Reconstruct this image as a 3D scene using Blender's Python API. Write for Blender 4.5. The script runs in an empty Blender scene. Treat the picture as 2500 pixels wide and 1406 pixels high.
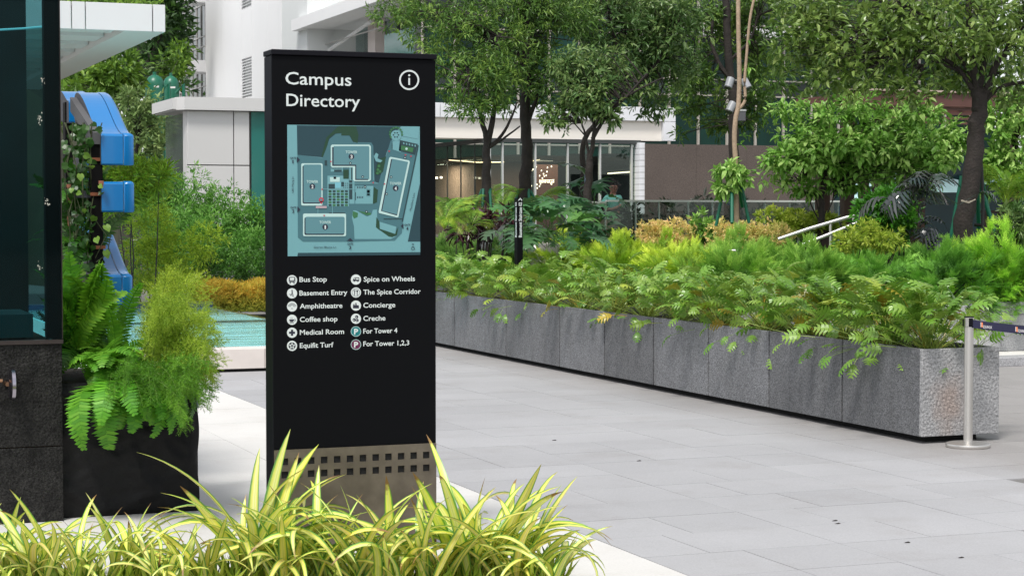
import bpy, bmesh, math, random
import numpy as np
from mathutils import Vector, Matrix, Euler

random.seed(7)
rng = np.random.default_rng(11)
S = bpy.context.scene
COL = S.collection
R = math.radians

# ------------------------------------------------------------------ camera
# the site axes are the world axes: X runs along the paving courses, Y away along the planter
EYE = 1.7
FOC = 4650.0            # focal length in pixels of a 2500 px wide frame
PITCH = math.atan(183 / FOC)
YAW = math.atan(1810 / FOC)
cam_data = bpy.data.cameras.new('camera')
cam_data.sensor_width = 36.0
cam_data.lens = 36.0 * FOC / 2500.0
cam_data.clip_start = 0.1
cam_data.clip_end = 2000.0
cam = bpy.data.objects.new('camera', cam_data)
COL.objects.link(cam)
cam.location = (0, 0, EYE)
cam.rotation_euler = (math.pi / 2 - PITCH, 0, -YAW)
S.camera = cam
CM = np.array(Euler(cam.rotation_euler).to_matrix())
FWD = np.array([math.sin(YAW), math.cos(YAW), 0.0])
RGT = np.array([math.cos(YAW), -math.sin(YAW), 0.0])

# ------------------------------------------------------------------ light
SUN_EL, SUN_AZ = R(60), R(222)      # azimuth clockwise from +Y
world = bpy.data.worlds.new('World')
S.world = world
world.use_nodes = True
wn = world.node_tree.nodes
bg = wn['Background']
sky = wn.new('ShaderNodeTexSky')
sky.sky_type = 'NISHITA'
sky.sun_disc = False
sky.sun_elevation = SUN_EL
sky.sun_rotation = SUN_AZ
sky.air_density = 1.0
sky.dust_density = 1.6
sky.ozone_density = 1.0
hsv = wn.new('ShaderNodeHueSaturation')       # thin cloud: the sky keeps its shape, loses most of its blue
hsv.inputs['Saturation'].default_value = 0.22
world.node_tree.links.new(sky.outputs[0], hsv.inputs['Color'])
world.node_tree.links.new(hsv.outputs[0], bg.inputs[0])
bg.inputs[1].default_value = 0.13
sd = bpy.data.lights.new('sun', 'SUN')
sd.energy = 2.0
sd.angle = R(13)
sd.color = (1.0, 0.96, 0.90)
sun = bpy.data.objects.new('sun', sd)
COL.objects.link(sun)
sdir = Vector((math.sin(SUN_AZ) * math.cos(SUN_EL), math.cos(SUN_AZ) * math.cos(SUN_EL), math.sin(SUN_EL)))
sun.rotation_euler = sdir.to_track_quat('Z', 'Y').to_euler()
S.view_settings.view_transform = 'Standard'
S.view_settings.look = 'None'
S.view_settings.exposure = 0.70
S.view_settings.gamma = 1.0
S.view_settings.use_curve_mapping = False
S.render.engine = 'CYCLES'
S.cycles.max_bounces = 8
S.cycles.transparent_max_bounces = 16
S.cycles.use_denoising = True
S.cycles.denoiser = 'OPENIMAGEDENOISE'
S.cycles.denoising_prefilter = 'NONE'
S.cycles.denoising_input_passes = 'RGB_ALBEDO_NORMAL'
S.cycles.denoising_quality = 'HIGH'

# ------------------------------------------------------------------ helpers
def ray(px, py):
    return CM @ np.array([px - 1250.0, -(py - 703.0), -FOC])

def hit(px, py, X=None, Y=None, Z=None):
    """where the line of sight through photo pixel (px, py) meets a site plane"""
    d = ray(px, py)
    if X is not None: t = X / d[0]
    elif Y is not None: t = Y / d[1]
    else: t = (Z - EYE) / d[2]
    return np.array([0, 0, EYE]) + d * t

def at(px, py, D):
    d = ray(px, py)
    return np.array([0, 0, EYE]) + d * (D / (d @ FWD))

def proj(p):
    q = CM.T @ (np.asarray(p, float) - np.array([0, 0, EYE]))
    return 1250 + FOC * q[0] / -q[2], 703 - FOC * q[1] / -q[2]

def pxm(D):
    return D / FOC

def tag(o, label=None, cat=None, group=None, kind=None):
    if label: o['label'] = label
    if cat: o['category'] = cat
    if group: o['group'] = group
    if kind: o['kind'] = kind
    return o

def thing(name, label, cat, loc=(0, 0, 0), group=None, rotz=0.0):
    o = bpy.data.objects.new(name, None)
    o.empty_display_size = 0.2
    COL.objects.link(o)
    o.location = tuple(float(v) for v in loc)
    o.rotation_euler = (0, 0, rotz)
    return tag(o, label, cat, group)

WORLD0 = {}
def wloc(o):
    p = Vector((0, 0, 0))
    while o is not None:
        p = p + o.location
        o = o.parent
    return p

def link(name, me, parent=None, loc=None, rot=None, scale=None):
    o = bpy.data.objects.new(name, me)
    COL.objects.link(o)
    if parent is not None: o.parent = parent
    if loc is not None: o.location = tuple(float(v) for v in loc)
    if rot is not None: o.rotation_euler = rot
    if scale is not None: o.scale = (scale,) * 3 if not hasattr(scale, '__len__') else scale
    return o

def np_mesh(name, V, F, mat=None, v=None, uv=None, smooth=False):
    """V (n,3), F list/array of equal-size faces or list of mixed faces"""
    me = bpy.data.meshes.new(name)
    V = np.asarray(V, np.float32)
    if isinstance(F, np.ndarray):
        k = F.shape[1]
        tot = np.full(len(F), k, np.int32)
        flat = F.astype(np.int32).ravel()
    else:
        tot = np.array([len(f) for f in F], np.int32)
        flat = np.array([i for f in F for i in f], np.int32)
    me.vertices.add(len(V)); me.vertices.foreach_set('co', V.ravel())
    me.loops.add(len(flat)); me.loops.foreach_set('vertex_index', flat)
    me.polygons.add(len(tot))
    st = np.concatenate([[0], np.cumsum(tot)[:-1]]).astype(np.int32)
    me.polygons.foreach_set('loop_start', st)
    me.polygons.foreach_set('use_smooth', np.full(len(tot), bool(smooth)))
    me.update(calc_edges=True)
    if v is not None:
        a = me.attributes.new('v', 'FLOAT', 'POINT')
        a.data.foreach_set('value', np.asarray(v, np.float32))
    if uv is not None:
        l = me.uv_layers.new(name='UVMap')
        l.data.foreach_set('uv', np.asarray(uv, np.float32)[flat].ravel())
    if mat: me.materials.append(mat)
    return me

class MB:
    """collects boxes, tubes and polygons in world coordinates, links them as ONE mesh object"""
    def __init__(s): s.V = []; s.F = []; s.M = []
    def add(s, V, F, m=0):
        n = len(s.V)
        s.V += [tuple(float(c) for c in p) for p in V]
        s.F += [tuple(n + i for i in f) for f in F]
        s.M += [m] * len(F)
        return s
    def box(s, a, b, m=0):
        x0, y0, z0 = [min(a[i], b[i]) for i in range(3)]
        x1, y1, z1 = [max(a[i], b[i]) for i in range(3)]
        V = [(x0, y0, z0), (x1, y0, z0), (x1, y1, z0), (x0, y1, z0), (x0, y0, z1), (x1, y0, z1), (x1, y1, z1), (x0, y1, z1)]
        return s.add(V, [(0, 3, 2, 1), (4, 5, 6, 7), (0, 1, 5, 4), (1, 2, 6, 5), (2, 3, 7, 6), (3, 0, 4, 7)], m)
    def tube(s, P, rad, n=8, m=0, cap=True):
        P = [np.asarray(p, float) for p in P]
        if not hasattr(rad, '__len__'): rad = [rad] * len(P)
        rings = []
        ref = None
        for i, p in enumerate(P):
            d = P[min(i + 1, len(P) - 1)] - P[max(i - 1, 0)]
            d = d / (np.linalg.norm(d) + 1e-9)
            if ref is None:
                ref = np.array([0, 0, 1.0]) if abs(d[2]) < .9 else np.array([1.0, 0, 0])
            u = np.cross(d, ref); u /= np.linalg.norm(u) + 1e-9
            w = np.cross(d, u); ref = -w if False else ref
            rings.append([p + rad[i] * (math.cos(2 * math.pi * k / n) * u + math.sin(2 * math.pi * k / n) * w) for k in range(n)])
        V = [q for r in rings for q in r]
        F = []
        for i in range(len(P) - 1):
            for k in range(n):
                F.append((i * n + k, i * n + (k + 1) % n, (i + 1) * n + (k + 1) % n, (i + 1) * n + k))
        if cap:
            F.append(tuple(range(n))[::-1]); F.append(tuple((len(P) - 1) * n + k for k in range(n)))
        return s.add(V, F, m)
    def prism(s, poly, axis, a, b, m=0, ms=None):
        """poly 2-D outline in the two axes left, extruded along axis from a to b"""
        n = len(poly)
        def mk(p, t):
            if axis == 'X': return (t, p[0], p[1])
            if axis == 'Y': return (p[0], t, p[1])
            return (p[0], p[1], t)
        V = [mk(p, a) for p in poly] + [mk(p, b) for p in poly]
        s.add(V, [tuple(range(n))[::-1], tuple(range(n, 2 * n))], m if ms is None else ms)
        k = len(s.V) - 2 * n
        for i in range(n):
            s.F.append((k + i, k + (i + 1) % n, k + n + (i + 1) % n, k + n + i)); s.M.append(m)
        return s
    def build(s, name, mats, parent=None, smooth=False, bevel=0.0, seg=2):
        if not isinstance(mats, (list, tuple)): mats = [mats]
        off = wloc(parent) if parent is not None else Vector((0, 0, 0))
        V = np.array(s.V, float)
        own = None
        if parent is None:
            c = np.array([(V[:, 0].min() + V[:, 0].max()) / 2, (V[:, 1].min() + V[:, 1].max()) / 2, V[:, 2].min()])
            V = V - c; own = c
        else:
            V = V - np.array(off)
        me = np_mesh(name, V, s.F)
        for mm in mats: me.materials.append(mm)
        me.polygons.foreach_set('material_index', np.array(s.M, np.int32))
        bm = bmesh.new(); bm.from_mesh(me)
        bmesh.ops.recalc_face_normals(bm, faces=bm.faces)
        bm.to_mesh(me); bm.free()
        if smooth:
            me.polygons.foreach_set('use_smooth', np.ones(len(me.polygons), bool))
        o = link(name, me, parent, own)
        if smooth:
            try: me.set_sharp_from_angle(angle=R(40))
            except Exception: pass
        if bevel:
            b = o.modifiers.new('bevel', 'BEVEL'); b.width = bevel; b.segments = seg; b.limit_method = 'ANGLE'; b.angle_limit = R(40)
        return o

def box(name, a, b, mat, parent=None, **k):
    return MB().box(a, b).build(name, mat, parent, **k)

def copy_thing(src, loc=None, rotz=None, scale=None, label=None, color=None):
    c = src.copy(); COL.objects.link(c)
    if loc is not None: c.location = tuple(float(v) for v in loc)
    if rotz is not None: c.rotation_euler = (0, 0, rotz)
    if scale is not None: c.scale = scale if hasattr(scale, '__len__') else (scale,) * 3
    if label: c['label'] = label
    for ch in list(src.children):
        d = ch.copy(); COL.objects.link(d); d.parent = c
        if color is not None: d.color = color
        for g in list(ch.children):
            e = g.copy(); COL.objects.link(e); e.parent = d
            if color is not None: e.color = color
    return c

# ------------------------------------------------------------------ materials
MATS = {}
def mat(name, col, rough=0.6, metal=0.0, spec=0.5, var=0.0, vscale=3.0, bump=0.0, bscale=60.0, col2=None, speck=0.0, sscale=300.0, objvar=0.0, coat=0.0, emit=None, estr=0.0, ior=None):
    if name in MATS: return MATS[name]
    m = bpy.data.materials.new(name); m.use_nodes = True
    nt = m.node_tree; N = nt.nodes; L = nt.links
    p = N['Principled BSDF']
    p.inputs['Roughness'].default_value = rough
    p.inputs['Metallic'].default_value = metal
    p.inputs['Specular IOR Level'].default_value = spec
    if ior: p.inputs['IOR'].default_value = ior
    if coat: p.inputs['Coat Weight'].default_value = coat
    c = (*col, 1)
    p.inputs['Base Color'].default_value = c
    if emit:
        p.inputs['Emission Color'].default_value = (*emit, 1); p.inputs['Emission Strength'].default_value = estr
    geo = N.new('ShaderNodeNewGeometry')
    cur = None
    if var or col2:
        n = N.new('ShaderNodeTexNoise'); n.inputs['Scale'].default_value = vscale; n.inputs['Detail'].default_value = 6
        n.inputs['Roughness'].default_value = .6
        L.new(geo.outputs['Position'], n.inputs['Vector'])
        r = N.new('ShaderNodeValToRGB')
        r.color_ramp.elements[0].position = .3; r.color_ramp.elements[1].position = .7
        c2 = col2 if col2 else tuple(x * (1 - var) for x in col)
        r.color_ramp.elements[0].color = (*c2, 1)
        r.color_ramp.elements[1].color = (*(tuple(min(1, x * (1 + var * .5)) for x in col)), 1)
        L.new(n.outputs['Fac'], r.inputs['Fac']); cur = r.outputs['Color']
    if speck:
        n = N.new('ShaderNodeTexNoise'); n.inputs['Scale'].default_value = sscale; n.inputs['Detail'].default_value = 3
        L.new(geo.outputs['Position'], n.inputs['Vector'])
        mr = N.new('ShaderNodeMapRange'); mr.inputs['From Min'].default_value = .3; mr.inputs['From Max'].default_value = .7
        mr.inputs['To Min'].default_value = 1 - speck; mr.inputs['To Max'].default_value = 1 + speck
        L.new(n.outputs['Fac'], mr.inputs['Value'])
        mx = N.new('ShaderNodeMix'); mx.data_type = 'RGBA'; mx.blend_type = 'MULTIPLY'; mx.inputs['Factor'].default_value = 1
        if cur: L.new(cur, mx.inputs['A'])
        else: mx.inputs['A'].default_value = c
        L.new(mr.outputs['Result'], mx.inputs['B']); cur = mx.outputs['Result']
    if objvar:
        oi = N.new('ShaderNodeObjectInfo')
        mr = N.new('ShaderNodeMapRange'); mr.inputs['To Min'].default_value = 1 - objvar; mr.inputs['To Max'].default_value = 1 + objvar
        L.new(oi.outputs['Random'], mr.inputs['Value'])
        mx = N.new('ShaderNodeMix'); mx.data_type = 'RGBA'; mx.blend_type = 'MULTIPLY'; mx.inputs['Factor'].default_value = 1
        if cur: L.new(cur, mx.inputs['A'])
        else: mx.inputs['A'].default_value = c
        L.new(mr.outputs['Result'], mx.inputs['B']); cur = mx.outputs['Result']
    if cur: L.new(cur, p.inputs['Base Color'])
    if bump:
        n = N.new('ShaderNodeTexNoise'); n.inputs['Scale'].default_value = bscale; n.inputs['Detail'].default_value = 5
        L.new(geo.outputs['Position'], n.inputs['Vector'])
        b = N.new('ShaderNodeBump'); b.inputs['Strength'].default_value = bump; b.inputs['Distance'].default_value = .02
        L.new(n.outputs['Fac'], b.inputs['Height']); L.new(b.outputs[0], p.inputs['Normal'])
    MATS[name] = m
    return m

def leafmat(name, c0, c1, c2, rough=0.45, trans=0.3, spec=0.4, stripe=None):
    """leaf colours spread by the per-leaf value v; tinted by the object colour; some light passes through"""
    if name in MATS: return MATS[name]
    m = bpy.data.materials.new(name); m.use_nodes = True
    nt = m.node_tree; N = nt.nodes; L = nt.links
    p = N['Principled BSDF']
    p.inputs['Roughness'].default_value = rough
    p.inputs['Specular IOR Level'].default_value = spec
    oi = N.new('ShaderNodeObjectInfo')
    r = N.new('ShaderNodeValToRGB'); e = r.color_ramp.elements
    e[0].position = 0; e[0].color = (*c0, 1); e[1].position = 1; e[1].color = (*c2, 1)
    k = e.new(.5); k.color = (*c1, 1)
    a = N.new('ShaderNodeAttribute'); a.attribute_name = 'v'
    if stripe:
        uv = N.new('ShaderNodeUVMap'); sp = N.new('ShaderNodeSeparateXYZ'); L.new(uv.outputs[0], sp.inputs[0])
        L.new(sp.outputs[0], r.inputs['Fac'])
        while len(e) > 1: e.remove(e[0])
        e[0].position = 0; e[0].color = (*stripe[0][1], 1)
        for pos, c in stripe[1:]:
            q = e.new(pos); q.color = (*c, 1)
    else:
        ad = N.new('ShaderNodeMath'); ad.operation = 'MULTIPLY_ADD'; ad.inputs[1].default_value = .3; L.new(oi.outputs['Random'], ad.inputs[0])
        sb = N.new('ShaderNodeMath'); sb.operation = 'MULTIPLY_ADD'; sb.inputs[1].default_value = .85; L.new(a.outputs['Fac'], sb.inputs[0])
        sb.inputs[2].default_value = -0.07; L.new(sb.outputs[0], ad.inputs[2])
        L.new(ad.outputs[0], r.inputs['Fac'])
    mx = N.new('ShaderNodeMix'); mx.data_type = 'RGBA'; mx.blend_type = 'MULTIPLY'; mx.inputs['Factor'].default_value = 1
    L.new(r.outputs['Color'], mx.inputs['A']); L.new(oi.outputs['Color'], mx.inputs['B'])
    col = mx.outputs['Result']
    if stripe:
        mr = N.new('ShaderNodeMapRange'); mr.inputs['To Min'].default_value = .72; mr.inputs['To Max'].default_value = 1.12
        L.new(oi.outputs['Random'], mr.inputs['Value'])
        m2 = N.new('ShaderNodeMix'); m2.data_type = 'RGBA'; m2.blend_type = 'MULTIPLY'; m2.inputs['Factor'].default_value = 1
        L.new(col, m2.inputs['A']); L.new(mr.outputs['Result'], m2.inputs['B']); col = m2.outputs['Result']
        ns = N.new('ShaderNodeTexNoise'); ns.inputs['Scale'].default_value = 25; tcn = N.new('ShaderNodeTexCoord'); L.new(tcn.outputs['Object'], ns.inputs['Vector'])
        t1 = N.new('ShaderNodeMath'); t1.operation = 'MULTIPLY_ADD'; t1.inputs[1].default_value = .16; L.new(ns.outputs[0], t1.inputs[0]); L.new(sp.outputs[1], t1.inputs[2])
        t2 = N.new('ShaderNodeMath'); t2.operation = 'MULTIPLY_ADD'; t2.inputs[1].default_value = .22; L.new(oi.outputs['Random'], t2.inputs[0]); L.new(t1.outputs[0], t2.inputs[2])
        t3 = N.new('ShaderNodeMapRange'); t3.inputs['From Min'].default_value = 1.12; t3.inputs['From Max'].default_value = 1.2; L.new(t2.outputs[0], t3.inputs['Value'])
        m3 = N.new('ShaderNodeMix'); m3.data_type = 'RGBA'; L.new(t3.outputs[0], m3.inputs['Factor']); L.new(col, m3.inputs['A']); m3.inputs['B'].default_value = (.30, .17, .06, 1); col = m3.outputs['Result']
    L.new(col, p.inputs['Base Color'])
    t = N.new('ShaderNodeBsdfTranslucent'); L.new(col, t.inputs['Color'])
    ms = N.new('ShaderNodeMixShader'); ms.inputs[0].default_value = trans
    L.new(p.outputs[0], ms.inputs[1]); L.new(t.outputs[0], ms.inputs[2])
    L.new(ms.outputs[0], N['Material Output'].inputs['Surface'])
    MATS[name] = m
    return m

def glassmat(name, tint=(.85, .95, .92), alpha=0.25, rough=0.02, ior=1.45, spec=.5):
    """thin architectural glass: a tinted see-through sheet with a real gloss"""
    if name in MATS: return MATS[name]
    m = bpy.data.materials.new(name); m.use_nodes = True
    nt = m.node_tree; N = nt.nodes; L = nt.links
    N.remove(N['Principled BSDF'])
    tr = N.new('ShaderNodeBsdfTransparent'); tr.inputs[0].default_value = (*tint, 1)
    gl = N.new('ShaderNodeBsdfGlossy'); gl.inputs['Roughness'].default_value = rough; gl.inputs['Color'].default_value = (.9, 1, .97, 1)
    fr = N.new('ShaderNodeFresnel'); fr.inputs[0].default_value = ior
    gg = N.new('ShaderNodeNewGeometry'); ir = N.new('ShaderNodeMapRange')      # same gloss on both faces of a sheet
    ir.inputs['To Min'].default_value = ior; ir.inputs['To Max'].default_value = 1 / ior
    L.new(gg.outputs['Backfacing'], ir.inputs['Value']); L.new(ir.outputs[0], fr.inputs[0])
    mu = N.new('ShaderNodeMath'); mu.operation = 'MULTIPLY_ADD'; mu.inputs[1].default_value = 1.0; mu.inputs[2].default_value = alpha
    L.new(fr.outputs[0], mu.inputs[0])
    ms = N.new('ShaderNodeMixShader'); L.new(mu.outputs[0], ms.inputs[0]); L.new(tr.outputs[0], ms.inputs[1]); L.new(gl.outputs[0], ms.inputs[2])
    L.new(ms.outputs[0], N['Material Output'].inputs['Surface'])
    MATS[name] = m
    return m

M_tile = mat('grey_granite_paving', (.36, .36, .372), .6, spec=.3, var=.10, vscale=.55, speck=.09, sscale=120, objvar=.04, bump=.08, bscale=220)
M_pale = mat('pale_granite_paving', (.60, .59, .57), .6, spec=.3, var=.1, vscale=.7, speck=.05, sscale=90, objvar=.02)
M_joint = mat('paving_joint', (.15, .145, .14), .9)
M_black = mat('sign_black', (.0042, .0045, .0055), .6, spec=.06, bump=.02, bscale=300)
M_blackedge = mat('sign_black_edge', (.006, .006, .009), .5, spec=.12)
M_white = mat('sign_white', (.62, .67, .66), .6)
M_steel = mat('brushed_steel_panel', (.20, .17, .135), .42, metal=.8, var=.3, vscale=8, bump=.03, bscale=400)
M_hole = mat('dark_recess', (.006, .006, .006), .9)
M_granite = mat('grey_granite', (.150, .153, .162), .62, spec=.4, var=.2, vscale=1.6, speck=.5, sscale=85, objvar=.17, bump=.5, bscale=75)
M_soil = mat('soil', (.035, .024, .016), .95, var=.5, vscale=20, bump=.8, bscale=40)
M_stain = mat('stainless', (.62, .60, .57), .33, metal=.9, bump=.02, bscale=600)
M_navy = mat('navy_webbing', (.012, .012, .045), .7)
# ================================================================== SETTING
ground = MB().add([(-400, -60, -.03), (400, -60, -.03), (400, 700, -.03), (-400, 700, -.03)], [(0, 1, 2, 3)]).build('ground', mat('ground_grey', (.42, .42, .41), .8, var=.1))
tag(ground, kind='structure')

XP = hit(2250, 1085, Z=0)[0]            # long face of the stone planter
YC = hit(2250, 1085, Z=0)[1]            # its near end
XB = hit(1680, 1406, Z=0)[0]            # border between pale and grey paving
pave = MB().box((-6, 1, -.025), (18, 60, -.006)).build('pavement', M_joint)
tag(pave, kind='structure')
def tri_in_view(cx, cy):
    x, y = proj((cx, cy, 0))
    d = np.array([cx, cy, 0]) @ FWD
    return d > 3 and -150 < x < 2650 and 760 < y < 1480
# dirt that has gathered along the foot of the planter, and faint blotches over the whole paving
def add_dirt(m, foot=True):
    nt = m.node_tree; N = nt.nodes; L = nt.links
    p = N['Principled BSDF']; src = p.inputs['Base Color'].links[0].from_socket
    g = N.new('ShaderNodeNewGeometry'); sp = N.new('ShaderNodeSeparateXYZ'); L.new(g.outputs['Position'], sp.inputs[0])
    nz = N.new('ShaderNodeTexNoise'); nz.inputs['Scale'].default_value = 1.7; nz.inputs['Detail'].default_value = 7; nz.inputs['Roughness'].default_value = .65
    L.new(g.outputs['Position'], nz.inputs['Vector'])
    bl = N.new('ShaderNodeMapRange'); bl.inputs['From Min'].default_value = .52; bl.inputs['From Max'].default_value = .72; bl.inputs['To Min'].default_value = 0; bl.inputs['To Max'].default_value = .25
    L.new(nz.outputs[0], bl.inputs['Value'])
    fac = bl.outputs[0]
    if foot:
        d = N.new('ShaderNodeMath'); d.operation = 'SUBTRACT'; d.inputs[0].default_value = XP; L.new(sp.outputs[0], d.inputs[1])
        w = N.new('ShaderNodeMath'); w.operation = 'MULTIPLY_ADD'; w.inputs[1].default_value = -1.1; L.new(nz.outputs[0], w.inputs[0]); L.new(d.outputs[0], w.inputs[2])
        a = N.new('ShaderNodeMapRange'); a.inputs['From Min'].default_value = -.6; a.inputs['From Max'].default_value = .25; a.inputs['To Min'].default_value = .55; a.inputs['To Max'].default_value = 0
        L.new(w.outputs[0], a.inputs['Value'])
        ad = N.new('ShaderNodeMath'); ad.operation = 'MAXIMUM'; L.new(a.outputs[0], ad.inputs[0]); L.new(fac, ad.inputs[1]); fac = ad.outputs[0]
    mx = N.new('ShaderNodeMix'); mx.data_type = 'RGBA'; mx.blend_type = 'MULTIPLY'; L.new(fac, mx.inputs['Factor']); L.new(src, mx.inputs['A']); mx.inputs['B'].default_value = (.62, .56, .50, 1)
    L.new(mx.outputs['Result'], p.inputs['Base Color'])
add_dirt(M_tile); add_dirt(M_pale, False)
def add_streaks(m):
    nt = m.node_tree; N = nt.nodes; L = nt.links
    p = N['Principled BSDF']; src = p.inputs['Base Color'].links[0].from_socket
    g = N.new('ShaderNodeNewGeometry'); mp_ = N.new('ShaderNodeMapping'); mp_.inputs['Scale'].default_value = (5, 5, .55); L.new(g.outputs['Position'], mp_.inputs[0])
    nz = N.new('ShaderNodeTexNoise'); nz.inputs['Scale'].default_value = 1.6; nz.inputs['Detail'].default_value = 6; L.new(mp_.outputs[0], nz.inputs['Vector'])
    a = N.new('ShaderNodeMapRange'); a.inputs['From Min'].default_value = .50; a.inputs['From Max'].default_value = .68; a.inputs['To Min'].default_value = 0; a.inputs['To Max'].default_value = .28; L.new(nz.outputs[0], a.inputs['Value'])
    mx = N.new('ShaderNodeMix'); mx.data_type = 'RGBA'; mx.blend_type = 'MULTIPLY'; L.new(a.outputs[0], mx.inputs['Factor']); L.new(src, mx.inputs['A']); mx.inputs['B'].default_value = (.58, .57, .55, 1)
    L.new(mx.outputs['Result'], p.inputs['Base Color'])
add_streaks(M_granite)
tiles = []
ROW = .556
y0 = YC - 8 * ROW - .1
for r in range(46):
    ya = y0 + r * ROW
    x = XB + .004
    xs = [x]
    k = 0
    while x < 15.5:
        step = 1.112
        if random.random() < .5:
            xs.append(x + .556)
        elif random.random() < .25: xs.append(x + .37)
        x += step; xs.append(x)
    for a, b in zip(xs[:-1], xs[1:]):
        if a > XP + .75 and ya > 19.5: continue
        if tri_in_view((a + b) / 2, ya + .28): tiles.append((a, b, ya, ya + ROW, 0))
for r in range(24):
    ya = y0 + r * ROW * 2
    xs = [XB - k * .834 for k in range(0, 12)]
    off = .278 * (r % 3)
    for a, b in zip(xs[1:], xs[:-1]):
        if tri_in_view((a + b) / 2, ya + .5): tiles.append((a, b, ya, ya + ROW * 2, 1))
def tsize(t):
    d = np.array([(t[0] + t[1]) / 2, t[2], 0]) @ FWD
    return (t[1] - t[0]) * (t[3] - t[2]) / d ** 3
tiles.sort(key=tsize, reverse=True)
G = .0019
far = [MB(), MB()]
tile_meshes = {}
for i, (a, b, c, d, k) in enumerate(tiles):
    hz = random.uniform(-.0006, .0006)
    if i < 290:
        key = (round(b - a, 3), round(d - c, 3), k)
        if key not in tile_meshes:
            w, h = (b - a) / 2 - G, (d - c) / 2 - G
            q = MB().box((-w, -h, -.012), (w, h, 0))
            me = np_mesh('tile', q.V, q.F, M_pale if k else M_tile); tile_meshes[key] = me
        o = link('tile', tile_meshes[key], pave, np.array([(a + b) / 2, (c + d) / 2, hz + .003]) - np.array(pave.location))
    else:
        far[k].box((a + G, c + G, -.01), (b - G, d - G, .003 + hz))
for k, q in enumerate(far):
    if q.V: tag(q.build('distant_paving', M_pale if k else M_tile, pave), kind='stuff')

# ================================================================== DIRECTORY SIGN
YS = hit(866, 1345, Z=0)[1]
def sg(px, py, off=0.0): return hit(px, py, Y=YS - off)
xl, xr = sg(666, 700)[0], sg(1064.5, 700)[0]
zt = sg(860, 127)[2]
TH = .155
base = ((xl + xr) / 2, YS, 0)
sign = thing('directory_sign', 'tall black campus directory totem with teal map and steel foot behind the striped plants', 'sign', base)
zc = sg(860, 141)[2]
zs = sg(860, 1090)[2]
box('sign_body', (xl, YS + .006, 0.0), (xr, YS + TH, zc), M_blackedge, sign, bevel=.003)
box('top_cap', (xl - .004, YS - .012, zc + .002), (xr + .004, YS + TH + .004, zt), M_blackedge, sign, bevel=.004)
box('face_panel', (xl + .002, YS, zs + .002), (xr - .002, YS + .0055, zc - .001), M_black, sign)
# steel foot with two rows of square holes, built as a punched sheet
sq = []
x_first, x_last = sg(695, 1126)[0], sg(1040, 1111)[0]
hw = (sg(703, 1126)[0] - sg(686.5, 1126)[0]) / 2
hx = [x_first + (x_last - x_first) * i / 11 for i in range(12)]
hz_ = [sg(866, 1118.5)[2], sg(866, 1150)[2]]
xsb = sorted([xl + .001, xr - .001] + [x - hw for x in hx] + [x + hw for x in hx])
zsb = sorted([0.0, zs] + [z - hw for z in hz_] + [z + hw for z in hz_])
q = MB()
for i in range(len(xsb) - 1):
    for j in range(len(zsb) - 1):
        cx, cz = (xsb[i] + xsb[i + 1]) / 2, (zsb[j] + zsb[j + 1]) / 2
        if any(abs(cx - x) < hw * .9 for x in hx) and any(abs(cz - z) < hw * .9 for z in hz_):
            a0, a1, b0, b1 = xsb[i], xsb[i + 1], zsb[j], zsb[j + 1]
            f, g = YS - .004, YS + .0045
            q.add([(a0, f, b0), (a1, f, b0), (a1, f, b1), (a0, f, b1), (a0, g, b0), (a1, g, b0), (a1, g, b1), (a0, g, b1)],
                  [(0, 1, 5, 4), (1, 2, 6, 5), (2, 3, 7, 6), (3, 0, 4, 7)])
            continue
        q.add([(xsb[i], YS - .004, zsb[j]), (xsb[i + 1], YS - .004, zsb[j]), (xsb[i + 1], YS - .004, zsb[j + 1]), (xsb[i], YS - .004, zsb[j + 1])], [(0, 1, 2, 3)])
q.add([(xl + .001, YS - .004, zs), (xr - .001, YS - .004, zs), (xr - .001, YS + .001, zs), (xl + .001, YS + .001, zs)], [(0, 1, 2, 3)])
q.build('steel_foot', M_steel, sign)
box('hole_backing', (xl + .01, YS + .0046, zs - .2), (xr - .01, YS + .0056, zs - .005), M_hole, sign)

def text(name, s, px0, px1, py_base, Yf, m, parent, cap_px=None, off=0.0015, rot90=False, bold=.018, ext=.0004, plane='Y', spacing=1.0):
    """flat lettering: left edge px0, right edge px1, baseline py_base (photo pixels) on the sheet Y = Yf"""
    cu = bpy.data.curves.new(name, 'FONT'); cu.body = s; cu.size = 1; cu.offset = bold; cu.extrude = 0; cu.resolution_u = 3
    cu.space_character = spacing
    o = bpy.data.objects.new(name, cu); COL.objects.link(o)
    dg = bpy.context.evaluated_depsgraph_get()
    me = bpy.data.meshes.new_from_object(o.evaluated_get(dg))
    bpy.data.objects.remove(o); bpy.data.curves.remove(cu)
    V = np.zeros(len(me.vertices) * 3, np.float32); me.vertices.foreach_get('co', V); V = V.reshape(-1, 3)
    F = [tuple(p.vertices) for p in me.polygons]
    bpy.data.meshes.remove(me)
    a = hit(px0, py_base, Y=Yf - off); b = hit(px1, py_base, Y=Yf - off)
    w = V[:, 0].max() - V[:, 0].min(); h = .73
    if rot90:                     # reads upwards; px0..px1 = column, py_base = (bottom, top)
        pass
    sx = (b[0] - a[0]) / w
    sz = sx if cap_px is None else cap_px * (np.linalg.norm(a - [0, 0, EYE]) / FOC) / h
    P = np.zeros_like(V)
    P[:, 0] = a[0] + (V[:, 0] - V[:, 0].min()) * sx
    P[:, 2] = a[2] + V[:, 1] * sz
    P[:, 1] = Yf - off
    me = np_mesh(name, P - np.array(wloc(parent)), F, m)
    return link(name, me, parent)

def flat(name, pts, Yf, off, m, parent):
    """flat printed shape from photo-pixel outline on plane Y"""
    P = [hit(x, y, Y=Yf - off) for x, y in pts]
    return MB().add(P, [tuple(range(len(P)))]).build(name, m, parent)

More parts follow.
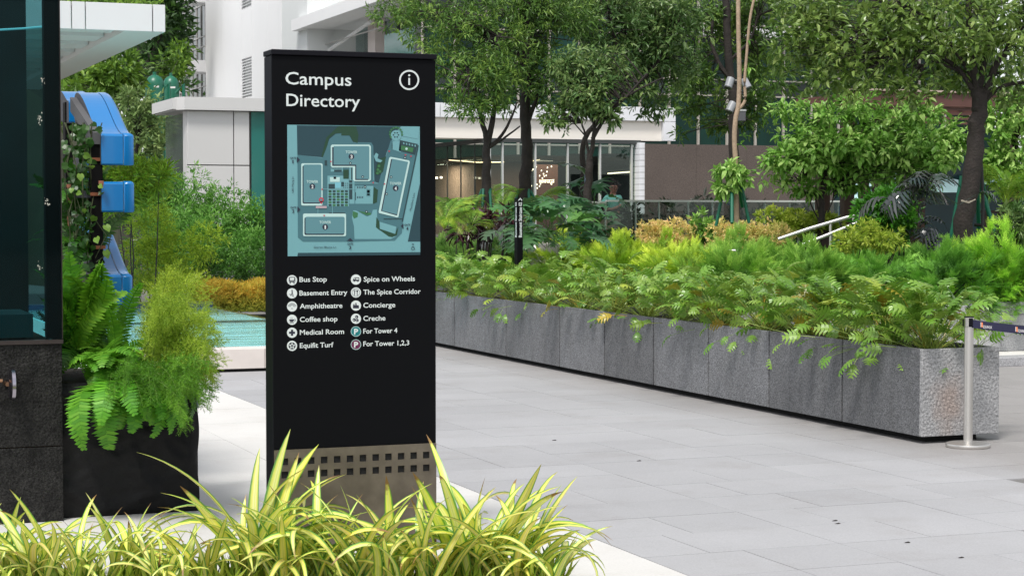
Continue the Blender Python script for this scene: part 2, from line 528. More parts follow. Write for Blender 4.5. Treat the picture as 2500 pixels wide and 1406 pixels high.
def disc_pts(cx, cy, r, n=28, a0=0, a1=360):
    return [(cx + r * math.cos(R(a0 + (a1 - a0) * i / n)), cy + r * math.sin(R(a0 + (a1 - a0) * i / n))) for i in range(n if a1 - a0 == 360 else n + 1)]
def arc_poly(cx, cy, r0, r1, a0=0, a1=360, n=24):
    o = [(cx + r1 * math.cos(R(a0 + (a1 - a0) * i / n)), cy + r1 * math.sin(R(a0 + (a1 - a0) * i / n))) for i in range(n + 1)]
    i_ = [(cx + r0 * math.cos(R(a0 + (a1 - a0) * i / n)), cy + r0 * math.sin(R(a0 + (a1 - a0) * i / n))) for i in range(n, -1, -1)]
    return o, i_
def ring(name, cx, cy, r0, r1, Yf, off, m, parent, a0=0, a1=360, n=24, mb=None):
    o, i_ = arc_poly(cx, cy, r0, r1, a0, a1, n)
    i_ = i_[::-1]
    q = mb or MB()
    for k in range(n):
        q.add([hit(*p, Y=Yf - off) for p in (o[k], o[k + 1], i_[k + 1], i_[k])], [(0, 1, 2, 3)])
    if mb is None: return q.build(name, m, parent)

text('lettering', 'Campus', 697, 858, 206, YS, M_white, sign, cap_px=31, bold=.008)
text('lettering', 'Directory', 699, 879, 259, YS, M_white, sign, cap_px=31, bold=.008)
q = MB()
ring('', 999, 196, 20.5, 24.5, YS, .0015, None, None, mb=q, n=32)
q.add([hit(*p, Y=YS - .0015) for p in disc_pts(999, 184.5, 2.6, 12)], [tuple(range(12))])
q.add([hit(*p, Y=YS - .0015) for p in [(997, 191), (1001, 191), (1001, 208), (997, 208)]], [(0, 1, 2, 3)])
q.build('information_symbol', M_white, sign)

# ---- the map: stacked printed shapes
T1 = mat('map_street', (.135, .32, .35), .55); T2 = mat('map_ground', (.045, .14, .165), .55)
T3 = mat('map_block', (.085, .215, .245), .55); T4 = mat('map_outline', (.42, .60, .58), .55)
T5 = mat('map_road', (.035, .085, .10), .55); T6 = mat('map_green', (.006, .045, .02), .55); T7 = mat('map_navy', (.008, .012, .03), .5)
T8 = mat('map_red', (.45, .03, .06), .5); T9 = mat('map_leaf', (.03, .14, .05), .5); T10 = mat('map_sky', (.16, .42, .5), .5); T11 = mat('map_dark', (.012, .04, .048), .5)
T12 = mat('map_field', (.008, .042, .056), .55)
def mp(x, y):      # map crop coordinates (1406 px, origin 690,290)
    return 690 + x / 4.017, 290 + y / 4.017
plate = flat('map_plate', [mp(45, 60), mp(1345, 78), mp(1350, 1335), mp(50, 1348)], YS, .0012, T1, sign)
LV = [.0012]
def ms(name, pts, m, lift):
    return flat(name, [mp(*p) for p in pts], YS, .0012 + lift * .0006, m, plate)
def rr(x0, y0, x1, y1, r=14):
    out = []
    for cx, cy, a in ((x1 - r, y0 + r, 270), (x1 - r, y1 - r, 0), (x0 + r, y1 - r, 90), (x0 + r, y0 + r, 180)):
        for k in range(4): out.append((cx + r * math.cos(R(a + 30 * k)), cy + r * math.sin(R(a + 30 * k))))
    return out
ms('map_field', [(140, 66), (1160, 78), (1100, 140), (1020, 330), (940, 640), (900, 640), (890, 300), (760, 240), (640, 240), (540, 150), (395, 380), (145, 355)], T12, 1)
ms('map_woods', [(545, 75), (720, 75), (745, 160), (735, 240), (690, 225), (660, 165), (575, 165), (575, 140), (520, 145), (455, 190), (440, 260), (395, 378), (380, 370), (430, 185)], T6, 2)
ms('map_grounds', [(145, 355), (390, 385), (460, 200), (520, 150), (575, 145), (575, 168), (655, 168), (690, 230), (870, 235), (890, 270), (890, 600), (940, 640), (1010, 380), (1060, 215), (1320, 250), (1330, 300), (1180, 1020), (1170, 1120), (1100, 1195), (700, 1205), (200, 1205), (150, 1165)], T2, 1.5)
ms('map_field', [(1345, 600), (1350, 1205), (1228, 1205), (1345, 640)], T12, 1)
ms('map_field', [(150, 1315), (1350, 1308), (1350, 1335), (145, 1347)], T12, 1)
ms('map_plaza', [(690, 900), (720, 900), (830, 960), (870, 940), (885, 895), (925, 890), (930, 1080), (1060, 1160), (1120, 1150), (1060, 1180), (705, 1180), (700, 1060), (680, 970)], T1, 2.5)
ms('map_green', [(920, 965), (950, 1010), (950, 1080), (1100, 1130), (1135, 1060), (1120, 1140), (1075, 1162), (1040, 1155), (915, 1065)], T6, 3)
ms('map_plaza', [(950, 1010), (1115, 1060), (1105, 1130), (955, 1080)], T1, 3.5)
ms('map_green', [(690, 905), (740, 925), (735, 965), (700, 980), (685, 950)], T9, 3)
ms('map_green', [(740, 905), (870, 925), (860, 945), (820, 945)], T9, 3)
ms('map_green', [(895, 670), (935, 700), (925, 820), (885, 835)], T6, 3)
ms('map_green', [(960, 390), (1015, 370), (985, 520), (945, 550), (905, 545), (925, 450)], T6, 3)
for a, b in ((945, 465), (935, 500), (930, 535), (955, 520)):
    ms('map_tree', [mp_ for mp_ in disc_pts(a, b, 14, 8)], T9, 4)
ms('map_path', [(895, 370), (915, 335), (940, 350), (930, 390), (980, 410), (960, 430), (915, 420)], T1, 4)
# tower blocks
def block(outer, inner, shadow):
    o = ms('tower_block', outer, T4, 4)
    ms('block_shadow', shadow, T7, 4.6)
    ms('block_roof', inner, T3, 5.2)
block(rr(182, 438, 392, 852), rr(205, 450, 380, 822), rr(195, 460, 372, 832))
block(rr(200, 930, 622, 1152), rr(224, 962, 608, 1128), rr(214, 968, 604, 1140))
L3 = [(485, 255), (850, 255), (866, 272), (866, 600), (850, 614), (705, 614), (690, 600), (690, 478), (485, 478), (472, 465), (472, 268)]
L3i = [(500, 270), (842, 270), (850, 280), (850, 592), (722, 592), (722, 452), (500, 452)]
L3s = [(486, 280), (840, 280), (840, 602), (712, 602), (712, 464), (486, 464)]
block(L3, L3i, L3s)
block([(1060, 375), (1240, 410), (1248, 425), (1135, 965), (1120, 968), (945, 925), (942, 910), (1045, 385)], [(1075, 393), (1230, 425), (1120, 940), (975, 903)], [(1064, 395), (1222, 430), (1122, 950), (965, 905)])
for tx, ty, d, bx, by in (('3', 390, 675, 372, 328), ('2', 0, 292, 665, 618), ('1', 0, 418, 1062, 1016), ('4', 0, 1108, 682, 635)):
    c = flat('tower_number', [mp(*p) for p in disc_pts(d, bx, 28, 20)], YS, .0012 + 6 * .0006, T7, plate)
    a = mp(d - 10, bx + 19)
    text('lettering', tx, a[0] + (1 if tx == '1' else 0), mp(d + 11, 0)[0] - (1 if tx == '1' else 0), a[1], YS, M_white, plate, cap_px=9, off=.0012 + .0006 * 7, bold=.03)
    a = mp(d - 57, by + 2 + 10)
    text('lettering', 'TOWER', a[0], mp(d + 57, 0)[0], a[1], YS, T4, plate, cap_px=6.6, off=.0012 + .0006 * 7, bold=.02)
# podium details between the towers
ms('map_plaza', [(440, 560), (650, 560), (650, 860), (440, 860)], T1, 2.6)
ms('map_plaza', [(712, 660), (890, 660), (885, 835), (712, 835)], T1, 2.6)
ms('map_plaza', [(655, 470), (705, 470), (705, 835), (655, 835)], T1, 2.6)
ms('map_plaza', [(472, 478), (590, 478), (590, 520), (472, 520)], T1, 2.6)
for x0, y0, x1, y1, m in ((475, 484, 580, 490, T7), (505, 500, 580, 520, T11), (595, 500, 648, 590, T6), (672, 480, 684, 600, T11), (655, 605, 684, 790, T11), (712, 720, 718, 800, T11),
                          (465, 575, 560, 620, T4), (500, 568, 525, 592, T7), (515, 625, 570, 680, T10), (1072, 240, 1078, 300, T11),
                          (450, 640, 512, 690, T11), (575, 620, 600, 665, T11), (822, 690, 860, 762, T3), (828, 735, 854, 752, T8), (828, 700, 854, 728, T4),
                          (455, 920, 610, 932, T11), (225, 930, 330, 944, T11), (215, 842, 330, 850, T11), (412, 408, 436, 460, T11), (990, 978, 1180, 986, T11)):
    ms('map_detail', [(x0, y0), (x1, y0), (x1, y1), (x0, y1)], m, 3.6)
for i in range(5):
    for j in range(6):
        x0 = 450 + i * 40; y0 = 702 + j * 27
        ms('map_garden', rr(x0, y0, x0 + 30, y0 + 20, 6), (T6, T9, T11)[(i * 2 + j) % 3], 3.6)
for i in range(3):
    for j in range(3): ms('map_tree', disc_pts(600 + i * 18, 635 + j * 20, 5, 6), T7, 3.6)
for i in range(4):
    for y0 in (665, 762): ms('map_detail', [(730 + i * 17, y0), (738 + i * 17, y0), (738 + i * 17, y0 + 18), (730 + i * 17, y0 + 18)], T7, 3.6)
for x0, y0, x1, y1 in ((390, 688, 720, 694), (485, 850, 491, 930), (343, 850, 349, 930), (640, 630, 940, 637)):
    ms('map_path', [(x0, y0), (x1, y0), (x1, y1), (x0, y1)], T1, 4.2)
# garden by tower 4
ms('map_plaza', [(1080, 220), (1150, 215), (1160, 330), (1070, 300)], T1, 3)
ms('map_plaza', disc_pts(1112, 165, 52, 18), T1, 3)
ms('map_plaza', [(1180, 85), (1342, 88), (1330, 200), (1170, 170)], T1, 2)
for k in range(10): ms('map_tree', disc_pts(1112 + 60 * math.cos(R(150 + k * 24)), 150 + 62 * math.sin(R(150 + k * 24)), 11, 7), T9, 4)
for k in range(6): ms('map_tree', disc_pts(1112 + 24 * math.cos(R(k * 60)), 160 + 24 * math.sin(R(k * 60)), 8, 6), T11, 4)
ms('map_court', [(1150, 210), (1325, 250), (1300, 355), (1140, 315)], T11, 3)
ms('map_court_line', [(1165, 262), (1285, 288), (1275, 330), (1158, 305)], T9, 4)
ms('map_tree', disc_pts(1215, 296, 12, 10), T4, 5)
ms('map_road', [(1325, 260), (1335, 262), (1178, 1010), (1168, 1008)], T11, 3)
for k in range(5): ms('map_plaza', [(1180 + k * 28, 235 + k * 6), (1192 + k * 28, 232 + k * 6), (1196 + k * 28, 250 + k * 6), (1184 + k * 28, 252 + k * 6)], T1, 4)
# marker pins
ms('location_pin', disc_pts(379, 796, 24, 16) , T8, 6); ms('location_pin', [(360, 810), (398, 810), (379, 838)], T8, 6)
ms('location_pin', disc_pts(379, 796, 12, 12), T3, 6.6)
ms('location_tag', [(325, 856), (432, 856), (432, 878), (325, 878)], mat('map_pink', (.4, .3, .33), .6), 6)
for x, y, u in ((476, 420, 1), (385, 692, -1), (1002, 640, 1), (885, 628, -1)): ms('entrance_mark', [(x - 8 * u, y - 10), (x + 8 * u, y), (x - 8 * u, y + 10)], T8, 6)
for x, y in ((408, 952), (1205, 358), (1258, 372), (1045, 322)): ms('entrance_mark', [(x - 11, y - 8), (x + 11, y - 8), (x, y + 8)], T8, 6)
for x, y in ((664, 436), (785, 570), (1064, 572), (1020, 738), (1200, 382), (808, 668), (822, 912)):
    ms('place_dot', disc_pts(x, y, 13, 12), T7, 6); ms('place_dot', disc_pts(x, y + 1, 6, 8), T4, 6.6)
for x, y, p in ((155, 403, 'r'), (160, 890, 'r'), (662, 1185, 'u'), (1170, 1052, 'l')):
    ms('gate_arrow', {'r': [(x - 15, y - 30), (x + 15, y), (x - 15, y + 30)], 'l': [(x + 15, y - 25), (x - 10, y), (x + 15, y + 25)], 'u': [(x - 32, y + 14), (x, y - 16), (x + 32, y + 14)]}[p], T7, 6)
def mtext(s, x0, x1, yb, cap, m=T7, lift=6, bold=.02):
    a = mp(x0, yb); text('lettering', s, a[0], mp(x1, 0)[0], a[1], YS, m, plate, cap_px=cap / 4.017, off=.0012 + lift * .0006, bold=bold)
for n, x, y in (('1', 102, 375), ('2', 105, 860), ('3', 663, 1217), ('4', 1223, 1030)):
    mtext('GATE', x - 28, x + 30, y + 20, 19); mtext(n, x - (6 if n == '1' else 11), x + (5 if n == '1' else 11), y + 62, 32)
mtext('Sitaram Bhaiya Ln', 307, 525, 1270, 20, bold=0)
mtext('N', 1270, 1287, 1240, 18)
q = MB(); 
o_, i_ = arc_poly(*mp(1279, 1272), 3.7, 4.7, n=18); i_ = i_[::-1]
for k in range(18): q.add([hit(*p, Y=YS - .0048) for p in (o_[k], o_[k + 1], i_[k + 1], i_[k])], [(0, 1, 2, 3)])
q.add([hit(*mp(*p), Y=YS - .0048) for p in ((1277, 1250), (1281, 1250), (1281, 1274), (1277, 1274))], [(0, 1, 2, 3)])
q.build('compass_mark', T7, plate)
def vtext(s, xb, y0, y1, m, lift, ang, width):
    """map lettering that reads upwards along a street"""
    cu = bpy.data.curves.new('t', 'FONT'); cu.body = s; cu.size = 1; cu.resolution_u = 2
    o = bpy.data.objects.new('t', cu); COL.objects.link(o)
    me = bpy.data.meshes.new_from_object(o.evaluated_get(bpy.context.evaluated_depsgraph_get()))
    bpy.data.objects.remove(o)
    V = np.array([v.co[:] for v in me.vertices]); F = [tuple(p.vertices) for p in me.polygons]
    L0 = V[:, 0].max(); c = (y0 - y1) / L0
    pts = []
    for x, y, _ in V:
        u, w = x * c, y * width
        pts.append(mp(xb + u * math.sin(ang) - w * math.cos(ang), y0 - u * math.cos(ang) - w * math.sin(ang)))
    P = [hit(*p, Y=YS - .0012 - lift * .0006) for p in pts]
    link('lettering', np_mesh('lettering', np.array(P) - np.array(wloc(plate)), F, m), plate)
vtext('LBS Marg Jn', 108, 728, 570, T7, 6, 0, 26)
vtext('Matchbox Lane', 1262, 905, 725, T7, 6, R(12), 26)

# ---- legend
rows_l = [(684, 'Bus Stop', 731, 798), (716, 'Basement Entry', 731, 848), (748, 'Amphitheatre', 732, 836), (780.5, 'Coffee shop', 732, 824), (812, 'Medical Room', 732, 840), (844, 'Equifit Turf', 732, 814)]
rows_r = [(682.5, 'Spice on Wheels', 888, 1013), (714, 'The Spice Corridor', 887, 1027), (746, 'Concierge', 887, 965), (778, 'Creche', 887, 941), (809, 'For Tower 4', 887, 970), (841, 'For Tower 1,2,3', 887, 999)]
M_teal = mat('legend_teal', (.0, .16, .17), .5); M_maroon = mat('legend_maroon', (.11, .008, .055), .5); M_ink = mat('legend_ink', (.012, .014, .03), .5)
def icon(cx, cy, kind):
    fill = {'P4': M_teal, 'P1': M_maroon}.get(kind, M_white)
    d = flat('legend_disc', disc_pts(cx, cy, 12.4, 28), YS, .0015, fill, sign)
    def s(pts, m=M_ink, l=1): return flat('symbol', [(cx + x, cy + y) for x, y in pts], YS, .0015 + .0006 * l, m, d)
    def rc(x0, y0, x1, y1, m=M_ink, l=1): return s([(x0, y0), (x1, y0), (x1, y1), (x0, y1)], m, l)
    def arc(x, y, r0, r1, a0=0, a1=360, m=M_ink, l=1):
        q = MB(); ring('', cx + x, cy + y, r0, r1, YS, .0015 + .0006 * l, None, None, a0, a1, 16, q); q.build('symbol', m, d)
    if kind in ('P4', 'P1'):
        arc(0, 0, 11.4, 12.6, m=T4)
        text('symbol', 'P', cx - 4.6, cx + 5.4, cy + 7, YS, M_white, d, cap_px=14, off=.0027, bold=.03)
    elif kind == 'bus':
        s(rr(-8, -8, 8, 5, 3)); s(rr(-5.5, -6, 5.5, 0, 1.5), M_white, 2); rc(-6, 5, -3.5, 8.5); rc(3.5, 5, 6, 8.5)
        for x in (-5, 5): s(disc_pts(x, 2.6, 1.1, 8), M_white, 2)
        rc(-2, 2, 2, 3, M_white, 2)
    elif kind == 'walk':
        s(disc_pts(0, -7, 1.7, 10)); s([(-1.2, -5), (1.6, -5), (1.6, 1), (-1, 1)]); s([(-.8, 0), (.8, 0), (-3, 6), (-4.6, 5.6)]); s([(-.6, 0), (1.4, 0), (4, 4), (2.6, 5)]); s([(-7, 1.6), (-1, 3), (-1, 4), (-7, 2.6)]); s([(0, 4), (6, 8.6), (5.2, 9.4), (-1, 5)])
    elif kind == 'amph':
        for r in (4.6, 7, 9.3): arc(0, 2, r, r + .8, 190, 350)
        rc(-2.4, 4.5, 2.4, 5.5)
    elif kind == 'cup':
        s([(-7, -1), (5, -1), (4.6, 2), (2, 5), (-4, 5), (-6.6, 2)]); rc(-6, 6.2, 4.6, 7.8); arc(6, 1, 1.6, 2.7, 250, 460)
        for x in (-3, 0): rc(x, -5.5, x + .9, -2.5)
    elif kind == 'cross':
        rc(-2.6, -7.4, 2.6, 7.4); rc(-7.4, -2.6, -2.6, 2.6); rc(2.6, -2.6, 7.4, 2.6)
    elif kind == 'ball':
        arc(0, 0, 7.2, 8.6); s(disc_pts(0, 0, 3, 5))
        for k in range(5):
            a = R(90 + 72 * k); s(disc_pts(6.3 * math.cos(a), 6.3 * math.sin(a), 2.5, 5))
    elif kind == 'van':
        s([(-8, 2.5), (-6, -3), (-2.5, -5), (8, -5), (8, 3.5), (-7, 3.5)]); s([(-5.4, -1), (-4.3, -3), (-1.6, -3.6), (-1.6, -1)], M_white, 2); rc(0, -3, 6.5, 0, M_white, 2)
        for x in (-4, 4.6): s(disc_pts(x, 3.6, 1.7, 10))
    elif kind == 'fork':
        arc(0, 0, 9, 9.8)
        s(disc_pts(3, -3.5, 2.3, 12)); rc(2.2, -2, 3.9, 6.8); rc(-4.1, -3, -2.4, 6.8); rc(-5.3, -6.5, -4.5, -2); rc(-3.7, -6.5, -2.9, -2); rc(-2.1, -6.5, -1.3, -2); rc(-5.3, -3, -1.3, -2.2)
    elif kind == 'desk':
        rc(-7.2, -1, 7.2, 6.5); s(disc_pts(0, -5, 1.7, 10)); rc(-1.8, -3.2, 1.8, -1.1); rc(-6.5, -3.6, -3.5, -1.1)
    elif kind == 'cubes':
        for x, y in ((1.8, -4.5), (-4.2, 2.6), (3, 4)):
            s(disc_pts(x, y, 4.2, 6)); s([(x - 2, y - 1), (x, y), (x, y + 2.4), (x - 2, y + 1.3)], M_white, 2)
for (y, s_, a, b), k in zip(rows_l, ('bus', 'walk', 'amph', 'cup', 'cross', 'ball')):
    icon(713, y, k); text('lettering', s_, a, b, y + 5.2 - (1 if k in ('bus',) else 0), YS, M_white, sign, cap_px=12.4, bold=.014)
for (y, s_, a, b), k in zip(rows_r, ('van', 'fork', 'desk', 'cubes', 'P4', 'P1')):
    icon(869, y, k); text('lettering', s_, a, b, y + 5.0 if k != 'P1' else y + 4, YS, M_white, sign, cap_px=12.4, bold=.014)

# ================================================================== GRANITE PLANTER
ZT = hit(2247, 852, X=XP)[2]
xe = hit(2440, 900, Y=YC)[0]
Y_END = 34.0
planter = thing('stone_planter', 'long low grey granite planter with a dark shadow gap along the foot', 'planter', (XP + .3, YC + 2, 0))
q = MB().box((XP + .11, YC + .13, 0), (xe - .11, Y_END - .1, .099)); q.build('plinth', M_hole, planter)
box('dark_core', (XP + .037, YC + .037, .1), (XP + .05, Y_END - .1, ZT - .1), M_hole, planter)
TK = .035
jx = [2056, 1877, 1729, 1595, 1475, 1366, 1235, 1110]
ys = [YC]
for p_ in jx:
    ys.append(hit(p_, 900, X=XP)[1])
stp = (ys[-1] - ys[1]) / (len(ys) - 2)
while ys[-1] < Y_END - 1: ys.append(ys[-1] + stp)
zb = .056
shade = 0
for i, (a, b) in enumerate(zip(ys[:-1], ys[1:])):
    g = .012
    o = box('stone_panel', (XP, a + (TK + .001 if i == 0 else g), zb), (XP + TK, b - g, ZT + random.uniform(-.001, .001)), M_granite, planter, bevel=.003)
    box('stone_panel', (xe - TK, a + (TK + .001 if i == 0 else g), zb), (xe, b - g, ZT), M_granite, planter)
# near end slab with a rust stain
M_gr_end = mat('granite_end', (.30, .30, .305), .65, var=.12, vscale=2.5, speck=.42, sscale=62, bump=.8, bscale=42)
nt = M_gr_end.node_tree; N = nt.nodes; L = nt.links
pr = N['Principled BSDF']; src = pr.inputs['Base Color'].links[0].from_socket
geo = N.new('ShaderNodeNewGeometry'); st = hit(2318, 985, Y=YC)
dist = N.new('ShaderNodeVectorMath'); dist.operation = 'DISTANCE'; dist.inputs[1].default_value = tuple(st)
sc_ = N.new('ShaderNodeVectorMath'); sc_.operation = 'MULTIPLY'; sc_.inputs[1].default_value = (1.6, 1, 1)
dist.inputs[1].default_value = (st[0] * 1.6, st[1], st[2])
L.new(geo.outputs['Position'], sc_.inputs[0]); L.new(sc_.outputs[0], dist.inputs[0])
nz = N.new('ShaderNodeTexNoise'); nz.inputs['Scale'].default_value = 9; nz.inputs['Detail'].default_value = 5
L.new(geo.outputs['Position'], nz.inputs['Vector'])
ma = N.new('ShaderNodeMath'); ma.operation = 'MULTIPLY_ADD'; ma.inputs[1].default_value = .26; L.new(nz.outputs[0], ma.inputs[0]); L.new(dist.outputs['Value'], ma.inputs[2])
mr = N.new('ShaderNodeMapRange'); mr.inputs['From Min'].default_value = .2; mr.inputs['From Max'].default_value = .42; mr.inputs['To Min'].default_value = .45; mr.inputs['To Max'].default_value = 0
L.new(ma.outputs[0], mr.inputs['Value'])
mx = N.new('ShaderNodeMix'); mx.data_type = 'RGBA'; mx.blend_type = 'MULTIPLY'; L.new(mr.outputs[0], mx.inputs['Factor']); L.new(src, mx.inputs['A']); mx.inputs['B'].default_value = (1.0, .62, .42, 1)
L.new(mx.outputs['Result'], pr.inputs['Base Color'])
box('stone_panel', (XP, YC, zb), (xe, YC + TK, ZT), M_gr_end, planter, bevel=.004)
box('soil', (XP + TK + .001, YC + TK + .001, ZT - .16), (xe - TK - .001, Y_END, ZT - .05), M_soil, planter)

# ================================================================== STANCHION AND BELT
bs = hit(2363, 1092, Z=0); DS = bs @ FWD
stn = thing('queue_stanchion', 'brushed steel queue post with round base beside the end of the granite planter', 'stanchion', bs)
r_ = 11 * pxm(DS); rb = 54 * pxm(DS)
zt_ = hit(2363, 772, X=bs[0])[2]
def lathe(name, c, prof, m, parent, n=32):
    q = MB(); V = []; F = []
    for r, z in prof:
        for k in range(n): V.append((c[0] + r * math.cos(2 * math.pi * k / n), c[1] + r * math.sin(2 * math.pi * k / n), z))
    for i in range(len(prof) - 1):
        for k in range(n): F.append((i * n + k, i * n + (k + 1) % n, (i + 1) * n + (k + 1) % n, (i + 1) * n + k))
    F.append(tuple(range(n))[::-1]); F.append(tuple((len(prof) - 1) * n + k for k in range(n)))
    q.add(V, F); return q.build(name, m, parent, smooth=True)
lathe('base', bs, [(rb * .97, .004), (rb, .01), (rb, .024), (rb * .985, .031), (rb * .9, .036), (r_ * 1.7, .046), (r_ * 1.25, .05)], M_stain, stn, 48)
lathe('pole', bs, [(r_, .05), (r_, zt_ - .075)], M_stain, stn)
lathe('belt_head', bs, [(r_ * 1.02, zt_ - .073), (r_ * 1.02, zt_ - .008)], M_stain, stn)
lathe('cap', bs, [(r_ * 1.06, zt_ - .007), (r_ * 1.06, zt_ - .001), (r_ * .98, zt_)], M_blackedge, stn)
DB = DS
def bt(px, py, o=0): return at(px, py, DB - o)
box('belt_slot', bt(2353, 786) + np.array([-.004, -.004, -.03]), bt(2353, 786) + np.array([.0, .012, .02]), M_blackedge, stn)
a = bt(2369, 779, .03)
box('belt_clip', a + np.array([-.012, -.012, -.055]), a + np.array([.014, .01, .006]), M_blackedge, stn)
belt = thing('queue_belt', 'navy retractable belt with white wording stretched from the steel post', 'belt', bt(2372, 800, .03))
q = MB(); n = 16; V = []; F = []
def belt_pt(px, top): 
    t = (px - 2370) / 130.
    y = (779 + 16 * t ** .8 if top else 799 + 17 * t ** .85)
    return y
for i in range(n + 1):
    px = 2368 + i * 15
    for dy in (0, 1):
        V.append(bt(px, belt_pt(max(px, 2370), dy == 0), .03)); 
for i in range(n): F.append((2 * i, 2 * i + 1, 2 * i + 3, 2 * i + 2))
W_ = [tuple(np.array(v) + FWD * .003) for v in V]
q.add(V, F); q.add(W_, F)
q.build('webbing', M_navy, belt)
M_bt = mat('belt_print', (.62, .6, .62), .6); M_or = mat('belt_orange', (.75, .22, .08), .6)
def belt_text(s, px0, px1, ybase, cap):
    cu = bpy.data.curves.new('t', 'FONT'); cu.body = s; cu.size = 1; cu.offset = .02; cu.resolution_u = 2
    o = bpy.data.objects.new('t', cu); COL.objects.link(o)
    me = bpy.data.meshes.new_from_object(o.evaluated_get(bpy.context.evaluated_depsgraph_get())); bpy.data.objects.remove(o)
    V = np.array([v.co[:] for v in me.vertices]); F = [tuple(p.vertices) for p in me.polygons]
    x0, x1 = V[:, 0].min(), V[:, 0].max()
    P = []
    for x, y, _ in V:
        px = px0 + (px1 - px0) * (x - x0) / (x1 - x0)
        P.append(bt(px, ybase + (px - px0) * .1 - y / .73 * cap, .033))
    link('lettering', np_mesh('lettering', np.array(P) - np.array(wloc(belt)), F, M_bt), belt)
belt_text('EQUINOX', 2400, 2422, 800.5, 7); belt_text('EQUINOX', 2485, 2507, 810, 7)
for x0, y0 in ((2394, 786.5), (2479, 797.5)):
    q = MB(); q.add([bt(x, y, .033) for x, y in ((x0 + 2, y0), (x0 + 5.5, y0 + .8), (x0 + 5.5, y0 + 12.6), (x0 + 2, y0 + 12))], [(0, 1, 2, 3)]); q.build('logo', M_or, belt)
    q = MB(); q.add([bt(x, y, .033) for x, y in ((x0, y0 + .5), (x0 + 1.6, y0 + .2), (x0 + 1.6, y0 + 12), (x0, y0 + 11.4))], [(0, 1, 2, 3)]); q.build('logo', M_bt, belt)

# ================================================================== DARK GLAZED KIOSK AT THE LEFT
kb = hit(157, 1272, Z=0); YK = kb[1]; xk = kb[0]
kx0 = hit(-500, 1200, Y=YK)[0]
def kz(py): return hit(80, py, Y=YK)[2]
kiosk = thing('glazed_kiosk', 'dark glass kiosk on a black granite base at the left edge', 'kiosk', ((xk + kx0) / 2, YK, 0))
M_bg = mat('black_granite', (.017, .0165, .0155), .5, spec=.2, var=.75, vscale=11, speck=.9, sscale=120, objvar=.12, bump=.5, bscale=70)
z_sill, z_j = kz(832), kz(1091)
DPK = 1.6
for za, zz in ((0.0, z_j - .003), (z_j + .003, z_sill - .02)):
    for a, b in ((kx0, xk - .004 - 1.15), (xk - .004 - 1.144, xk - .004)):
        box('granite_slab', (a, YK, za), (b, YK + .03, zz), M_bg, kiosk, bevel=.002)
box('kiosk_core', (kx0 + .01, YK + .031, 0), (xk - .012, YK + DPK, z_sill - .02), mat('joint_brown', (.09, .055, .035), .8), kiosk)
M_fr = mat('bronze_frame', (.035, .026, .024), .4, metal=.3)
ztop = kz(-200)
box('sill', (kx0, YK - .012, z_sill - .018), (xk + .002, YK + .05, z_sill + .004), M_fr, kiosk)
xm = hit(148, 400, Y=YK)[0]
box('corner_post', (xm, YK - .006, z_sill + .006), (xk + .002, YK + .06, ztop), M_fr, kiosk, bevel=.003)
box('inner_post', (hit(108, 400, Y=YK + .08)[0], YK + .04, z_sill + .006), (hit(146, 400, Y=YK + .08)[0], YK + .12, ztop), mat('post_dark', (.006, .009, .012), .6), kiosk)
box('back_wall', (kx0, YK + 1.3, z_sill), (xk - .02, YK + 1.36, ztop), mat('kiosk_inside', (.006, .02, .022), .7, var=.8, vscale=2), kiosk)
box('counter', (kx0, YK + .3, z_sill + .0), (xk - .12, YK + .9, z_sill + .13), mat('counter_grey', (.10, .17, .18), .5), kiosk)
M_kg = glassmat('kiosk_glass', (.30, .50, .52), 0.0, .03, 1.16)
box('glass_pane', (kx0, YK + .004, z_sill + .006), (xm - .002, YK + .012, ztop), M_kg, kiosk)
for z_, dz in ((kz(70), .006),):
    q = MB(); q.tube([hit(-40, 76, Y=YK + .6), hit(60, 70, Y=YK + .5), hit(146, 62, Y=YK + .45)], .006); q.build('lamp_or_reflection_strip', mat('painted_reflection', (.5, .8, .85), .5, emit=(.35, .8, .9), estr=.5), kiosk)  # glowing tube stands in for the cyan reflection across the glass, no lamp
M_bird = mat('dried_splash', (.42, .42, .36), .9)
random.seed(3)
for cx, cy, n_ in ((96, 290, 16), (113, 492, 10), (98, 648, 9), (107, 200, 10)):
    q = MB()
    for k in range(n_):
        a, b = cx + random.gauss(0, 3.2), cy + random.gauss(0, 6); s_ = random.uniform(.6, 2.4)
        P = [hit(a + s_ * math.cos(t) * random.uniform(.6, 1.2), b + s_ * 1.3 * math.sin(t) * random.uniform(.6, 1.3), Y=YK + .002) for t in (0, 1.2, 2.4, 3.7, 5)]
        q.add(P, [(0, 1, 2, 3, 4)])
    q.build('splash_mark', M_bird, kiosk)
# round pull handle on the granite
hc = hit(22, 935, Y=YK)
M_chr = mat('worn_chrome', (.35, .33, .38), .22, metal=1)
q = MB(); q.tube([hc + np.array([-.02, 0.0, 0]), hc + np.array([-.015, -.07, 0])], .012, 12)
hd = q.build('door_handle', mat('copper_stem', (.35, .2, .12), .35, metal=1), kiosk)
q = MB(); V = []
for t, s_ in ((0, .8), (.012, 1), (.03, 1), (.04, .85)):
    V.append(([hc[0] - .012 + t, hc[1] - .085, hc[2]], .088 * s_))
q.tube([np.array(v[0]) for v in V], [v[1] for v in V], 28); q.build('handle_disc', M_chr, hd, smooth=True)
q = MB(); q.tube([hit(-60, 929, Y=YK - .06), hit(6, 929, Y=YK - .06)], .011, 10); q.build('handle_bar', mat('copper_stem', (1, 1, 1)), hd)
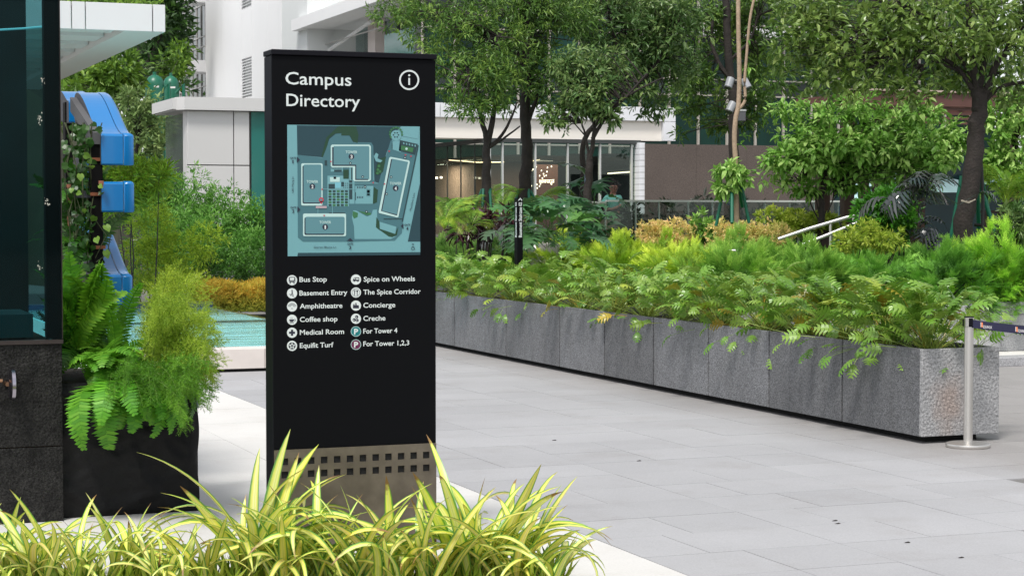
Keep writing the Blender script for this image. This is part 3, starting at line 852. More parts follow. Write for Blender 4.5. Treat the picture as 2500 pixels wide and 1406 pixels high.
# ================================================================== POOL
random.seed(5)
pf = hit(600, 908, Z=0)[1]; ph = hit(600, 851, Y=pf)[2]
px0, px1 = hit(430, 900, Y=pf)[0] - .6, hit(985, 900, Y=pf)[0]
pb = hit(600, 746, Z=ph - .02)[1]
pool = thing('water_feature', 'raised turquoise pool with pale stone rim behind the totem', 'pool', ((px0 + px1) / 2, pf, 0))
M_cope = mat('pale_coping', (.66, .60, .56), .55, var=.08, vscale=3, speck=.05)
box('shadow_gap', (px0 + .03, pf + .05, 0), (px1 - .03, pf + .3, .035), M_hole, pool)
nx = 6
for i in range(nx):
    a = px0 + (px1 - px0) * i / nx; b = px0 + (px1 - px0) * (i + 1) / nx
    box('coping_stone', (a + .002, pf, .036), (b - .002, pf + .34, ph), M_cope, pool, bevel=.006)
M_tq = mat('pool_tile', (.62, .96, 1.0), .4, var=.12, vscale=2)
box('pool_floor', (px0 + .05, pf + .342, .0), (px1 - .05, pb, ph - .035), M_tq, pool)
M_nv = mat('navy_tile', (.02, .05, .13), .35)
yl = hit(600, 778, Z=ph)[1]
box('lane_tile', (px0 + .05, yl - .22, ph - .0345), (px1 - .05, yl + .22, ph - .030), M_nv, pool)
box('back_rim', (px0, pb + .001, 0), (px1, pb + .3, ph + .045), M_nv, pool)
mw = bpy.data.materials.new('pool_water'); mw.use_nodes = True
nt = mw.node_tree; N = nt.nodes; L = nt.links; N.remove(N['Principled BSDF'])
tr = N.new('ShaderNodeBsdfTransparent'); tr.inputs[0].default_value = (.90, 1, 1, 1)
gl = N.new('ShaderNodeBsdfGlossy'); gl.inputs['Roughness'].default_value = .12; gl.inputs['Color'].default_value = (.75, .95, 1, 1)
fr = N.new('ShaderNodeFresnel'); fr.inputs[0].default_value = 1.33
tc = N.new('ShaderNodeNewGeometry'); mpn = N.new('ShaderNodeMapping'); mpn.inputs['Scale'].default_value = (.5, 1.3, 1)
L.new(tc.outputs['Position'], mpn.inputs[0])
nz = N.new('ShaderNodeTexNoise'); nz.inputs['Scale'].default_value = 2.6; nz.inputs['Detail'].default_value = 4; L.new(mpn.outputs[0], nz.inputs[0])
bp = N.new('ShaderNodeBump'); bp.inputs['Strength'].default_value = .35; bp.inputs['Distance'].default_value = .05; L.new(nz.outputs[0], bp.inputs['Height'])
L.new(bp.outputs[0], gl.inputs['Normal']); L.new(bp.outputs[0], fr.inputs['Normal'])
mxs = N.new('ShaderNodeMixShader'); L.new(fr.outputs[0], mxs.inputs[0]); L.new(tr.outputs[0], mxs.inputs[1]); L.new(gl.outputs[0], mxs.inputs[2]); L.new(mxs.outputs[0], N['Material Output'].inputs['Surface'])
MB().add([(px0 + .05, pf + .342, ph - .012), (px1 - .05, pf + .342, ph - .012), (px1 - .05, pb, ph - .012), (px0 + .05, pb, ph - .012)], [(0, 1, 2, 3)]).build('water', mw, pool)

# ================================================================== PLANTING BOX IN BLACK LINER
lb = hit(485, 1247, Z=0); YL = lb[1]; xL1 = lb[0]; xL0 = hit(120, 1262, Y=YL)[0]
zl = hit(485, 925, Y=YL)[2]
liner = thing('fern_planter', 'square planter wrapped in creased black fabric under the trailing ferns', 'planter', ((xL0 + xL1) / 2, YL, 0))
M_liner = mat('black_liner', (.0065, .0065, .007), .55, spec=.2, bump=.25, bscale=30)
nx, nz_ = 60, 40
V = []; F = []
def crease(x, z):
    s = 0
    for k in range(9):
        a = 1.3 * k + .5; d = x * math.cos(a) + z * math.sin(a)
        u = d * (5 + 1.7 * k) + 1.5 * math.sin(3 * x + k) + 1.2 * math.sin(4.1 * z + 2 * k)
        s += (1 - abs(math.sin(u))) ** 3 * (.03 / (1 + .25 * k))
    return s
for i in range(nx + 1):
    for j in range(nz_ + 1):
        x = xL0 + (xL1 - xL0) * i / nx; z = zl * j / nz_
        e = min(1, (nx - i) / 4, j / 3 + .2)
        V.append((x + .006 * math.sin(z * 17) * (i == nx), YL - .7 * crease(x, z) * e, z))
for i in range(nx):
    for j in range(nz_):
        a = i * (nz_ + 1) + j; F.append((a, a + nz_ + 1, a + nz_ + 2, a + 1))
q = MB().add(V, F); q.build('fabric_front', M_liner, liner, smooth=True)
box('fabric_body', (xL0 + .001, YL + .002, 0), (xL1 - .002, YL + 1.1, zl - .02), M_liner, liner)
box('corner_edge', (xL1 - .012, YL - .002, zl * .78), (xL1 + .004, YL + .03, zl + .04), mat('grey_edge', (.2, .22, .3), .4, metal=.5), liner)
box('soil', (xL0 + .03, YL + .03, zl - .0199), (xL1 - .03, YL + 1.07, zl - .005), M_soil, liner)

# ================================================================== BLUE WAVE SCULPTURE
M_blue = mat('blue_gloss', (.0, .17, .47), .28, spec=.6, coat=.3)
M_bside = mat('grey_side', (.05, .052, .062), .7, bump=.2, bscale=200)
M_beam = mat('grey_beam', (.09, .09, .095), .8)
YW = at(285, 400, 11.4)[1]
def wave(name, pxl, pxr, y_top, y_bot, Y0, parent, rise=.30, depth=.95, full=True):
    a = hit(pxl, y_bot, Y=Y0); b = hit(pxr, y_bot, Y=Y0); x0, x1 = a[0], b[0]
    z1 = hit((pxl + pxr) / 2, y_top, Y=Y0)[2]; z0 = a[2]
    top = [(Y0 + .012, z1)]
    n = 18 if full else 4
    D_ = depth if full else .25; H_ = rise if full else .0
    for k in range(1, n + 1):
        t = k / n
        s = t * t * (3 - 2 * t)
        s = s ** .85
        top.append((Y0 + .03 + D_ * t, z1 + H_ * s))
    if full: 
        for k in range(1, 7):
            a_ = R(90 - 30 * k * .9); top.append((Y0 + .03 + D_ + .1 * math.cos(a_), z1 + H_ - .1 + .1 * math.sin(a_)))
    bot = [(y + .0, z - (.17 if full else .15)) for y, z in reversed(top[3:])] if full else [(Y0 + .28, z0)]
    prof = [(Y0 + .004, z0), (Y0, z0 + .01), (Y0, z1 - .012)] + top
    nt_ = len(prof)
    under = []
    for y, z in reversed(top[: n + 1]):
        under.append((y, max(z0, z - .2)))
    if not full: under = [(Y0 + .28, z0)]
    poly = prof + under
    split = x0 + (x1 - x0) * .68
    q = MB(); 
    def seg(xa, xb):
        k0 = len(poly)
        V = [(xa, y, z) for y, z in poly] + [(xb, y, z) for y, z in poly]
        q.add(V, [tuple(range(k0))[::-1], tuple(range(k0, 2 * k0))], 1)
        base = len(q.V) - 2 * k0
        for i in range(k0):
            j = (i + 1) % k0
            q.F.append((base + i, base + j, base + k0 + j, base + k0 + i)); q.M.append(0 if i < nt_ else 1)
    seg(x0, split - .002)
    o = q.build(name, [M_blue, M_bside], parent, smooth=False, bevel=.004)
    # right hand strip is proud and round edged
    q = MB()
    rs = [(split, .0), (split + .004, .004), (x1 - .022, .004), (x1 - .008, -.002), (x1 - .001, -.012), (x1, -.028)]
    P2 = []
    pts = np.array(poly[:nt_])
    V = []; F = []
    for xx, off in rs:
        for i, (y, z) in enumerate(poly[:nt_]):
            i0, i1 = max(0, i - 1), min(nt_ - 1, i + 1)
            t = pts[i1] - pts[i0]; t = t / (np.linalg.norm(t) + 1e-9); nrm = np.array([-t[1], t[0]])
            V.append((xx, y + nrm[0] * off, z + nrm[1] * off))
    for a_ in range(len(rs) - 1):
        for i in range(nt_ - 1): F.append((a_ * nt_ + i, a_ * nt_ + i + 1, (a_ + 1) * nt_ + i + 1, (a_ + 1) * nt_ + i))
    q.add(V, F)
    q.build('edge_strip', M_blue, parent, smooth=True)
    q = MB()
    k0 = len(poly)
    q.add([(x1 - .03, y, z) for y, z in [(p_[0] + .03, p_[1] - .02 if p_[1] > z0 + .03 else p_[1] + .004) for p_ in poly]], [tuple(range(k0))])
    q.build('end_cap', M_blue, parent)
    return o
sc = thing('wave_sculpture', 'bright blue wave-shaped shells stacked on a dark post among the ferns', 'sculpture', (hit(245, 700, Y=YW)[0], YW, 0))
wave('upper_shell', 247, 328, 327, 403, YW, sc)
wave('middle_shell', 248, 329, 444, 518, YW + .01, sc, full=False)
wave('lower_shell', 244, 325, 671, 748, YW + .02, sc)
q = MB(); a = hit(222, 385, Y=YW + .06); b = hit(249, 380, Y=YW + .06)
box('post', (a[0], YW + .04, zl - .1), (b[0], YW + .16, hit(240, 352, Y=YW + .06)[2]), mat('post_black', (.006, .0055, .0055), .7, spec=.1), sc)
xa, xb = hit(228, 340, Y=YW + .02)[0], hit(247, 340, Y=YW + .02)[0]
z_a = hit(235, 352, Y=YW)[2]
MB().prism([(YW + .03, z_a), (YW + .03, z_a + .07), (YW + .95, z_a + .33), (YW + .95, z_a + .24)], 'X', xa, xb - .003).build('sloping_beam', M_beam, sc)
box('lower_arm', (hit(180, 480, Y=YW + .1)[0], YW + .07, hit(200, 483, Y=YW + .1)[2]), (a[0] - .002, YW + .13, hit(200, 466, Y=YW + .1)[2]), M_bside, sc)
for y_ in (385, 470, 600):
    box('bracket', (a[0] - .01, YW + .03, hit(240, y_ + 8, Y=YW)[2]), (b[0] + .012, YW + .039, hit(240, y_, Y=YW)[2]), mat('copper_plate', (.28, .10, .05), .4, metal=.6), sc)
sc2 = thing('wave_sculpture', 'blue curved shell rising just behind the kiosk corner, half hidden by vines', 'sculpture', (hit(180, 400, Y=YW + .9)[0], YW + .9, 0))
wave('upper_shell', 168, 231, 246, 300, YW + 1.2, sc2, rise=.08, depth=.35)
wave('middle_shell', 196, 222, 385, 470, YW + .9, sc2, full=False)
wave('lower_shell', 198, 214, 530, 548, YW + .9, sc2, full=False)
box('post', (hit(160, 400, Y=YW + 1.3)[0], YW + 1.3, zl - .1), (hit(178, 400, Y=YW + 1.3)[0], YW + 1.4, hit(170, 250, Y=YW + 1.3)[2]), mat('post_black', (1, 1, 1)), sc2)

# ================================================================== CANOPY OF THE LEFT BUILDING
YA = at(300, 60, 26)[1]
c1 = hit(405, 79, Y=YA); c0 = hit(-60, 70, Y=YA); ztp = hit(405, 13, Y=YA)[2]; zbt = c1[2]
yfar = hit(160, 187, Z=zbt)[1] + 4
canopy = thing('entrance_canopy', 'white panelled canopy with slatted underside reaching in from the left', 'canopy', ((c0[0] + c1[0]) / 2, YA, zbt))
M_clad = mat('white_cladding', (.62, .62, .63), .45, var=.04, vscale=.6)
M_soff = mat('soffit_white', (.60, .60, .58), .6)
xs_ = [c0[0], hit(175, 70, Y=YA)[0], hit(209, 70, Y=YA)[0], hit(373, 70, Y=YA)[0], c1[0]]
for a, b in zip(xs_[:-1], xs_[1:]):
    box('fascia_panel', (a + .008, YA, zbt), (b - .008, YA + .06, ztp), M_clad, canopy, bevel=.004)
box('fascia_core', (c0[0], YA + .061, zbt + .25), (c1[0] - .02, yfar, ztp - .03), M_clad, canopy)
box('side_fascia', (c1[0] - .55, YA + .062, zbt + .002), (c1[0] - .004, yfar, zbt + .249), M_soff, canopy)
q0 = YA + .5
ny = 9
for i in range(ny):
    y_a = YA + .35 + (yfar - YA - .4) * i / ny
    box('soffit_slat', (c0[0], y_a, zbt + .07), (c1[0] - .56, y_a + .55 * (yfar - YA) / ny, zbt + .249), M_soff, canopy)

# ================================================================== WHITE TOWER BLOCK (long face looks along -X)
XW = at(600, 200, 112)[0]
M_tw = mat('tower_white', (.84, .84, .85), .5, var=.03, vscale=.3)
M_tw2 = mat('tower_grey_white', (.70, .72, .72), .5)
def W(px, py, dx=0): return hit(px, py, X=XW + dx)
ZTOP = 40
def wy(px, dx=0): return W(px, 300, dx)[1]
tower = thing('white_tower', 'tall white clad office tower rising behind the totem', 'building', (XW + 6, wy(600), 0))
seams = [503, 545, 590, 615, 655, 688]
cut = [(W(600, 185)[2], W(600, 142)[2]), (W(600, 18)[2], W(600, -80)[2])]
for a, b in zip(seams[:-1], seams[1:]):
    ya, yb = wy(b) + .02, wy(a) - .02
    if (a, b) == (590, 615):
        zs_ = [0, cut[0][0] - 1.6, cut[0][1], cut[1][0], cut[1][1], ZTOP]
        box('wall_panel', (XW, ya, 0), (XW + 10, yb, W(602, 240)[2]), M_tw, tower)
        lo, hi = W(602, 240)[2], W(602, 142)[2]
        for (l, h) in ((lo, hi), (W(602, 20)[2], W(602, -60)[2])):
            k = max(6, int((h - l) / .16)); 
            box('vent_back', (XW + .2, ya, l), (XW + .25, yb, h), M_tw2, tower)
            for i in range(k):
                z_ = l + (h - l) * i / k
                MB().prism([(XW + .0, z_), (XW + .16, z_ + .09), (XW + .16, z_ + .11), (XW, z_ + .03)], 'Y', ya, yb).build('louvre', M_tw, tower)
        box('wall_panel', (XW, ya, hi + .01), (XW + 10, yb, W(602, 20)[2] - .01), M_tw, tower)
        box('wall_panel', (XW, ya, W(602, -60)[2] + .01), (XW + 10, yb, ZTOP), M_tw, tower)
    else:
        box('wall_panel', (XW, ya, 0), (XW + 10, yb, ZTOP), M_tw, tower)
# glazed wing to the left of the tower
XG = XW + .9
M_cg = mat('curtain_glass_grey', (.045, .06, .06), .06, spec=.9, var=.3, vscale=.4)
M_mul = mat('mullion', (.45, .44, .43), .5)
yA, yB = wy(503, .9), wy(420, .9)
wing = thing('glazed_wing', 'mullioned glass wing with projecting white floor slabs left of the white tower', 'building', (XG + 4, (yA + yB) / 2, 0))
box('inner_wall', (XG + .25, yA + .02, 0), (XG + 8, yB, ZTOP), mat('inside_grey', (.06, .065, .065), .8), wing)
nyp = 8
zf = [0, W(480, 216, .9)[2], W(480, 175, .9)[2], W(480, 120, .9)[2], W(480, 96, .9)[2], W(480, 20, .9)[2], W(480, -60, .9)[2], 30, ZTOP]
for i in range(nyp):
    a = yA + (yB - yA) * i / nyp; b = yA + (yB - yA) * (i + 1) / nyp
    for z0_, z1_ in zip(zf[:-1], zf[1:]):
        box('pane', (XG + .04, a + .05, z0_ + .04), (XG + .06, b - .05, z1_ - .04), M_cg, wing)
    box('mullion', (XG - .03, a - .025, 0), (XG + .08, a + .025, ZTOP), M_mul, wing)
for z_ in zf[1:-1]: box('transom', (XG - .02, yA + .03, z_ - .035), (XG + .07, yB, z_ + .035), M_mul, wing)
for pya, pyb in ((152, 180), (-14, 12)):
    zb_, zt2 = W(425, pyb, -1.0)[2], W(425, pya, -1.0)[2]
    yl_ = W(425, 160, -1.0)[1]
    box('floor_slab', (XW - 1.0, yA - 1.2, zb_), (XG + .2, yl_, zt2), M_tw, wing)
# right part of the tower: balcony slab, columns, glass
XS = XW + .1
y688 = wy(688)
p1 = W(711, 77, -.4); p2 = W(909, 8, -.4)
y_near = W(1075, 60, -.4)[1]
low = thing('glazed_office_block', 'white slabbed glass office front seen above the totem', 'building', (XW + 5, (y688 + y_near) / 2, 0))
box('return_wall', (XW + .02, wy(750) + .0, 0), (XW + 9, y688 - .02, ZTOP), M_tw2, low)
zs0, zs1 = p1[2], W(711, 50, -.4)[2]
box('floor_slab', (XW - .4, y_near, zs0), (XW + 3.4, p1[1], zs1), M_tw, low)
y750 = wy(750)
XI = XW + 2.6
box('inner_wall', (XI + .5, y_near - 1, 0), (XI + 1.2, y750 - .01, ZTOP), mat('office_inside', (.16, .165, .165), .8, var=.5, vscale=.5), low)
np_ = 9
for i in range(np_):
    a = y_near - 1 + (y750 - y_near + .9) * i / np_; b = y_near - 1 + (y750 - y_near + .9) * (i + 1) / np_
    for z0_, z1_ in ((0, zs0 - 2.2), (zs0 - 2.15, zs0 - .02), (zs1 + .02, zs1 + 2.6), (zs1 + 2.7, ZTOP)):
        box('pane', (XI, a + .04, z0_), (XI + .03, b - .04, z1_), glassmat('office_glass', (.72, .78, .78), .05, .02), low)
    box('mullion', (XI - .04, a - .04, 0), (XI + .08, a + .04, zs0 - .02), M_mul, low)
for cpx in ((767, 785), (898, 916)):
    ya, yb = W(cpx[1], 100, 1.6)[1], W(cpx[0], 100, 1.6)[1]
    box('column', (XW + 1.6, ya, 0), (XW + 2.1, yb, zs0 - .01), mat('column_pink', (.62, .55, .52), .6), low)
q = MB(); q.tube([W(802, 124, 1.2), W(905, 54, 1.2)], .09, 8); q.build('brace', M_tw, low)
q = MB(); q.tube([W(730, 124, 1.2), W(768, 98, 1.2)], .08, 8); q.build('brace', M_tw, low)
q = MB(); q.tube([W(745, 124, 1.0), W(930, 68, 1.0)], .035, 6); q.build('handrail', M_mul, low)
gy0, gy1 = W(1018, 100, .6)[1], W(938, 100, .6)[1]
box('green_glass', (XW + .6, gy0, 0), (XW + .65, gy1, W(980, 74, .6)[2]), mat('green_glass', (.03, .16, .14), .1, spec=.8), low)

# white single storey pavilion at its foot
YP = at(560, 350, 40)[1]
pv0, pv1 = hit(457, 400, Y=YP), hit(700, 400, Y=YP)
zr0, zr1 = hit(560, 271, Y=YP)[2], hit(560, 240, Y=YP)[2]
pav = thing('white_pavilion', 'white panelled single storey pavilion left of the totem', 'building', ((pv0[0] + pv1[0]) / 2, YP, 0))
M_pv = mat('pavilion_white', (.56, .555, .55), .5, var=.03, vscale=.5)
xc = hit(457, 400, Y=YP)[0]
xq = [xc, hit(571, 400, Y=YP)[0], hit(610, 400, Y=YP)[0]]
zj_ = hit(560, 404, Y=YP)[2]
for a, b in zip(xq[:-1], xq[1:]):
    for z0_, z1_ in ((0, zj_), (zj_, zr0)):
        box('wall_panel', (a + .01, YP, z0_ + .01), (b - .01, YP + .1, z1_ - .012), M_pv, pav, bevel=.005)
box('wall_core', (xc + .03, YP + .101, 0), (xq[2] + 4, YP + .5, zr0 - .02), M_joint, pav)
box('glass_pane', (xq[2] + .04, YP + .02, 0), (pv1[0] + 2, YP + .05, zr0 - .01), mat('green_glass', (1, 1, 1)), pav)
box('wall_panel', (xc + .0, YP + .102, 0), (xc + .02, YP + .42, zr0 - .012), M_pv, pav)
MB().prism([(hit(470, 240, Y=YP)[0] - .2, YP - .15), (pv1[0] + 2, YP - .15), (pv1[0] + 2, YP + 2.4), (xc - .2, YP + 2.4), (xc - .2, YP + .1)], 'Z', zr0, zr1).build('roof', M_pv, pav)
eav = hit(407, 252, Y=YP + 2.6)
box('side_eave', (xc - .28, YP + .1, zr0 + .02), (xc - .201, YP + 2.38, zr1 - .02), M_pv, pav)
box('side_window', (xc - .0, YP + .45, .3), (xc + .02, YP + 2.3, zr0 - .05), mat('side_glass', (.1, .13, .12), .1, spec=.8, var=.5, vscale=1), pav)

# green pressure tanks
DT = 52
M_tank = mat('tank_green', (.01, .13, .075), .35, spec=.5)
M_lab = mat('label_white', (.7, .7, .68), .6)
for i, (px, w, y_t, y_b, lab) in enumerate(((378, 46, 196, 262, 'green pressure tank with a white label, the nearer of two'), (418, 40, 198, 262, 'green pressure tank partly hidden behind its twin beside the white tower'))):
    c = at(px, y_b, DT + i * 1.5); r0_ = w / 2 * pxm(DT); z0_ = c[2] - 2; z1_ = at(px, y_t, DT + i * 1.5)[2]
    t = thing('pressure_tank', lab, 'tank', (c[0], c[1], z0_ - 1), group='green pressure tanks')
    lathe('body', (c[0], c[1]), [(r0_, z0_), (r0_, z1_ - .12), (r0_ * .93, z1_ - .03), (r0_ * .7, z1_ + .07), (r0_ * .3, z1_ + .13), (r0_ * .18, z1_ + .14)], M_tank, t)
    lathe('neck', (c[0], c[1]), [(r0_ * .2, z1_ + .1), (r0_ * .2, z1_ + .22)], M_tank, t, 12)
    a = at(px + 4, y_t + 16, DT - .5); q = MB(); s_ = 6 * pxm(DT)
    q.add([a + RGT * u * s_ + np.array([0, 0, v_ * s_ * .35]) for u, v_ in ((-1, -1), (1, -1), (1, 1), (-1, 1))], [(0, 1, 2, 3)]); q.build('nameplate', M_lab, t)
    q = MB(); q.tube([at(px + w * .3, y_t + 30, DT + i), at(px + w * .75, y_t + 8, DT + i), at(px + w * .78, y_b, DT + i)], .05, 8); q.build('pipe', M_tank, t)

# ================================================================== RESTAURANT PAVILION, WALLS, GLASS BUILDING
YG = at(1400, 450, 46)[1]
TER = 1.0
ter = MB().box((8.5, 33, .0), (60, 75, TER)).build('terrace', mat('terrace_paving', (.22, .21, .2), .7, var=.2)); tag(ter, kind='structure')
rest = thing('glass_restaurant', 'glass fronted restaurant with flat white upper storey behind the trees', 'building', (hit(1400, 400, Y=YG)[0], YG, TER))
def G_(px, py, dy=0): return hit(px, py, Y=YG + dy)
xcn = G_(1195, 400)[0]; xrr = G_(1560, 400)[0]; zg1 = G_(1400, 350)[2]
M_rgl = glassmat('shopfront_glass', (.80, .86, .84), .02, .01, 1.4)
mpx = [1195, 1226, 1306, 1385, 1464, 1541, 1560]
for a, b in zip(mpx[:-1], mpx[1:]):
    box('pane', (G_(a, 400)[0] + .02, YG, TER), (G_(b, 400)[0] - .02, YG + .012, zg1 - .02), M_rgl, rest)
M_al = mat('aluminium', (.55, .56, .55), .4, metal=.3)
for a in mpx[:-1]:
    x = G_(a, 400)[0]; box('mullion', (x - .02, YG - .05, TER), (x + .018, YG + .04, zg1 - .01), M_al, rest)
M_dk = mat('dark_trim', (.05, .055, .055), .5)
# side glazing that runs back from the corner
side_end = hit(1030, 360, X=xcn)[1]
for i in range(5):
    a = YG + (side_end - YG) * i / 5; b = YG + (side_end - YG) * (i + 1) / 5
    box('pane', (xcn - .006, a + .06, TER), (xcn + .006, b - .03, zg1 - .02), M_rgl, rest)
    box('mullion', (xcn - .015, b - .012, TER), (xcn + .015, b + .012, zg1 - .01), M_dk, rest)
box('head_frame', (xcn - .06, YG - .1, zg1), (xrr + .0, YG + .1, zg1 + .09), M_dk, rest)
box('head_frame', (xcn - .06, YG + .101, zg1), (xcn + .06, side_end, zg1 + .09), M_dk, rest)
# inside
M_in = mat('inside_brown', (.13, .085, .065), .7, var=.4, vscale=.7); M_in2 = mat('inside_dark', (.035, .04, .04), .8, var=.4, vscale=.8)
box('floor_inside', (xcn + .1, YG + .05, TER), (xrr + 3, side_end + 9, TER + .02), M_in2, rest)
box('ceiling', (xcn + .1, YG + .05, zg1 - .32), (xrr + 3, side_end + 9, zg1 - .3), M_in2, rest)
box('rear_wall', (xcn + 1.82, YG + 7, TER), (xrr + 3, YG + 7.1, zg1 - .33), M_in2, rest)
box('rear_wall', (xcn + 1.5, YG + 5, TER + .03), (G_(1290, 400, 5)[0], YG + 5.1, zg1 - .34), M_in, rest)
box('side_wall', (xcn + 1.7, YG + 5.2, TER + .03), (xcn + 1.8, side_end + 9, zg1 - .34), mat('beige_wall', (.30, .22, .17), .7, var=.2, vscale=.5), rest)
for ly in (7, 12, 17):  # unseen area lights added to brighten the side wall
    ld = bpy.data.lights.new('interior_fill_light', 'AREA'); ld.energy = 55; ld.size = 1.0; ld.color = (1, .80, .62)
    lo_ = bpy.data.objects.new('interior_fill_light', ld); COL.objects.link(lo_); lo_.location = (xcn + .9 - rest.location[0], YG + ly - rest.location[1], zg1 - .36 - rest.location[2]); lo_.parent = rest
box('orange_wall', (G_(1312, 420, 3)[0], YG + 3, TER + .03), (G_(1362, 420, 3)[0], YG + 3.1, G_(1330, 402, 3)[2]), mat('copper_panel', (.06, .018, .008), .5, var=.3, vscale=4), rest)
M_glow = mat('sign_glow', (1, .9, .75), .5, emit=(1, .87, .65), estr=1.6)
# glowing script, unreadable at this distance
q = MB()
x0 = 1317
for i, ch in enumerate('lcmlulul'):
    x = x0 + i * 4.8
    P = {'l': [(0, 0), (1, -7), (1.6, 0)], 'c': [(3, -3), (0, -3.5), (0, 0), (3, 0)], 'm': [(0, 0), (0, -3.5), (1.8, -1), (3, -3.5), (3.6, 0)], 'u': [(0, -3.5), (.4, 0), (2.6, 0), (3, -3.5)]}[ch]
    q.tube([G_(x + a, 446 + b, 2.9) for a, b in P], .009, 5)
q.tube([G_(1318, 441, 2.9), G_(1353, 439, 2.9)], .006, 5)
q.build('glowing_script', M_glow, rest)
random.seed(9)
for k in range(22):
    t = k / 21
    x = random.uniform(1296, 1352); y = random.uniform(404, 438) if k < 14 else random.uniform(448, 462)
    c = G_(x, y, 2.6); q = MB(); q.tube([c + np.array([0, 0, -.018]), c + np.array([0, 0, .018])], [.013, .013], 6); q.build('pendant_bulb', M_glow, rest)
for (a, b) in (((1096, 391), (1165, 397)), ((1165, 397), (1230, 396)), ((1296, 394), (1324, 389))):
    q = MB(); q.tube([G_(*a, 2.2), G_(*b, 2.2)], .012, 6); q.build('lamp_or_reflection_strip', mat('warm_strip', (1, .85, .6), .5, emit=(1, .75, .45), estr=1.1), rest)
q = MB(); q.tube([G_(1484, 424, 2.5), G_(1538, 420, 2.5)], .02, 6); q.build('lamp_or_reflection_strip', mat('warm_white_strip', (1, .85, .6), .5, emit=(1, .85, .6), estr=1.6), rest)
for x, y in ((1066, 437), (1077, 436)):
    c = G_(x, y, 2.2); q = MB(); q.tube([c, c + np.array([0, 0, .05])], .03, 6); q.build('wall_lamp', M_glow, rest)
for (x0_, x1_, y0_, y1_) in ((1255, 1300, 378, 386), (1325, 1350, 382, 394), (1400, 1440, 376, 383), (1480, 1530, 376, 382)):
    a = G_(x0_, y1_, 2); b = G_(x1_, y0_, 2); box('ceiling_duct', (a[0], YG + 2, a[2]), (b[0], YG + 2.5, b[2]), mat('duct', (.09, .1, .1), .6), rest)
for lx in (.3, .7):  # unseen area lights added to carry the glow of the strips and bulbs
    ld = bpy.data.lights.new('interior_fill_light', 'AREA'); ld.energy = 70; ld.size = 2.2; ld.color = (1, .78, .58)
    lo_ = bpy.data.objects.new('interior_fill_light', ld); COL.objects.link(lo_); lo_.location = (xcn + (xrr - xcn) * lx - rest.location[0], YG + 2.6 - rest.location[1], zg1 - .36 - rest.location[2]); lo_.parent = rest
# upper storey: pale frame with a recessed cream wall
zf0 = G_(1400, 349, .2)[2]; xf1 = G_(1650, 300, .2)[0]; xf0 = G_(900, 300, .2)[0]
zft = G_(1400, 258, .2)[2]; zfm = G_(1400, 292, .2)[2]
M_frm = mat('fascia_grey', (.74, .75, .78), .5, var=.03, vscale=.4); M_crm = mat('cream_wall', (.88, .83, .76), .6, var=.03, vscale=.4)
xi = G_(1620, 300, .2)[0]
n_ = 9
for i in range(n_):
    a = xf0 + (xf1 - xf0) * i / n_; b = xf0 + (xf1 - xf0) * (i + 1) / n_
    box('fascia_panel', (a + .008, YG + .2, zfm), (b - .008, YG + .315, zft), M_frm, rest)
box('frame_leg', (xi + .002, YG + .2, zg1 + .1 - .0), (xf1 - .008, YG + .5, zfm - .012), M_frm, rest)
box('cream_wall', (xf0, YG + .32, zg1 + .095), (xi, YG + 1.1, zft - .05), M_crm, rest)
box('roof', (xf0, YG + 1.101, zft - .3), (xf1, YG + 7, zft - .05), M_frm, rest)
# brown textured wall and jointed end strip
wall = thing('brown_wall', 'long brown textured wall beside the restaurant glass', 'wall', (G_(1820, 400)[0], YG - .3, TER))
M_brn = mat('brown_render', (.105, .083, .072), .85, var=.12, vscale=1.2, speck=.25, sscale=40, bump=.5, bscale=60)
zw = hit(1820, 355, Y=YG - .3)[2]
wpx = [1576, 1700, 1822, 1944, 2078]
for a, b in zip(wpx[:-1], wpx[1:]):
    box('wall_slab', (hit(a, 400, Y=YG - .3)[0] + .002, YG - .3, TER), (hit(b, 400, Y=YG - .3)[0] - .002, YG + .1, zw), M_brn, wall)
strip = thing('jointed_pier', 'narrow pale pier with dark joints between the restaurant glass and the brown wall', 'pier', (G_(1568, 400)[0], YG - .2, TER))
x0_, x1_ = hit(1561, 400, Y=YG - .25)[0], hit(1574.5, 400, Y=YG - .25)[0]
zz = [hit(1567, 348 + 14.6 * i, Y=YG - .25)[2] for i in range(13)]
for a, b in zip(zz[1:], zz[:-1]):
    if b > TER: box('pier_block', (x0_, YG - .25, max(TER, a) + .005), (x1_, YG + .08, b - .005), M_frm, strip)
box('pier_core', (x0_ + .05, YG - .2, TER), (x1_ - .02, YG + .05, zz[0] - .03), M_hole, strip)

# dark green curtain wall far behind
YD = YG + 24
dk = thing('green_glass_building', 'large dark green glass curtain wall building beyond the trees', 'building', (hit(1800, 300, Y=YD)[0], YD, 0))
M_dg = mat('dark_green_glass', (.004, .028, .021), .07, spec=.22, var=.6, vscale=.35, objvar=.3)
M_dg2 = mat('grey_panel_glass', (.022, .030, .030), .2, spec=.3, objvar=.25)
M_dm = mat('pale_mullion', (.36, .33, .29), .5)
gx = [hit(p_, 300, Y=YD)[0] for p_ in (1632, 1703)]; st_ = gx[1] - gx[0]
xsx = [gx[0] + st_ * k for k in range(-8, 13)]
zsx = [0] + [hit(1750, p_, Y=YD)[2] for p_ in (360, 234, 195, 92, 60, -40, -170, -260)]
for a, b in zip(xsx[:-1], xsx[1:]):
    for j, (c, d) in enumerate(zip(zsx[:-1], zsx[1:])):
        box('pane', (a + .03, YD, c + .03), (b - .03, YD + .05, d - .03), M_dg2 if j in (2, 5) else M_dg, dk)
    box('mullion', (a - .04, YD - .1, 0), (a + .04, YD - .001, zsx[-1]), M_dm, dk)
for z_ in zsx[1:-1]: box('transom', (xsx[0], YD - .06, z_ - .028), (xsx[-1], YD - .002, z_ + .028), M_dm, dk)
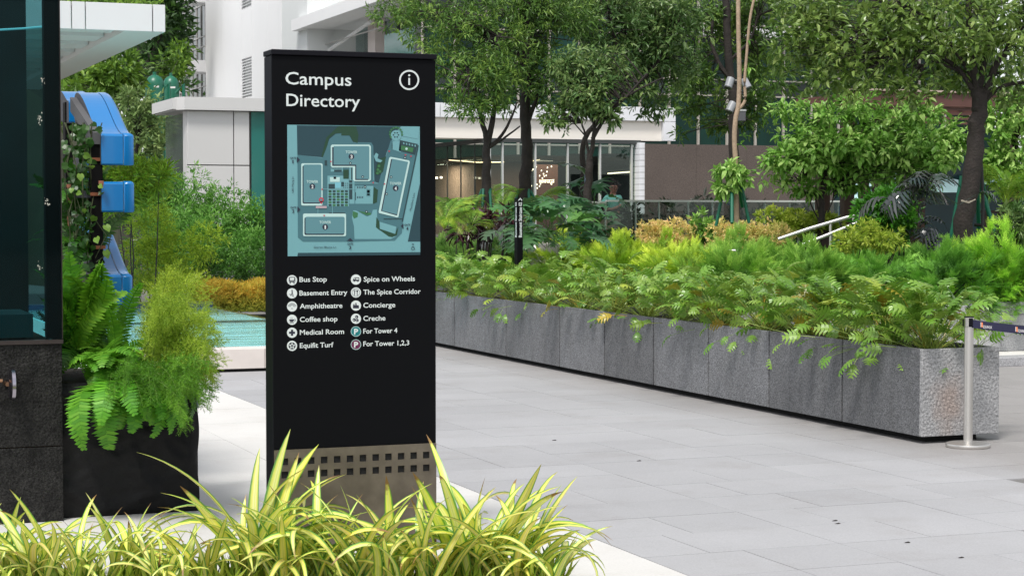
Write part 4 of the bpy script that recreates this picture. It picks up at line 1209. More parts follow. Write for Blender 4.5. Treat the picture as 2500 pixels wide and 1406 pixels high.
box('pale_ledge', (xsx[8], YD - .8, zsx[4]), (xsx[-1], YD - .11, zsx[4] + .32), M_clad, dk)
box('building_core', (xsx[0], YD + .06, 0), (xsx[-1], YD + .9, zsx[-1] - .01), M_dk, dk)

# ================================================================== GLASS BALUSTRADE
YBL = at(1750, 520, 33)[1]
bal = thing('glass_balustrade', 'frameless glass balustrade with steel top rail before the brown wall', 'balustrade', (hit(1750, 500, Y=YBL)[0], YBL, TER))
M_bgl = glassmat('balustrade_glass', (.66, .72, .70), .03, .03, 1.4)
def B_(px, py): return hit(px, py, Y=YBL)
zbt_ = B_(1500, 490)[2]
bp_ = [1425, 1480, 1554, 1611, 1683, 1742, 1806, 1870, 1930, 1990, 2050, 2110]
for k, (a, b) in enumerate(zip(bp_[:-1], bp_[1:])):
    zt3 = zbt_ - (.02 if k == 0 else 0)
    box('glass_pane', (B_(a, 500)[0] + .012, YBL, .9), (B_(b, 500)[0] - .012, YBL + .014, zt3 - .02), M_bgl, bal)
    box('rail_post', (B_(a, 500)[0] - .009, YBL + .02, .9), (B_(a, 500)[0] + .009, YBL + .05, zt3 - .02), M_al, bal)
box('top_rail', (B_(1424, 500)[0], YBL - .02, zbt_ - .045), (B_(1479, 500)[0], YBL + .04, zbt_ - .015), M_al, bal)
box('top_rail', (B_(1480, 500)[0], YBL - .02, zbt_ - .02), (B_(2112, 500)[0], YBL + .04, zbt_ + .012), M_al, bal)

# ================================================================== SLOPING HANDRAILS, RAIL END, STEPS
M_rail = mat('rail_steel', (.55, .54, .53), .35, metal=.5)
def pipe(name, label, pts, r, group=None):
    q = MB(); q.tube(pts, r, 10)
    t = thing(name, label, 'handrail', pts[0], group)
    q.build('rail', M_stain, t, smooth=True)
    return t
def arcpts(pts, n=5):
    return pts
DH = 25
t = thing('stair_handrail', 'double sloping stainless handrail above the juniper bed', 'handrail', at(2030, 600, DH))
for pts in ([(1900, 584), (1975, 558.5), (2088, 525)], [(1960, 597), (2010, 578), (2088, 546), (2110, 536)]):
    q = MB(); q.tube([at(x, y, DH) for x, y in pts], .024, 10); q.build('rail', M_rail, t, smooth=True)
for x, y0_, y1_ in ((2027, 545, 600), (2083, 530, 580)):
    q = MB(); q.tube([at(x, y0_, DH), at(x, y1_, DH)], .015, 8); q.build('rail_post', M_rail, t, smooth=True)
DU = 24
t = thing('rail_return', 'small U-shaped end of a steel rail poking from the junipers', 'handrail', at(1775, 660, DU))
q = MB(); q.tube([at(x, y, DU) for x, y in ((1810, 612), (1778, 612), (1770, 615), (1766.5, 621), (1766.5, 634), (1770, 641), (1778, 644), (1810, 644))], .018, 10); q.build('rail', M_rail, t, smooth=True)

BX0, BY0 = 9.6, hit(2470, 895, Z=0)[1]
zbed = hit(2475, 741, Y=BY0 + .55)[2]
bed = MB().box((BX0, BY0 + .9, .0), (40, 33, zbed - .06)).build('planting_bed', M_soil); tag(bed, kind='structure')
rw = thing('retaining_wall', 'stepped grey granite retaining wall at the right edge behind the steel post', 'wall', (14, BY0, 0))
M_grl = mat('light_granite', (.33, .33, .34), .65, var=.1, vscale=2, speck=.35, sscale=70, objvar=.06, bump=.2, bscale=80)
z1_ = hit(2475, 872, Y=BY0)[2]; z2_ = hit(2475, 835, Z=z1_)[1]
x0_ = hit(2390, 850, Y=BY0)[0]
box('kerb_stone', (x0_, BY0, 0), (x0_ + 1.4, BY0 + .3, z1_), M_grl, rw, bevel=.01); box('kerb_stone', (x0_ + 1.405, BY0, 0), (22, BY0 + .3, z1_), M_grl, rw, bevel=.01)
box('step_tread', (x0_, BY0 + .301, 0), (22, BY0 + .55 + .3, z1_ - .004), mat('pale_step', (.68, .66, .63), .5), rw)
YR = BY0 + .85
zm_ = hit(2475, 768, Y=YR)[2]; zm2 = hit(2475, 800, Y=YR)[2]
for z_0, z_1 in ((z1_ - .004, zm2 - .003), (zm2, zm_ - .003), (zm_, zbed)):
    for a, b in ((BX0 + .2, x0_ + .9), (x0_ + .904, x0_ + 2.3), (x0_ + 2.304, 22)):
        box('wall_stone', (a, YR + .001, z_0 + .003), (b, YR + .12, z_1), M_grl, rw, bevel=.004)
rw2 = thing('bed_edging', 'pale stone edging block showing between two juniper beds', 'wall', at(1335, 650, 27))
a = at(1320, 628, 26.8); b = at(1356, 596, 26.8)
box('edging_stone', (a[0], a[1], .0), (b[0] + .1, a[1] + .5, b[2]), mat('pale_edging', (.45, .42, .40), .7, var=.2, vscale=4), rw2, bevel=.01)

# ================================================================== SMALL SIGNS
DS2 = 22.5
a = at(1263, 606, DS2); b = at(1279, 484, DS2)
post = thing('staircase_sign', 'slim black signpost with white upward lettering among the monstera leaves', 'sign', (a[0], a[1], 0))
box('signpost', (a[0] - .0, a[1], .5), (b[0], a[1] + .1, b[2] - .004), M_black, post, bevel=.003)
box('signpost_cap', (a[0] - .003, a[1] - .003, b[2] - .003), (b[0] + .003, a[1] + .103, b[2]), M_blackedge, post)
def upright(s, Yf, xc_, z0_, z1_, h, m, parent, plane='Y', bold=.02):
    cu = bpy.data.curves.new('t', 'FONT'); cu.body = s; cu.size = 1; cu.resolution_u = 2; cu.offset = bold
    o = bpy.data.objects.new('t', cu); COL.objects.link(o)
    me = bpy.data.meshes.new_from_object(o.evaluated_get(bpy.context.evaluated_depsgraph_get())); bpy.data.objects.remove(o)
    V = np.array([v.co[:] for v in me.vertices]); F = [tuple(p.vertices) for p in me.polygons]
    k = (z1_ - z0_) / V[:, 0].max()
    P = []
    for x, y, _ in V:
        if plane == 'Y': P.append((xc_ - y / .73 * h + h / 2, Yf, z0_ + x * k))
        else: P.append((Yf, xc_ + y / .73 * h - h / 2, z0_ + x * k))
    link('lettering', np_mesh('lettering', np.array(P) - np.array(wloc(parent)), F, m), parent)
zz0, zz1 = at(1271, 580, DS2)[2], at(1271, 494, DS2)[2]
upright('Basement Staircase 02', a[1] - .002, (a[0] + b[0]) / 2, zz0, zz1, .042, M_white, post)
c = at(1271, 487, DS2); q = MB()
q.add([(c[0] - .028, a[1] - .002, c[2] - .014), (c[0], a[1] - .002, c[2] + .022), (c[0] + .028, a[1] - .002, c[2] - .014), (c[0] + .016, a[1] - .002, c[2] - .014), (c[0], a[1] - .002, c[2] + .004), (c[0] - .016, a[1] - .002, c[2] - .014)], [(0, 1, 4, 5), (1, 2, 3, 4)]); q.build('arrow_symbol', M_white, post)
upright('Basement Staircase 02', a[0] - .002, a[1] + .045, zz0, zz1, .05, M_white, post, plane='X')
M_tagb = mat('tag_blue_grey', (.05, .075, .11), .6)
def tree_tag(px, py, w, h, D, label):
    a = at(px - w / 2, py + h / 2, D); b = at(px + w / 2, py - h / 2, D)
    t = thing('tree_tag', label, 'plaque', at(px, py + h / 2, D), group='tree name plaques')
    d = b - a; d[2] = 0
    up = np.array([0, 0, b[2] - a[2]])
    q = MB(); P = [a, a + d, a + d + up, a + up]; q.add(P + [p_ + FWD * .015 for p_ in P], [(0, 1, 2, 3), (4, 5, 6, 7), (0, 1, 5, 4), (1, 2, 6, 5), (2, 3, 7, 6), (3, 0, 4, 7)]); q.build('plaque_plate', M_tagb, t)
    for k in range(4):
        q = MB(); y_ = .2 + .19 * k; m_ = .2 if k % 2 else .12
        q.add([a + d * u + up * v_ - FWD * .003 for u, v_ in ((m_, y_), (1 - m_, y_), (1 - m_, y_ + .05), (m_, y_ + .05))], [(0, 1, 2, 3)]); q.build('print_line', mat('tag_print', (.3, .38, .45), .6), t)
tree_tag(1435, 439, 16, 24, 28, 'small blue grey plaque hung on the slim tree before the restaurant')
tree_tag(1787, 486, 24, 30, 25, 'small blue grey plaque hung on the pale staked sapling')
t = thing('notice_board', 'low navy notice board between the pergola posts', 'sign', at(2062, 545, 30))
a = at(2051, 548, 30); b = at(2078, 503, 30)
box('board', (a[0], a[1], a[2] - .3), (b[0], a[1] + .04, b[2]), mat('board_navy', (.012, .05, .10), .5), t)
text('lettering', 'BIC', 2053, 2066, 531, a[1], M_white, t, cap_px=8)
# ================================================================== VEGETATION TOOLS
def unit(a): return a / (np.linalg.norm(a, axis=-1, keepdims=True) + 1e-9)
def rdir(n): return unit(rng.normal(size=(n, 3)))
TL2 = (np.array([[0, 0, 0], [.42, -.5, .12], [.42, .5, .12], [1, 0, -.06]]), np.array([[0, 1, 3], [0, 3, 2]]))
TL4 = (np.array([[0, 0, 0], [.3, -.5, .10], [.3, .5, .10], [.5, 0, .02], [.72, -.36, .03], [.72, .36, .03], [1, 0, -.16]]),
       np.array([[0, 1, 3], [0, 3, 2], [1, 4, 3], [2, 3, 5], [3, 4, 6], [3, 6, 5]]))
TNEEDLE = (np.array([[0, -.5, 0], [0, .5, 0], [1, 0, 0]]), np.array([[0, 1, 2]]))
def spray_tpl(nt_=9, sub=.42, drop=.0):
    """flat conifer twig: side shoots either hand of a stem"""
    V = [(0, -.02, 0), (0, .02, 0), (1, 0, drop)]; F = [(0, 1, 2)]
    for i in range(nt_):
        t = .12 + .8 * i / (nt_ - 1)
        for s in (-1, 1):
            l = sub * (1 - t * .72) * random.uniform(.8, 1.15)
            a = R(48 - 18 * t)
            n = len(V)
            dx, dy = math.cos(a), s * math.sin(a)
            z = drop * t
            V += [(t - .03, 0, z), (t + .05, 0, z), (t + l * dx, l * dy, z + random.uniform(-.05, .08))]
            F.append((n, n + 1, n + 2))
            n = len(V)
            V += [(t + l * .35 * dx, l * .35 * dy, z), (t + l * .62 * dx, l * .62 * dy, z), (t + l * .75 * dx + .09, l * .35 * dy, z + .05)]
            F.append((n, n + 1, n + 2))
    return np.array(V), np.array(F)
def scat(tpl, pos, fwd, up, L, W=None):
    tv, tf = tpl
    fwd = unit(fwd); side = unit(np.cross(up, fwd)); nrm = np.cross(fwd, side)
    n = len(pos); L = np.broadcast_to(L, (n,)); W = L if W is None else np.broadcast_to(W, (n,))
    V = pos[:, None, :] + tv[None, :, 0:1] * (fwd * L[:, None])[:, None, :] + tv[None, :, 1:2] * (side * W[:, None])[:, None, :] + tv[None, :, 2:3] * (nrm * L[:, None])[:, None, :]
    F = tf[None, :, :] + (np.arange(n) * len(tv))[:, None, None]
    return V.reshape(-1, 3), F.reshape(-1, tf.shape[1]), len(tv)

def crown_points(blobs, dens, gaps=.25, seed=0):
    """clump centres inside a union of ellipsoids, with noise-driven gaps; returns centres and outward directions"""
    C = []; O = []
    for c, r in blobs:
        c = np.array(c, float); r = np.array(r, float)
        n = int(dens * (r[0] * r[1] + r[1] * r[2] + r[0] * r[2]))
        d = rdir(n); rad = rng.random(n) ** .42
        lump = 1 + .22 * np.sin(d[:, 0] * 5 + seed) * np.cos(d[:, 1] * 4 + 1.3 * seed) + .15 * np.sin(d[:, 2] * 7 + d[:, 0] * 6 + seed)
        P = c + d * rad[:, None] * r * lump[:, None]
        s = 2.2 / max(.3, r.mean())
        g = np.sin(P[:, 0] * s * 2.1 + seed) + np.sin(P[:, 1] * s * 1.9 + 2 * seed) + np.sin(P[:, 2] * s * 2.6 + .7 * seed)
        k = g > (-1.5 + 3.4 * gaps)
        P, d = P[k], d[k]
        C.append(P); O.append(d)
    return np.concatenate(C), np.concatenate(O)

def leaves_on(C, O, k, spread, L, W, tpl=TL4, up_bias=.7, out_bias=.5, droop=0., jitter=.25, vb=None):
    n = len(C)
    P = np.repeat(C, k, 0); OO = np.repeat(O, k, 0)
    d = unit(rdir(n * k) + OO * out_bias + np.array([0, 0, droop]))
    P = P + d * (spread * rng.random(n * k)[:, None])
    up = unit(np.array([0, 0, 1.]) * up_bias + rdir(n * k) * .55 + OO * .25)
    l = L * (1 + jitter * rng.normal(size=n * k)).clip(.5, 1.6)
    V, F, m = scat(tpl, P, d, up, l, l * (W / L))
    cv = rng.random(n) if vb is None else vb
    v = np.repeat(np.clip(np.repeat(cv, k) * .6 + rng.random(n * k) * .4, 0, 1), m)
    return V, F, v

def foliage_obj(name, V, F, v, m, parent, smooth=False):
    off = np.array(wloc(parent)) if parent is not None else np.zeros(3)
    me = np_mesh(name, V - off, F, m, v=v)
    return link(name, me, parent)

def limb(mb, P, r0, r1, n=8, wob=0.0):
    P = [np.array(p, float) for p in P]
    Q = []
    for i in range(len(P) - 1):
        p0 = P[max(i - 1, 0)]; p1 = P[i]; p2 = P[i + 1]; p3 = P[min(i + 2, len(P) - 1)]
        for t in (0, .25, .5, .75):
            q = .5 * ((2 * p1) + (-p0 + p2) * t + (2 * p0 - 5 * p1 + 4 * p2 - p3) * t * t + (-p0 + 3 * p1 - 3 * p2 + p3) * t ** 3)
            Q.append(q)
    Q.append(P[-1])
    k = len(Q)
    mb.tube([q + (rng.normal(size=3) * wob if 0 < i < k - 1 else 0) for i, q in enumerate(Q)], [r0 + (r1 - r0) * (i / (k - 1)) for i in range(k)], n)
    return Q

M_bark = mat('dark_bark', (.024, .018, .015), .85, var=.5, vscale=9, bump=.7, bscale=35)
M_bark2 = mat('pale_bark', (.36, .26, .18), .75, var=.25, vscale=12, bump=.4, bscale=50)

DENS = 3.3
def tree(name, label, cat, base_px, D, trunks, blobs, m, dens=9, k=9, spread=.16, L=.13, W=.034, tpl=TL4, gaps=.2, seed=1, zb=None, group=None, bark=None, twig=.012, up_bias=.6, droop=0., ntwig=60, out_bias=.5, extra=None):
    """trunks: polylines of photo pixels with a depth offset and end radii; blobs: photo pixel ellipses with depth offset"""
    b = at(base_px[0], base_px[1], D)
    if zb is None: zb = b[2]
    t = thing(name, label, cat, (b[0], b[1], zb), group)
    nodes = []
    for i, (pts, r0, r1) in enumerate(trunks):
        q = MB(); P = [at(p[0], p[1], D + (p[2] if len(p) > 2 else 0)) for p in pts]
        Q = limb(q, P, r0, r1, 10 if r0 > .05 else 7, wob=r0 * .12)
        q.build('trunk' if i == 0 else 'limb', bark or M_bark, t, smooth=True)
        nodes += Q[len(Q) // 3:]
    BL = []
    for bl in blobs:
        x, y, rx, ry = bl[:4]; dz = bl[4] if len(bl) > 4 else 0; rd = bl[5] if len(bl) > 5 else rx * .9
        s = pxm(D + dz)
        BL.append((at(x, y, D + dz), (rx * s, rd * s, ry * s)))
    C, O = crown_points(BL, dens * DENS, gaps, seed)
    if nodes and ntwig:
        q = MB(); nd = np.array(nodes)
        idx = rng.choice(len(C), min(ntwig, len(C)), replace=False)
        for i in idx:
            j = np.argmin(((nd - C[i]) ** 2).sum(1) + rng.random(len(nd)) * .3)
            p0, p1 = nd[j], C[i]
            mid = (p0 + p1) / 2 + rng.normal(size=3) * .08 * np.linalg.norm(p1 - p0) + np.array([0, 0, .05])
            q.tube([p0, mid, p1], [twig, twig * .7, twig * .3], 5, cap=False)
        tag(q.build('twigs', bark or M_bark, t), kind='stuff')
    V, F, v = leaves_on(C, O, k, spread, L, W, tpl, up_bias=up_bias, droop=droop, out_bias=out_bias)
    foliage_obj('crown', V, F, v, m, t)
    return t

LM_tree = leafmat('tree_leaf_dark', (.028, .075, .014), (.10, .20, .035), (.28, .40, .07), rough=.42, trans=.22)
LM_tree2 = leafmat('tree_leaf_cool', (.028, .07, .018), (.085, .17, .045), (.25, .34, .11), rough=.38, trans=.25)
LM_right = leafmat('tree_leaf_olive', (.05, .11, .015), (.18, .28, .055), (.48, .56, .20), rough=.33, trans=.3, spec=.55)
LM_lime = leafmat('shrub_leaf_bright', (.05, .15, .02), (.19, .40, .06), (.55, .74, .24), rough=.38, trans=.35)
LM_hill = leafmat('hill_leaf', (.04, .10, .012), (.14, .27, .03), (.38, .52, .06), rough=.5, trans=.3)
LM_hilld = leafmat('hill_leaf_dark', (.008, .025, .008), (.02, .06, .012), (.06, .14, .02), rough=.5, trans=.2)
LM_bamboo = leafmat('fine_shrub_leaf', (.06, .19, .03), (.18, .41, .07), (.40, .64, .17), rough=.5, trans=.3)
LM_yel = leafmat('asparagus_leaf', (.09, .20, .014), (.25, .40, .028), (.52, .66, .08), rough=.5, trans=.35)
LM_fern = leafmat('fern_leaf', (.07, .22, .02), (.14, .38, .03), (.30, .58, .05), rough=.45, trans=.4)
LM_jun = leafmat('juniper_leaf', (.045, .14, .015), (.28, .50, .05), (.80, .95, .16), rough=.55, trans=.25)
LM_phil = leafmat('philodendron_leaf', (.05, .14, .012), (.14, .30, .03), (.42, .54, .12), rough=.36, trans=.25, spec=.6)
LM_mon = leafmat('monstera_leaf', (.02, .06, .025), (.05, .13, .05), (.11, .22, .09), rough=.28, trans=.2, spec=.55)
LM_palm = leafmat('palm_leaf', (.06, .16, .02), (.17, .33, .04), (.42, .52, .08), rough=.4, trans=.35)
LM_red = leafmat('dark_red_leaf', (.02, .006, .008), (.05, .015, .018), (.11, .05, .05), rough=.25, trans=.1, spec=.7)
LM_or = leafmat('orange_leaf', (.26, .36, .06), (.72, .64, .22), (1.0, .68, .36), rough=.5, trans=.3)
LM_ylg = leafmat('yellow_green_leaf', (.10, .20, .02), (.30, .42, .04), (.62, .68, .12), rough=.45, trans=.35)
LM_orf = leafmat('orange_flower', (.18, .30, .03), (.50, .46, .06), (.95, .52, .08), rough=.6, trans=.3)
LM_dkfern = leafmat('vine_leaf', (.02, .07, .01), (.07, .17, .02), (.25, .40, .06), rough=.35, trans=.3)
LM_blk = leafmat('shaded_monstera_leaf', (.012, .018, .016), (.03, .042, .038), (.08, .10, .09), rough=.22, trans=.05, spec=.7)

# ================================================================== HILLSIDE AND TREES AT THE LEFT
hill = MB()
V = []; F = []; nx, ny = 24, 10
for i in range(nx + 1):
    for j in range(ny + 1):
        px = -400 + 1100 * i / nx; D = 44 + 60 * j / ny
        p = at(px, 520, D)
        k_h = max(0., min(1., (430 - px) / 250)); z = -.1 + (14 * (j / ny) ** .8 + .6 * math.sin(i * 1.7 + j)) * k_h
        V.append((p[0], p[1], z))
for i in range(nx):
    for j in range(ny):
        a = i * (ny + 1) + j; F.append((a, a + ny + 1, a + ny + 2, a + 1))
hill.add(V, F); hl = hill.build('hillside', mat('hill_soil', (.03, .032, .015), .95, var=.4, vscale=.5), smooth=True); tag(hl, kind='structure')

tree('hillside_tree', 'big dark leaved tree filling the top between canopy and white tower', 'tree', (330, 300), 118,
     [([(330, 300), (335, 200), (345, 90), (350, -40)], .3, .12), ([(338, 180), (400, 80)], .12, .05)],
     [(400, 40, 60, 75, 0), (330, -20, 100, 60, 2), (385, 150, 65, 60, 3), (250, 30, 90, 50, 4), (425, 110, 30, 60, 4), (440, 20, 25, 30, 0)], LM_hilld, dens=6, k=9, spread=.5, L=.5, W=.22, tpl=TL2, gaps=.12, seed=4, zb=1)
tree('hillside_tree', 'bright yellow green tree crown lit beside the white canopy edge', 'tree', (250, 420), 50,
     [([(250, 420), (252, 330), (262, 230)], .14, .06)],
     [(290, 165, 65, 45, 0), (220, 205, 80, 50, 1), (190, 260, 60, 55, -1), (290, 215, 50, 45, 0), (420, 170, 30, 45, 6), (445, 135, 22, 35, 7)], LM_hill, dens=26, k=10, spread=.22, L=.2, W=.09, tpl=TL2, gaps=.14, seed=2, zb=1)
tree('hillside_tree', 'pale leafy round shrub tree right of the blue shells', 'tree', (330, 480), 44,
     [([(330, 480), (332, 400), (338, 320)], .08, .03)],
     [(330, 270, 55, 60, 0), (370, 340, 45, 60, 0), (300, 330, 50, 60, 1), (385, 310, 35, 45, 2)], leafmat('pale_shrub_leaf', (.06, .12, .03), (.17, .27, .08), (.42, .52, .2), rough=.5, trans=.3), dens=34, k=10, spread=.16, L=.15, W=.06, tpl=TL2, gaps=.12, seed=6, zb=1)
tree('canopy_plant', 'leafy plants growing on top of the white canopy', 'plant', (280, 14), 27,
     [([(280, 14), (281, 8)], .01, .005)], [(220, 6, 60, 12, 0), (330, 8, 70, 10, 0), (160, 6, 40, 10, 0), (270, 6, 60, 10, 0)], LM_hill, dens=80, k=8, spread=.06, L=.08, W=.035, tpl=TL2, gaps=.1, seed=3, ntwig=0)
for (x, y, rx, ry, D, lab) in ((235, 90, 205, 200, 124, 'a'),):
    C, O = crown_points([(at(x, y, D), (rx * pxm(D), 3, ry * pxm(D))), (at(140, 330, 100), (6, 3, 5)), (at(330, 300, 105), (4, 3, 6))], 5, .0, 3)
    V, F, v = leaves_on(C, O, 9, .6, .5, .22, TL2)
    o = foliage_obj('woodland', V, F, v, LM_hilld, None); tag(o, 'dark woodland mass covering the hillside behind the canopy', 'woodland', kind='stuff')

# hedge and fine leaved shrubs beyond the pool
def mass(name, label, cat, blobs, D, m, dens, k, spread, L, W, seed, tpl=TL2, gaps=.08, group=None, zb=0, up_bias=.6, out_bias=.5, droop=0, stem=None, dmul=2.0):
    BL = []
    for bl in blobs:
        x, y, rx, ry = bl[:4]; dz = bl[4] if len(bl) > 4 else 0; rd = bl[5] if len(bl) > 5 else rx * .8
        s = pxm(D + dz); BL.append((at(x, y, D + dz), (rx * s, rd * s, ry * s)))
    C, O = crown_points(BL, dens * dmul, gaps, seed)
    ok_ = C[:, 2] > zb; C = C[ok_]; O = O[ok_]
    c = BL[0][0]
    t = thing(name, label, cat, (c[0], c[1], zb), group)
    q = MB()
    for i in rng.choice(len(C), min(26 if dmul < 3 else 4, len(C)), replace=False):
        p = C[i]; g = np.array([c[0] * .3 + p[0] * .7, c[1] * .3 + p[1] * .7, zb]); q.tube([g, (g + p) / 2 + rng.normal(size=3) * .05, p], [.014, .01, .004], 5, cap=False)
    q.build('stems', M_bark, t)
    V, F, v = leaves_on(C, O, k, spread, L, W, tpl, up_bias=up_bias, out_bias=out_bias, droop=droop)
    foliage_obj('foliage', V, F, v, m, t)
    return t
M = mass
M('shrub', 'tall fine leaved green shrub behind the pool against the white pavilion', 'shrub', [(540, 540, 95, 85), (620, 560, 60, 80), (590, 610, 80, 60, -1)], 35, LM_bamboo, 60, 10, .10, .085, .024, 3, out_bias=.8, dmul=8, gaps=0)
M('shrub', 'fine leaved green shrub at the pool between blue shells and pavilion', 'shrub', [(430, 520, 85, 100), (370, 480, 60, 90), (480, 600, 80, 80, -1), (400, 620, 80, 90, -1)], 34.5, LM_bamboo, 60, 10, .10, .085, .024, 5, out_bias=.8, dmul=8, gaps=0)
M('shrub', 'deep green rounded shrub low above the orange flowers', 'shrub', [(560, 650, 75, 45), (500, 640, 60, 50), (620, 655, 50, 38)], 32.5, leafmat('mid_green', (.03, .10, .015), (.07, .20, .025), (.16, .34, .05), trans=.3), 70, 9, .07, .06, .022, 7, dmul=7, gaps=0)
M('shrub', 'yellow green feathery shrub beside the lowest blue shell', 'shrub', [(370, 560, 60, 90), (420, 630, 70, 80), (350, 650, 60, 90), (500, 590, 45, 50), (430, 690, 60, 50)], 31, leafmat('yellow_shrub_leaf', (.16, .28, .02), (.38, .54, .04), (.66, .80, .12), rough=.5, trans=.35), 80, 10, .09, .075, .014, 9, out_bias=.9, dmul=5, gaps=0)
M('shrub', 'bright green grassy tuft glowing between the top two blue shells', 'shrub', [(330, 425, 60, 35), (300, 470, 60, 60), (390, 440, 40, 30)], 29, LM_yel, 90, 12, .14, .14, .010, 11, out_bias=1.2, dmul=4)
# orange flower strip
Dp = at(600, 745, 30)
C = []
for i in range(3400):
    px = rng.uniform(425, 680); d = rng.uniform(0, 1.1)
    p = hit(px, 748, Z=.1); 
    top = 58 * (.85 + .15 * math.sin(px * .021 + 1.2) ** 2) * pxm(31)
    C.append((p[0], pb + .35 + d, max(.1, rng.random() ** .8 * top * 1.5)))
C = np.array(C); O = np.tile([0, 0, 1.], (len(C), 1))
hh = np.clip(C[:, 2] / .42, 0, 1)
V, F, v = leaves_on(C, O, 7, .05, .075, .012, TL2, vb=np.clip(hh * 1.3 - .1, 0, 1), out_bias=1.0)
o = foliage_obj('flower_strip', V, F, v, LM_orf, None); tag(o, 'strip of orange grassy flowers along the far pool edge', 'flowers', kind='stuff')

# ================================================================== TREES OF THE TERRACE
tree('street_tree', 'forked dark trunked tree just right of the totem with star shaped leaf tufts', 'tree', (1192, 590), 28,
     [([(1190, 590), (1188, 500), (1188, 420), (1190, 350)], .085, .055), ([(1190, 350), (1175, 290), (1160, 235), (1145, 190, -.4)], .045, .02), ([(1190, 352), (1204, 280), (1212, 200), (1215, 90)], .05, .02),
      ([(1192, 362), (1225, 330), (1250, 285), (1262, 250)], .03, .012), ([(1195, 360), (1235, 335), (1270, 308)], .022, .01), ([(1160, 235), (1180, 215)], .015, .008)],
     [(1130, 90, 85, 95, 0), (1190, 190, 85, 85, -.3), (1110, 200, 50, 50, .3), (1060, 60, 80, 80, .6), (980, 20, 70, 60, 1), (1150, 262, 60, 30, -.4), (1240, 120, 70, 110, .4)], LM_tree, dens=100, k=9, spread=.06, L=.092, W=.022, gaps=.18, seed=3, zb=.7, ntwig=110)
tree('street_tree', 'straight thick trunked tree behind the staircase signpost', 'tree', (1278, 600), 29,
     [([(1278, 600), (1280, 480), (1284, 380), (1282, 290), (1285, 170), (1288, 60), (1290, -30)], .105, .05), ([(1284, 310), (1300, 265), (1315, 225)], .05, .02), ([(1285, 200), (1262, 120), (1245, 50)], .04, .02), ([(1284, 260), (1272, 190), (1255, 150)], .03, .012)],
     [(1280, 100, 80, 100, .3), (1330, 190, 60, 70, 0), (1290, 10, 110, 70, 0), (1250, 230, 60, 40, .5), (1380, 40, 90, 70, .6), (1200, 0, 90, 60, .8)], LM_tree, dens=84, k=9, spread=.07, L=.10, W=.024, gaps=.16, seed=8, zb=.7, ntwig=90)
tree('street_tree', 'slim forked tree with round drooping crown before the restaurant', 'tree', (1436, 600), 28,
     [([(1437, 600), (1436, 500), (1436, 425), (1440, 390)], .07, .05), ([(1440, 390), (1450, 330), (1448, 270)], .04, .02), ([(1438, 395), (1432, 345), (1420, 300)], .025, .012), ([(1446, 340), (1480, 285), (1530, 235), (1580, 180)], .03, .015), ([(1450, 290), (1540, 230), (1620, 190)], .02, .01)],
     [(1420, 215, 70, 85, 0), (1390, 160, 60, 50, .2), (1465, 240, 60, 55, 0), (1360, 285, 40, 28, .2), (1480, 170, 70, 50, .3), (1480, 285, 40, 20, 0)], LM_tree2, dens=110, k=9, spread=.07, L=.09, W=.032, gaps=.12, seed=5, zb=.7, ntwig=110, droop=-.25)
tree('street_tree', 'spreading tree crown high above the restaurant roof', 'tree', (1560, 600), 31,
     [([(1420, 600), (1424, 420), (1428, 340), (1480, 275), (1530, 225), (1510, 120), (1480, 0)], .05, .03), ([(1535, 240), (1600, 160), (1660, 60)], .04, .02)],
     [(1470, 60, 100, 75, 0), (1560, 90, 90, 80, .2), (1560, 20, 100, 50, .5), (1650, 60, 80, 70, 0), (1620, 150, 90, 60, .6), (1540, 210, 60, 35, 0), (1590, 260, 55, 28, .4), (1400, 10, 60, 60, 0)], LM_tree2, dens=84, k=9, spread=.08, L=.11, W=.033, gaps=.2, seed=12, zb=.7, ntwig=110)
tree('street_tree', 'leaning dark trunked tree behind the tall pale sapling', 'tree', (1790, 600), 33,
     [([(1792, 600), (1791, 420), (1790, 300), (1788, 220), (1778, 160), (1775, 60), (1772, -40)], .095, .06), ([(1784, 195), (1752, 150), (1738, 100), (1742, 40)], .05, .02), ([(1780, 150), (1830, 100), (1850, 40)], .03, .012)],
     [(1720, 60, 90, 80, .5), (1700, 190, 70, 60, .4), (1800, 60, 70, 90, .6), (1680, 250, 40, 50, .8), (1850, 160, 50, 70, .5), (1760, 280, 70, 50, 1), (1840, 260, 50, 60, 1), (1650, 330, 12, 14, 1), (1870, 20, 70, 60, 0)], LM_tree, dens=66, k=9, spread=.09, L=.115, W=.034, gaps=.22, seed=14, zb=.9, ntwig=90)
tree('street_tree', 'large old tree with thick dark trunk and broad olive crown at the right', 'tree', (2350, 620), 25,
     [([(2344, 690), (2358, 540), (2372, 440), (2385, 340), (2392, 270), (2388, 215)], .14, .10), ([(2392, 270), (2415, 200), (2450, 130), (2500, 60)], .06, .03), ([(2388, 225), (2372, 140), (2365, 40), (2370, -40)], .06, .03), ([(2388, 240), (2340, 170), (2270, 130), (2190, 120)], .04, .015),
      ([(2390, 220), (2410, 120), (2430, 10)], .05, .02), ([(2340, 175), (2280, 150), (2250, 160), (2230, 140)], .022, .008), ([(2395, 260), (2450, 210), (2540, 200)], .035, .02), ([(2380, 200), (2300, 80), (2220, 20)], .03, .012)],
     [(2000, 90, 105, 75, 0), (2120, 100, 110, 85, -.2), (2240, 120, 110, 80, 0), (2080, 190, 110, 50, 0), (1930, 130, 65, 55, .2), (2360, 60, 110, 80, -.2), (2450, 130, 90, 80, -.1), (2200, 20, 130, 60, .3), (1990, 20, 90, 50, .3), (2480, 30, 90, 80, 0), (2230, 215, 80, 30, -.1), (2330, 185, 60, 40, .2), (2480, 240, 50, 35, .3)], LM_right, dens=40, k=8, spread=.11, L=.11, W=.044, gaps=.17, seed=21, zb=.7, ntwig=220, twig=.01)
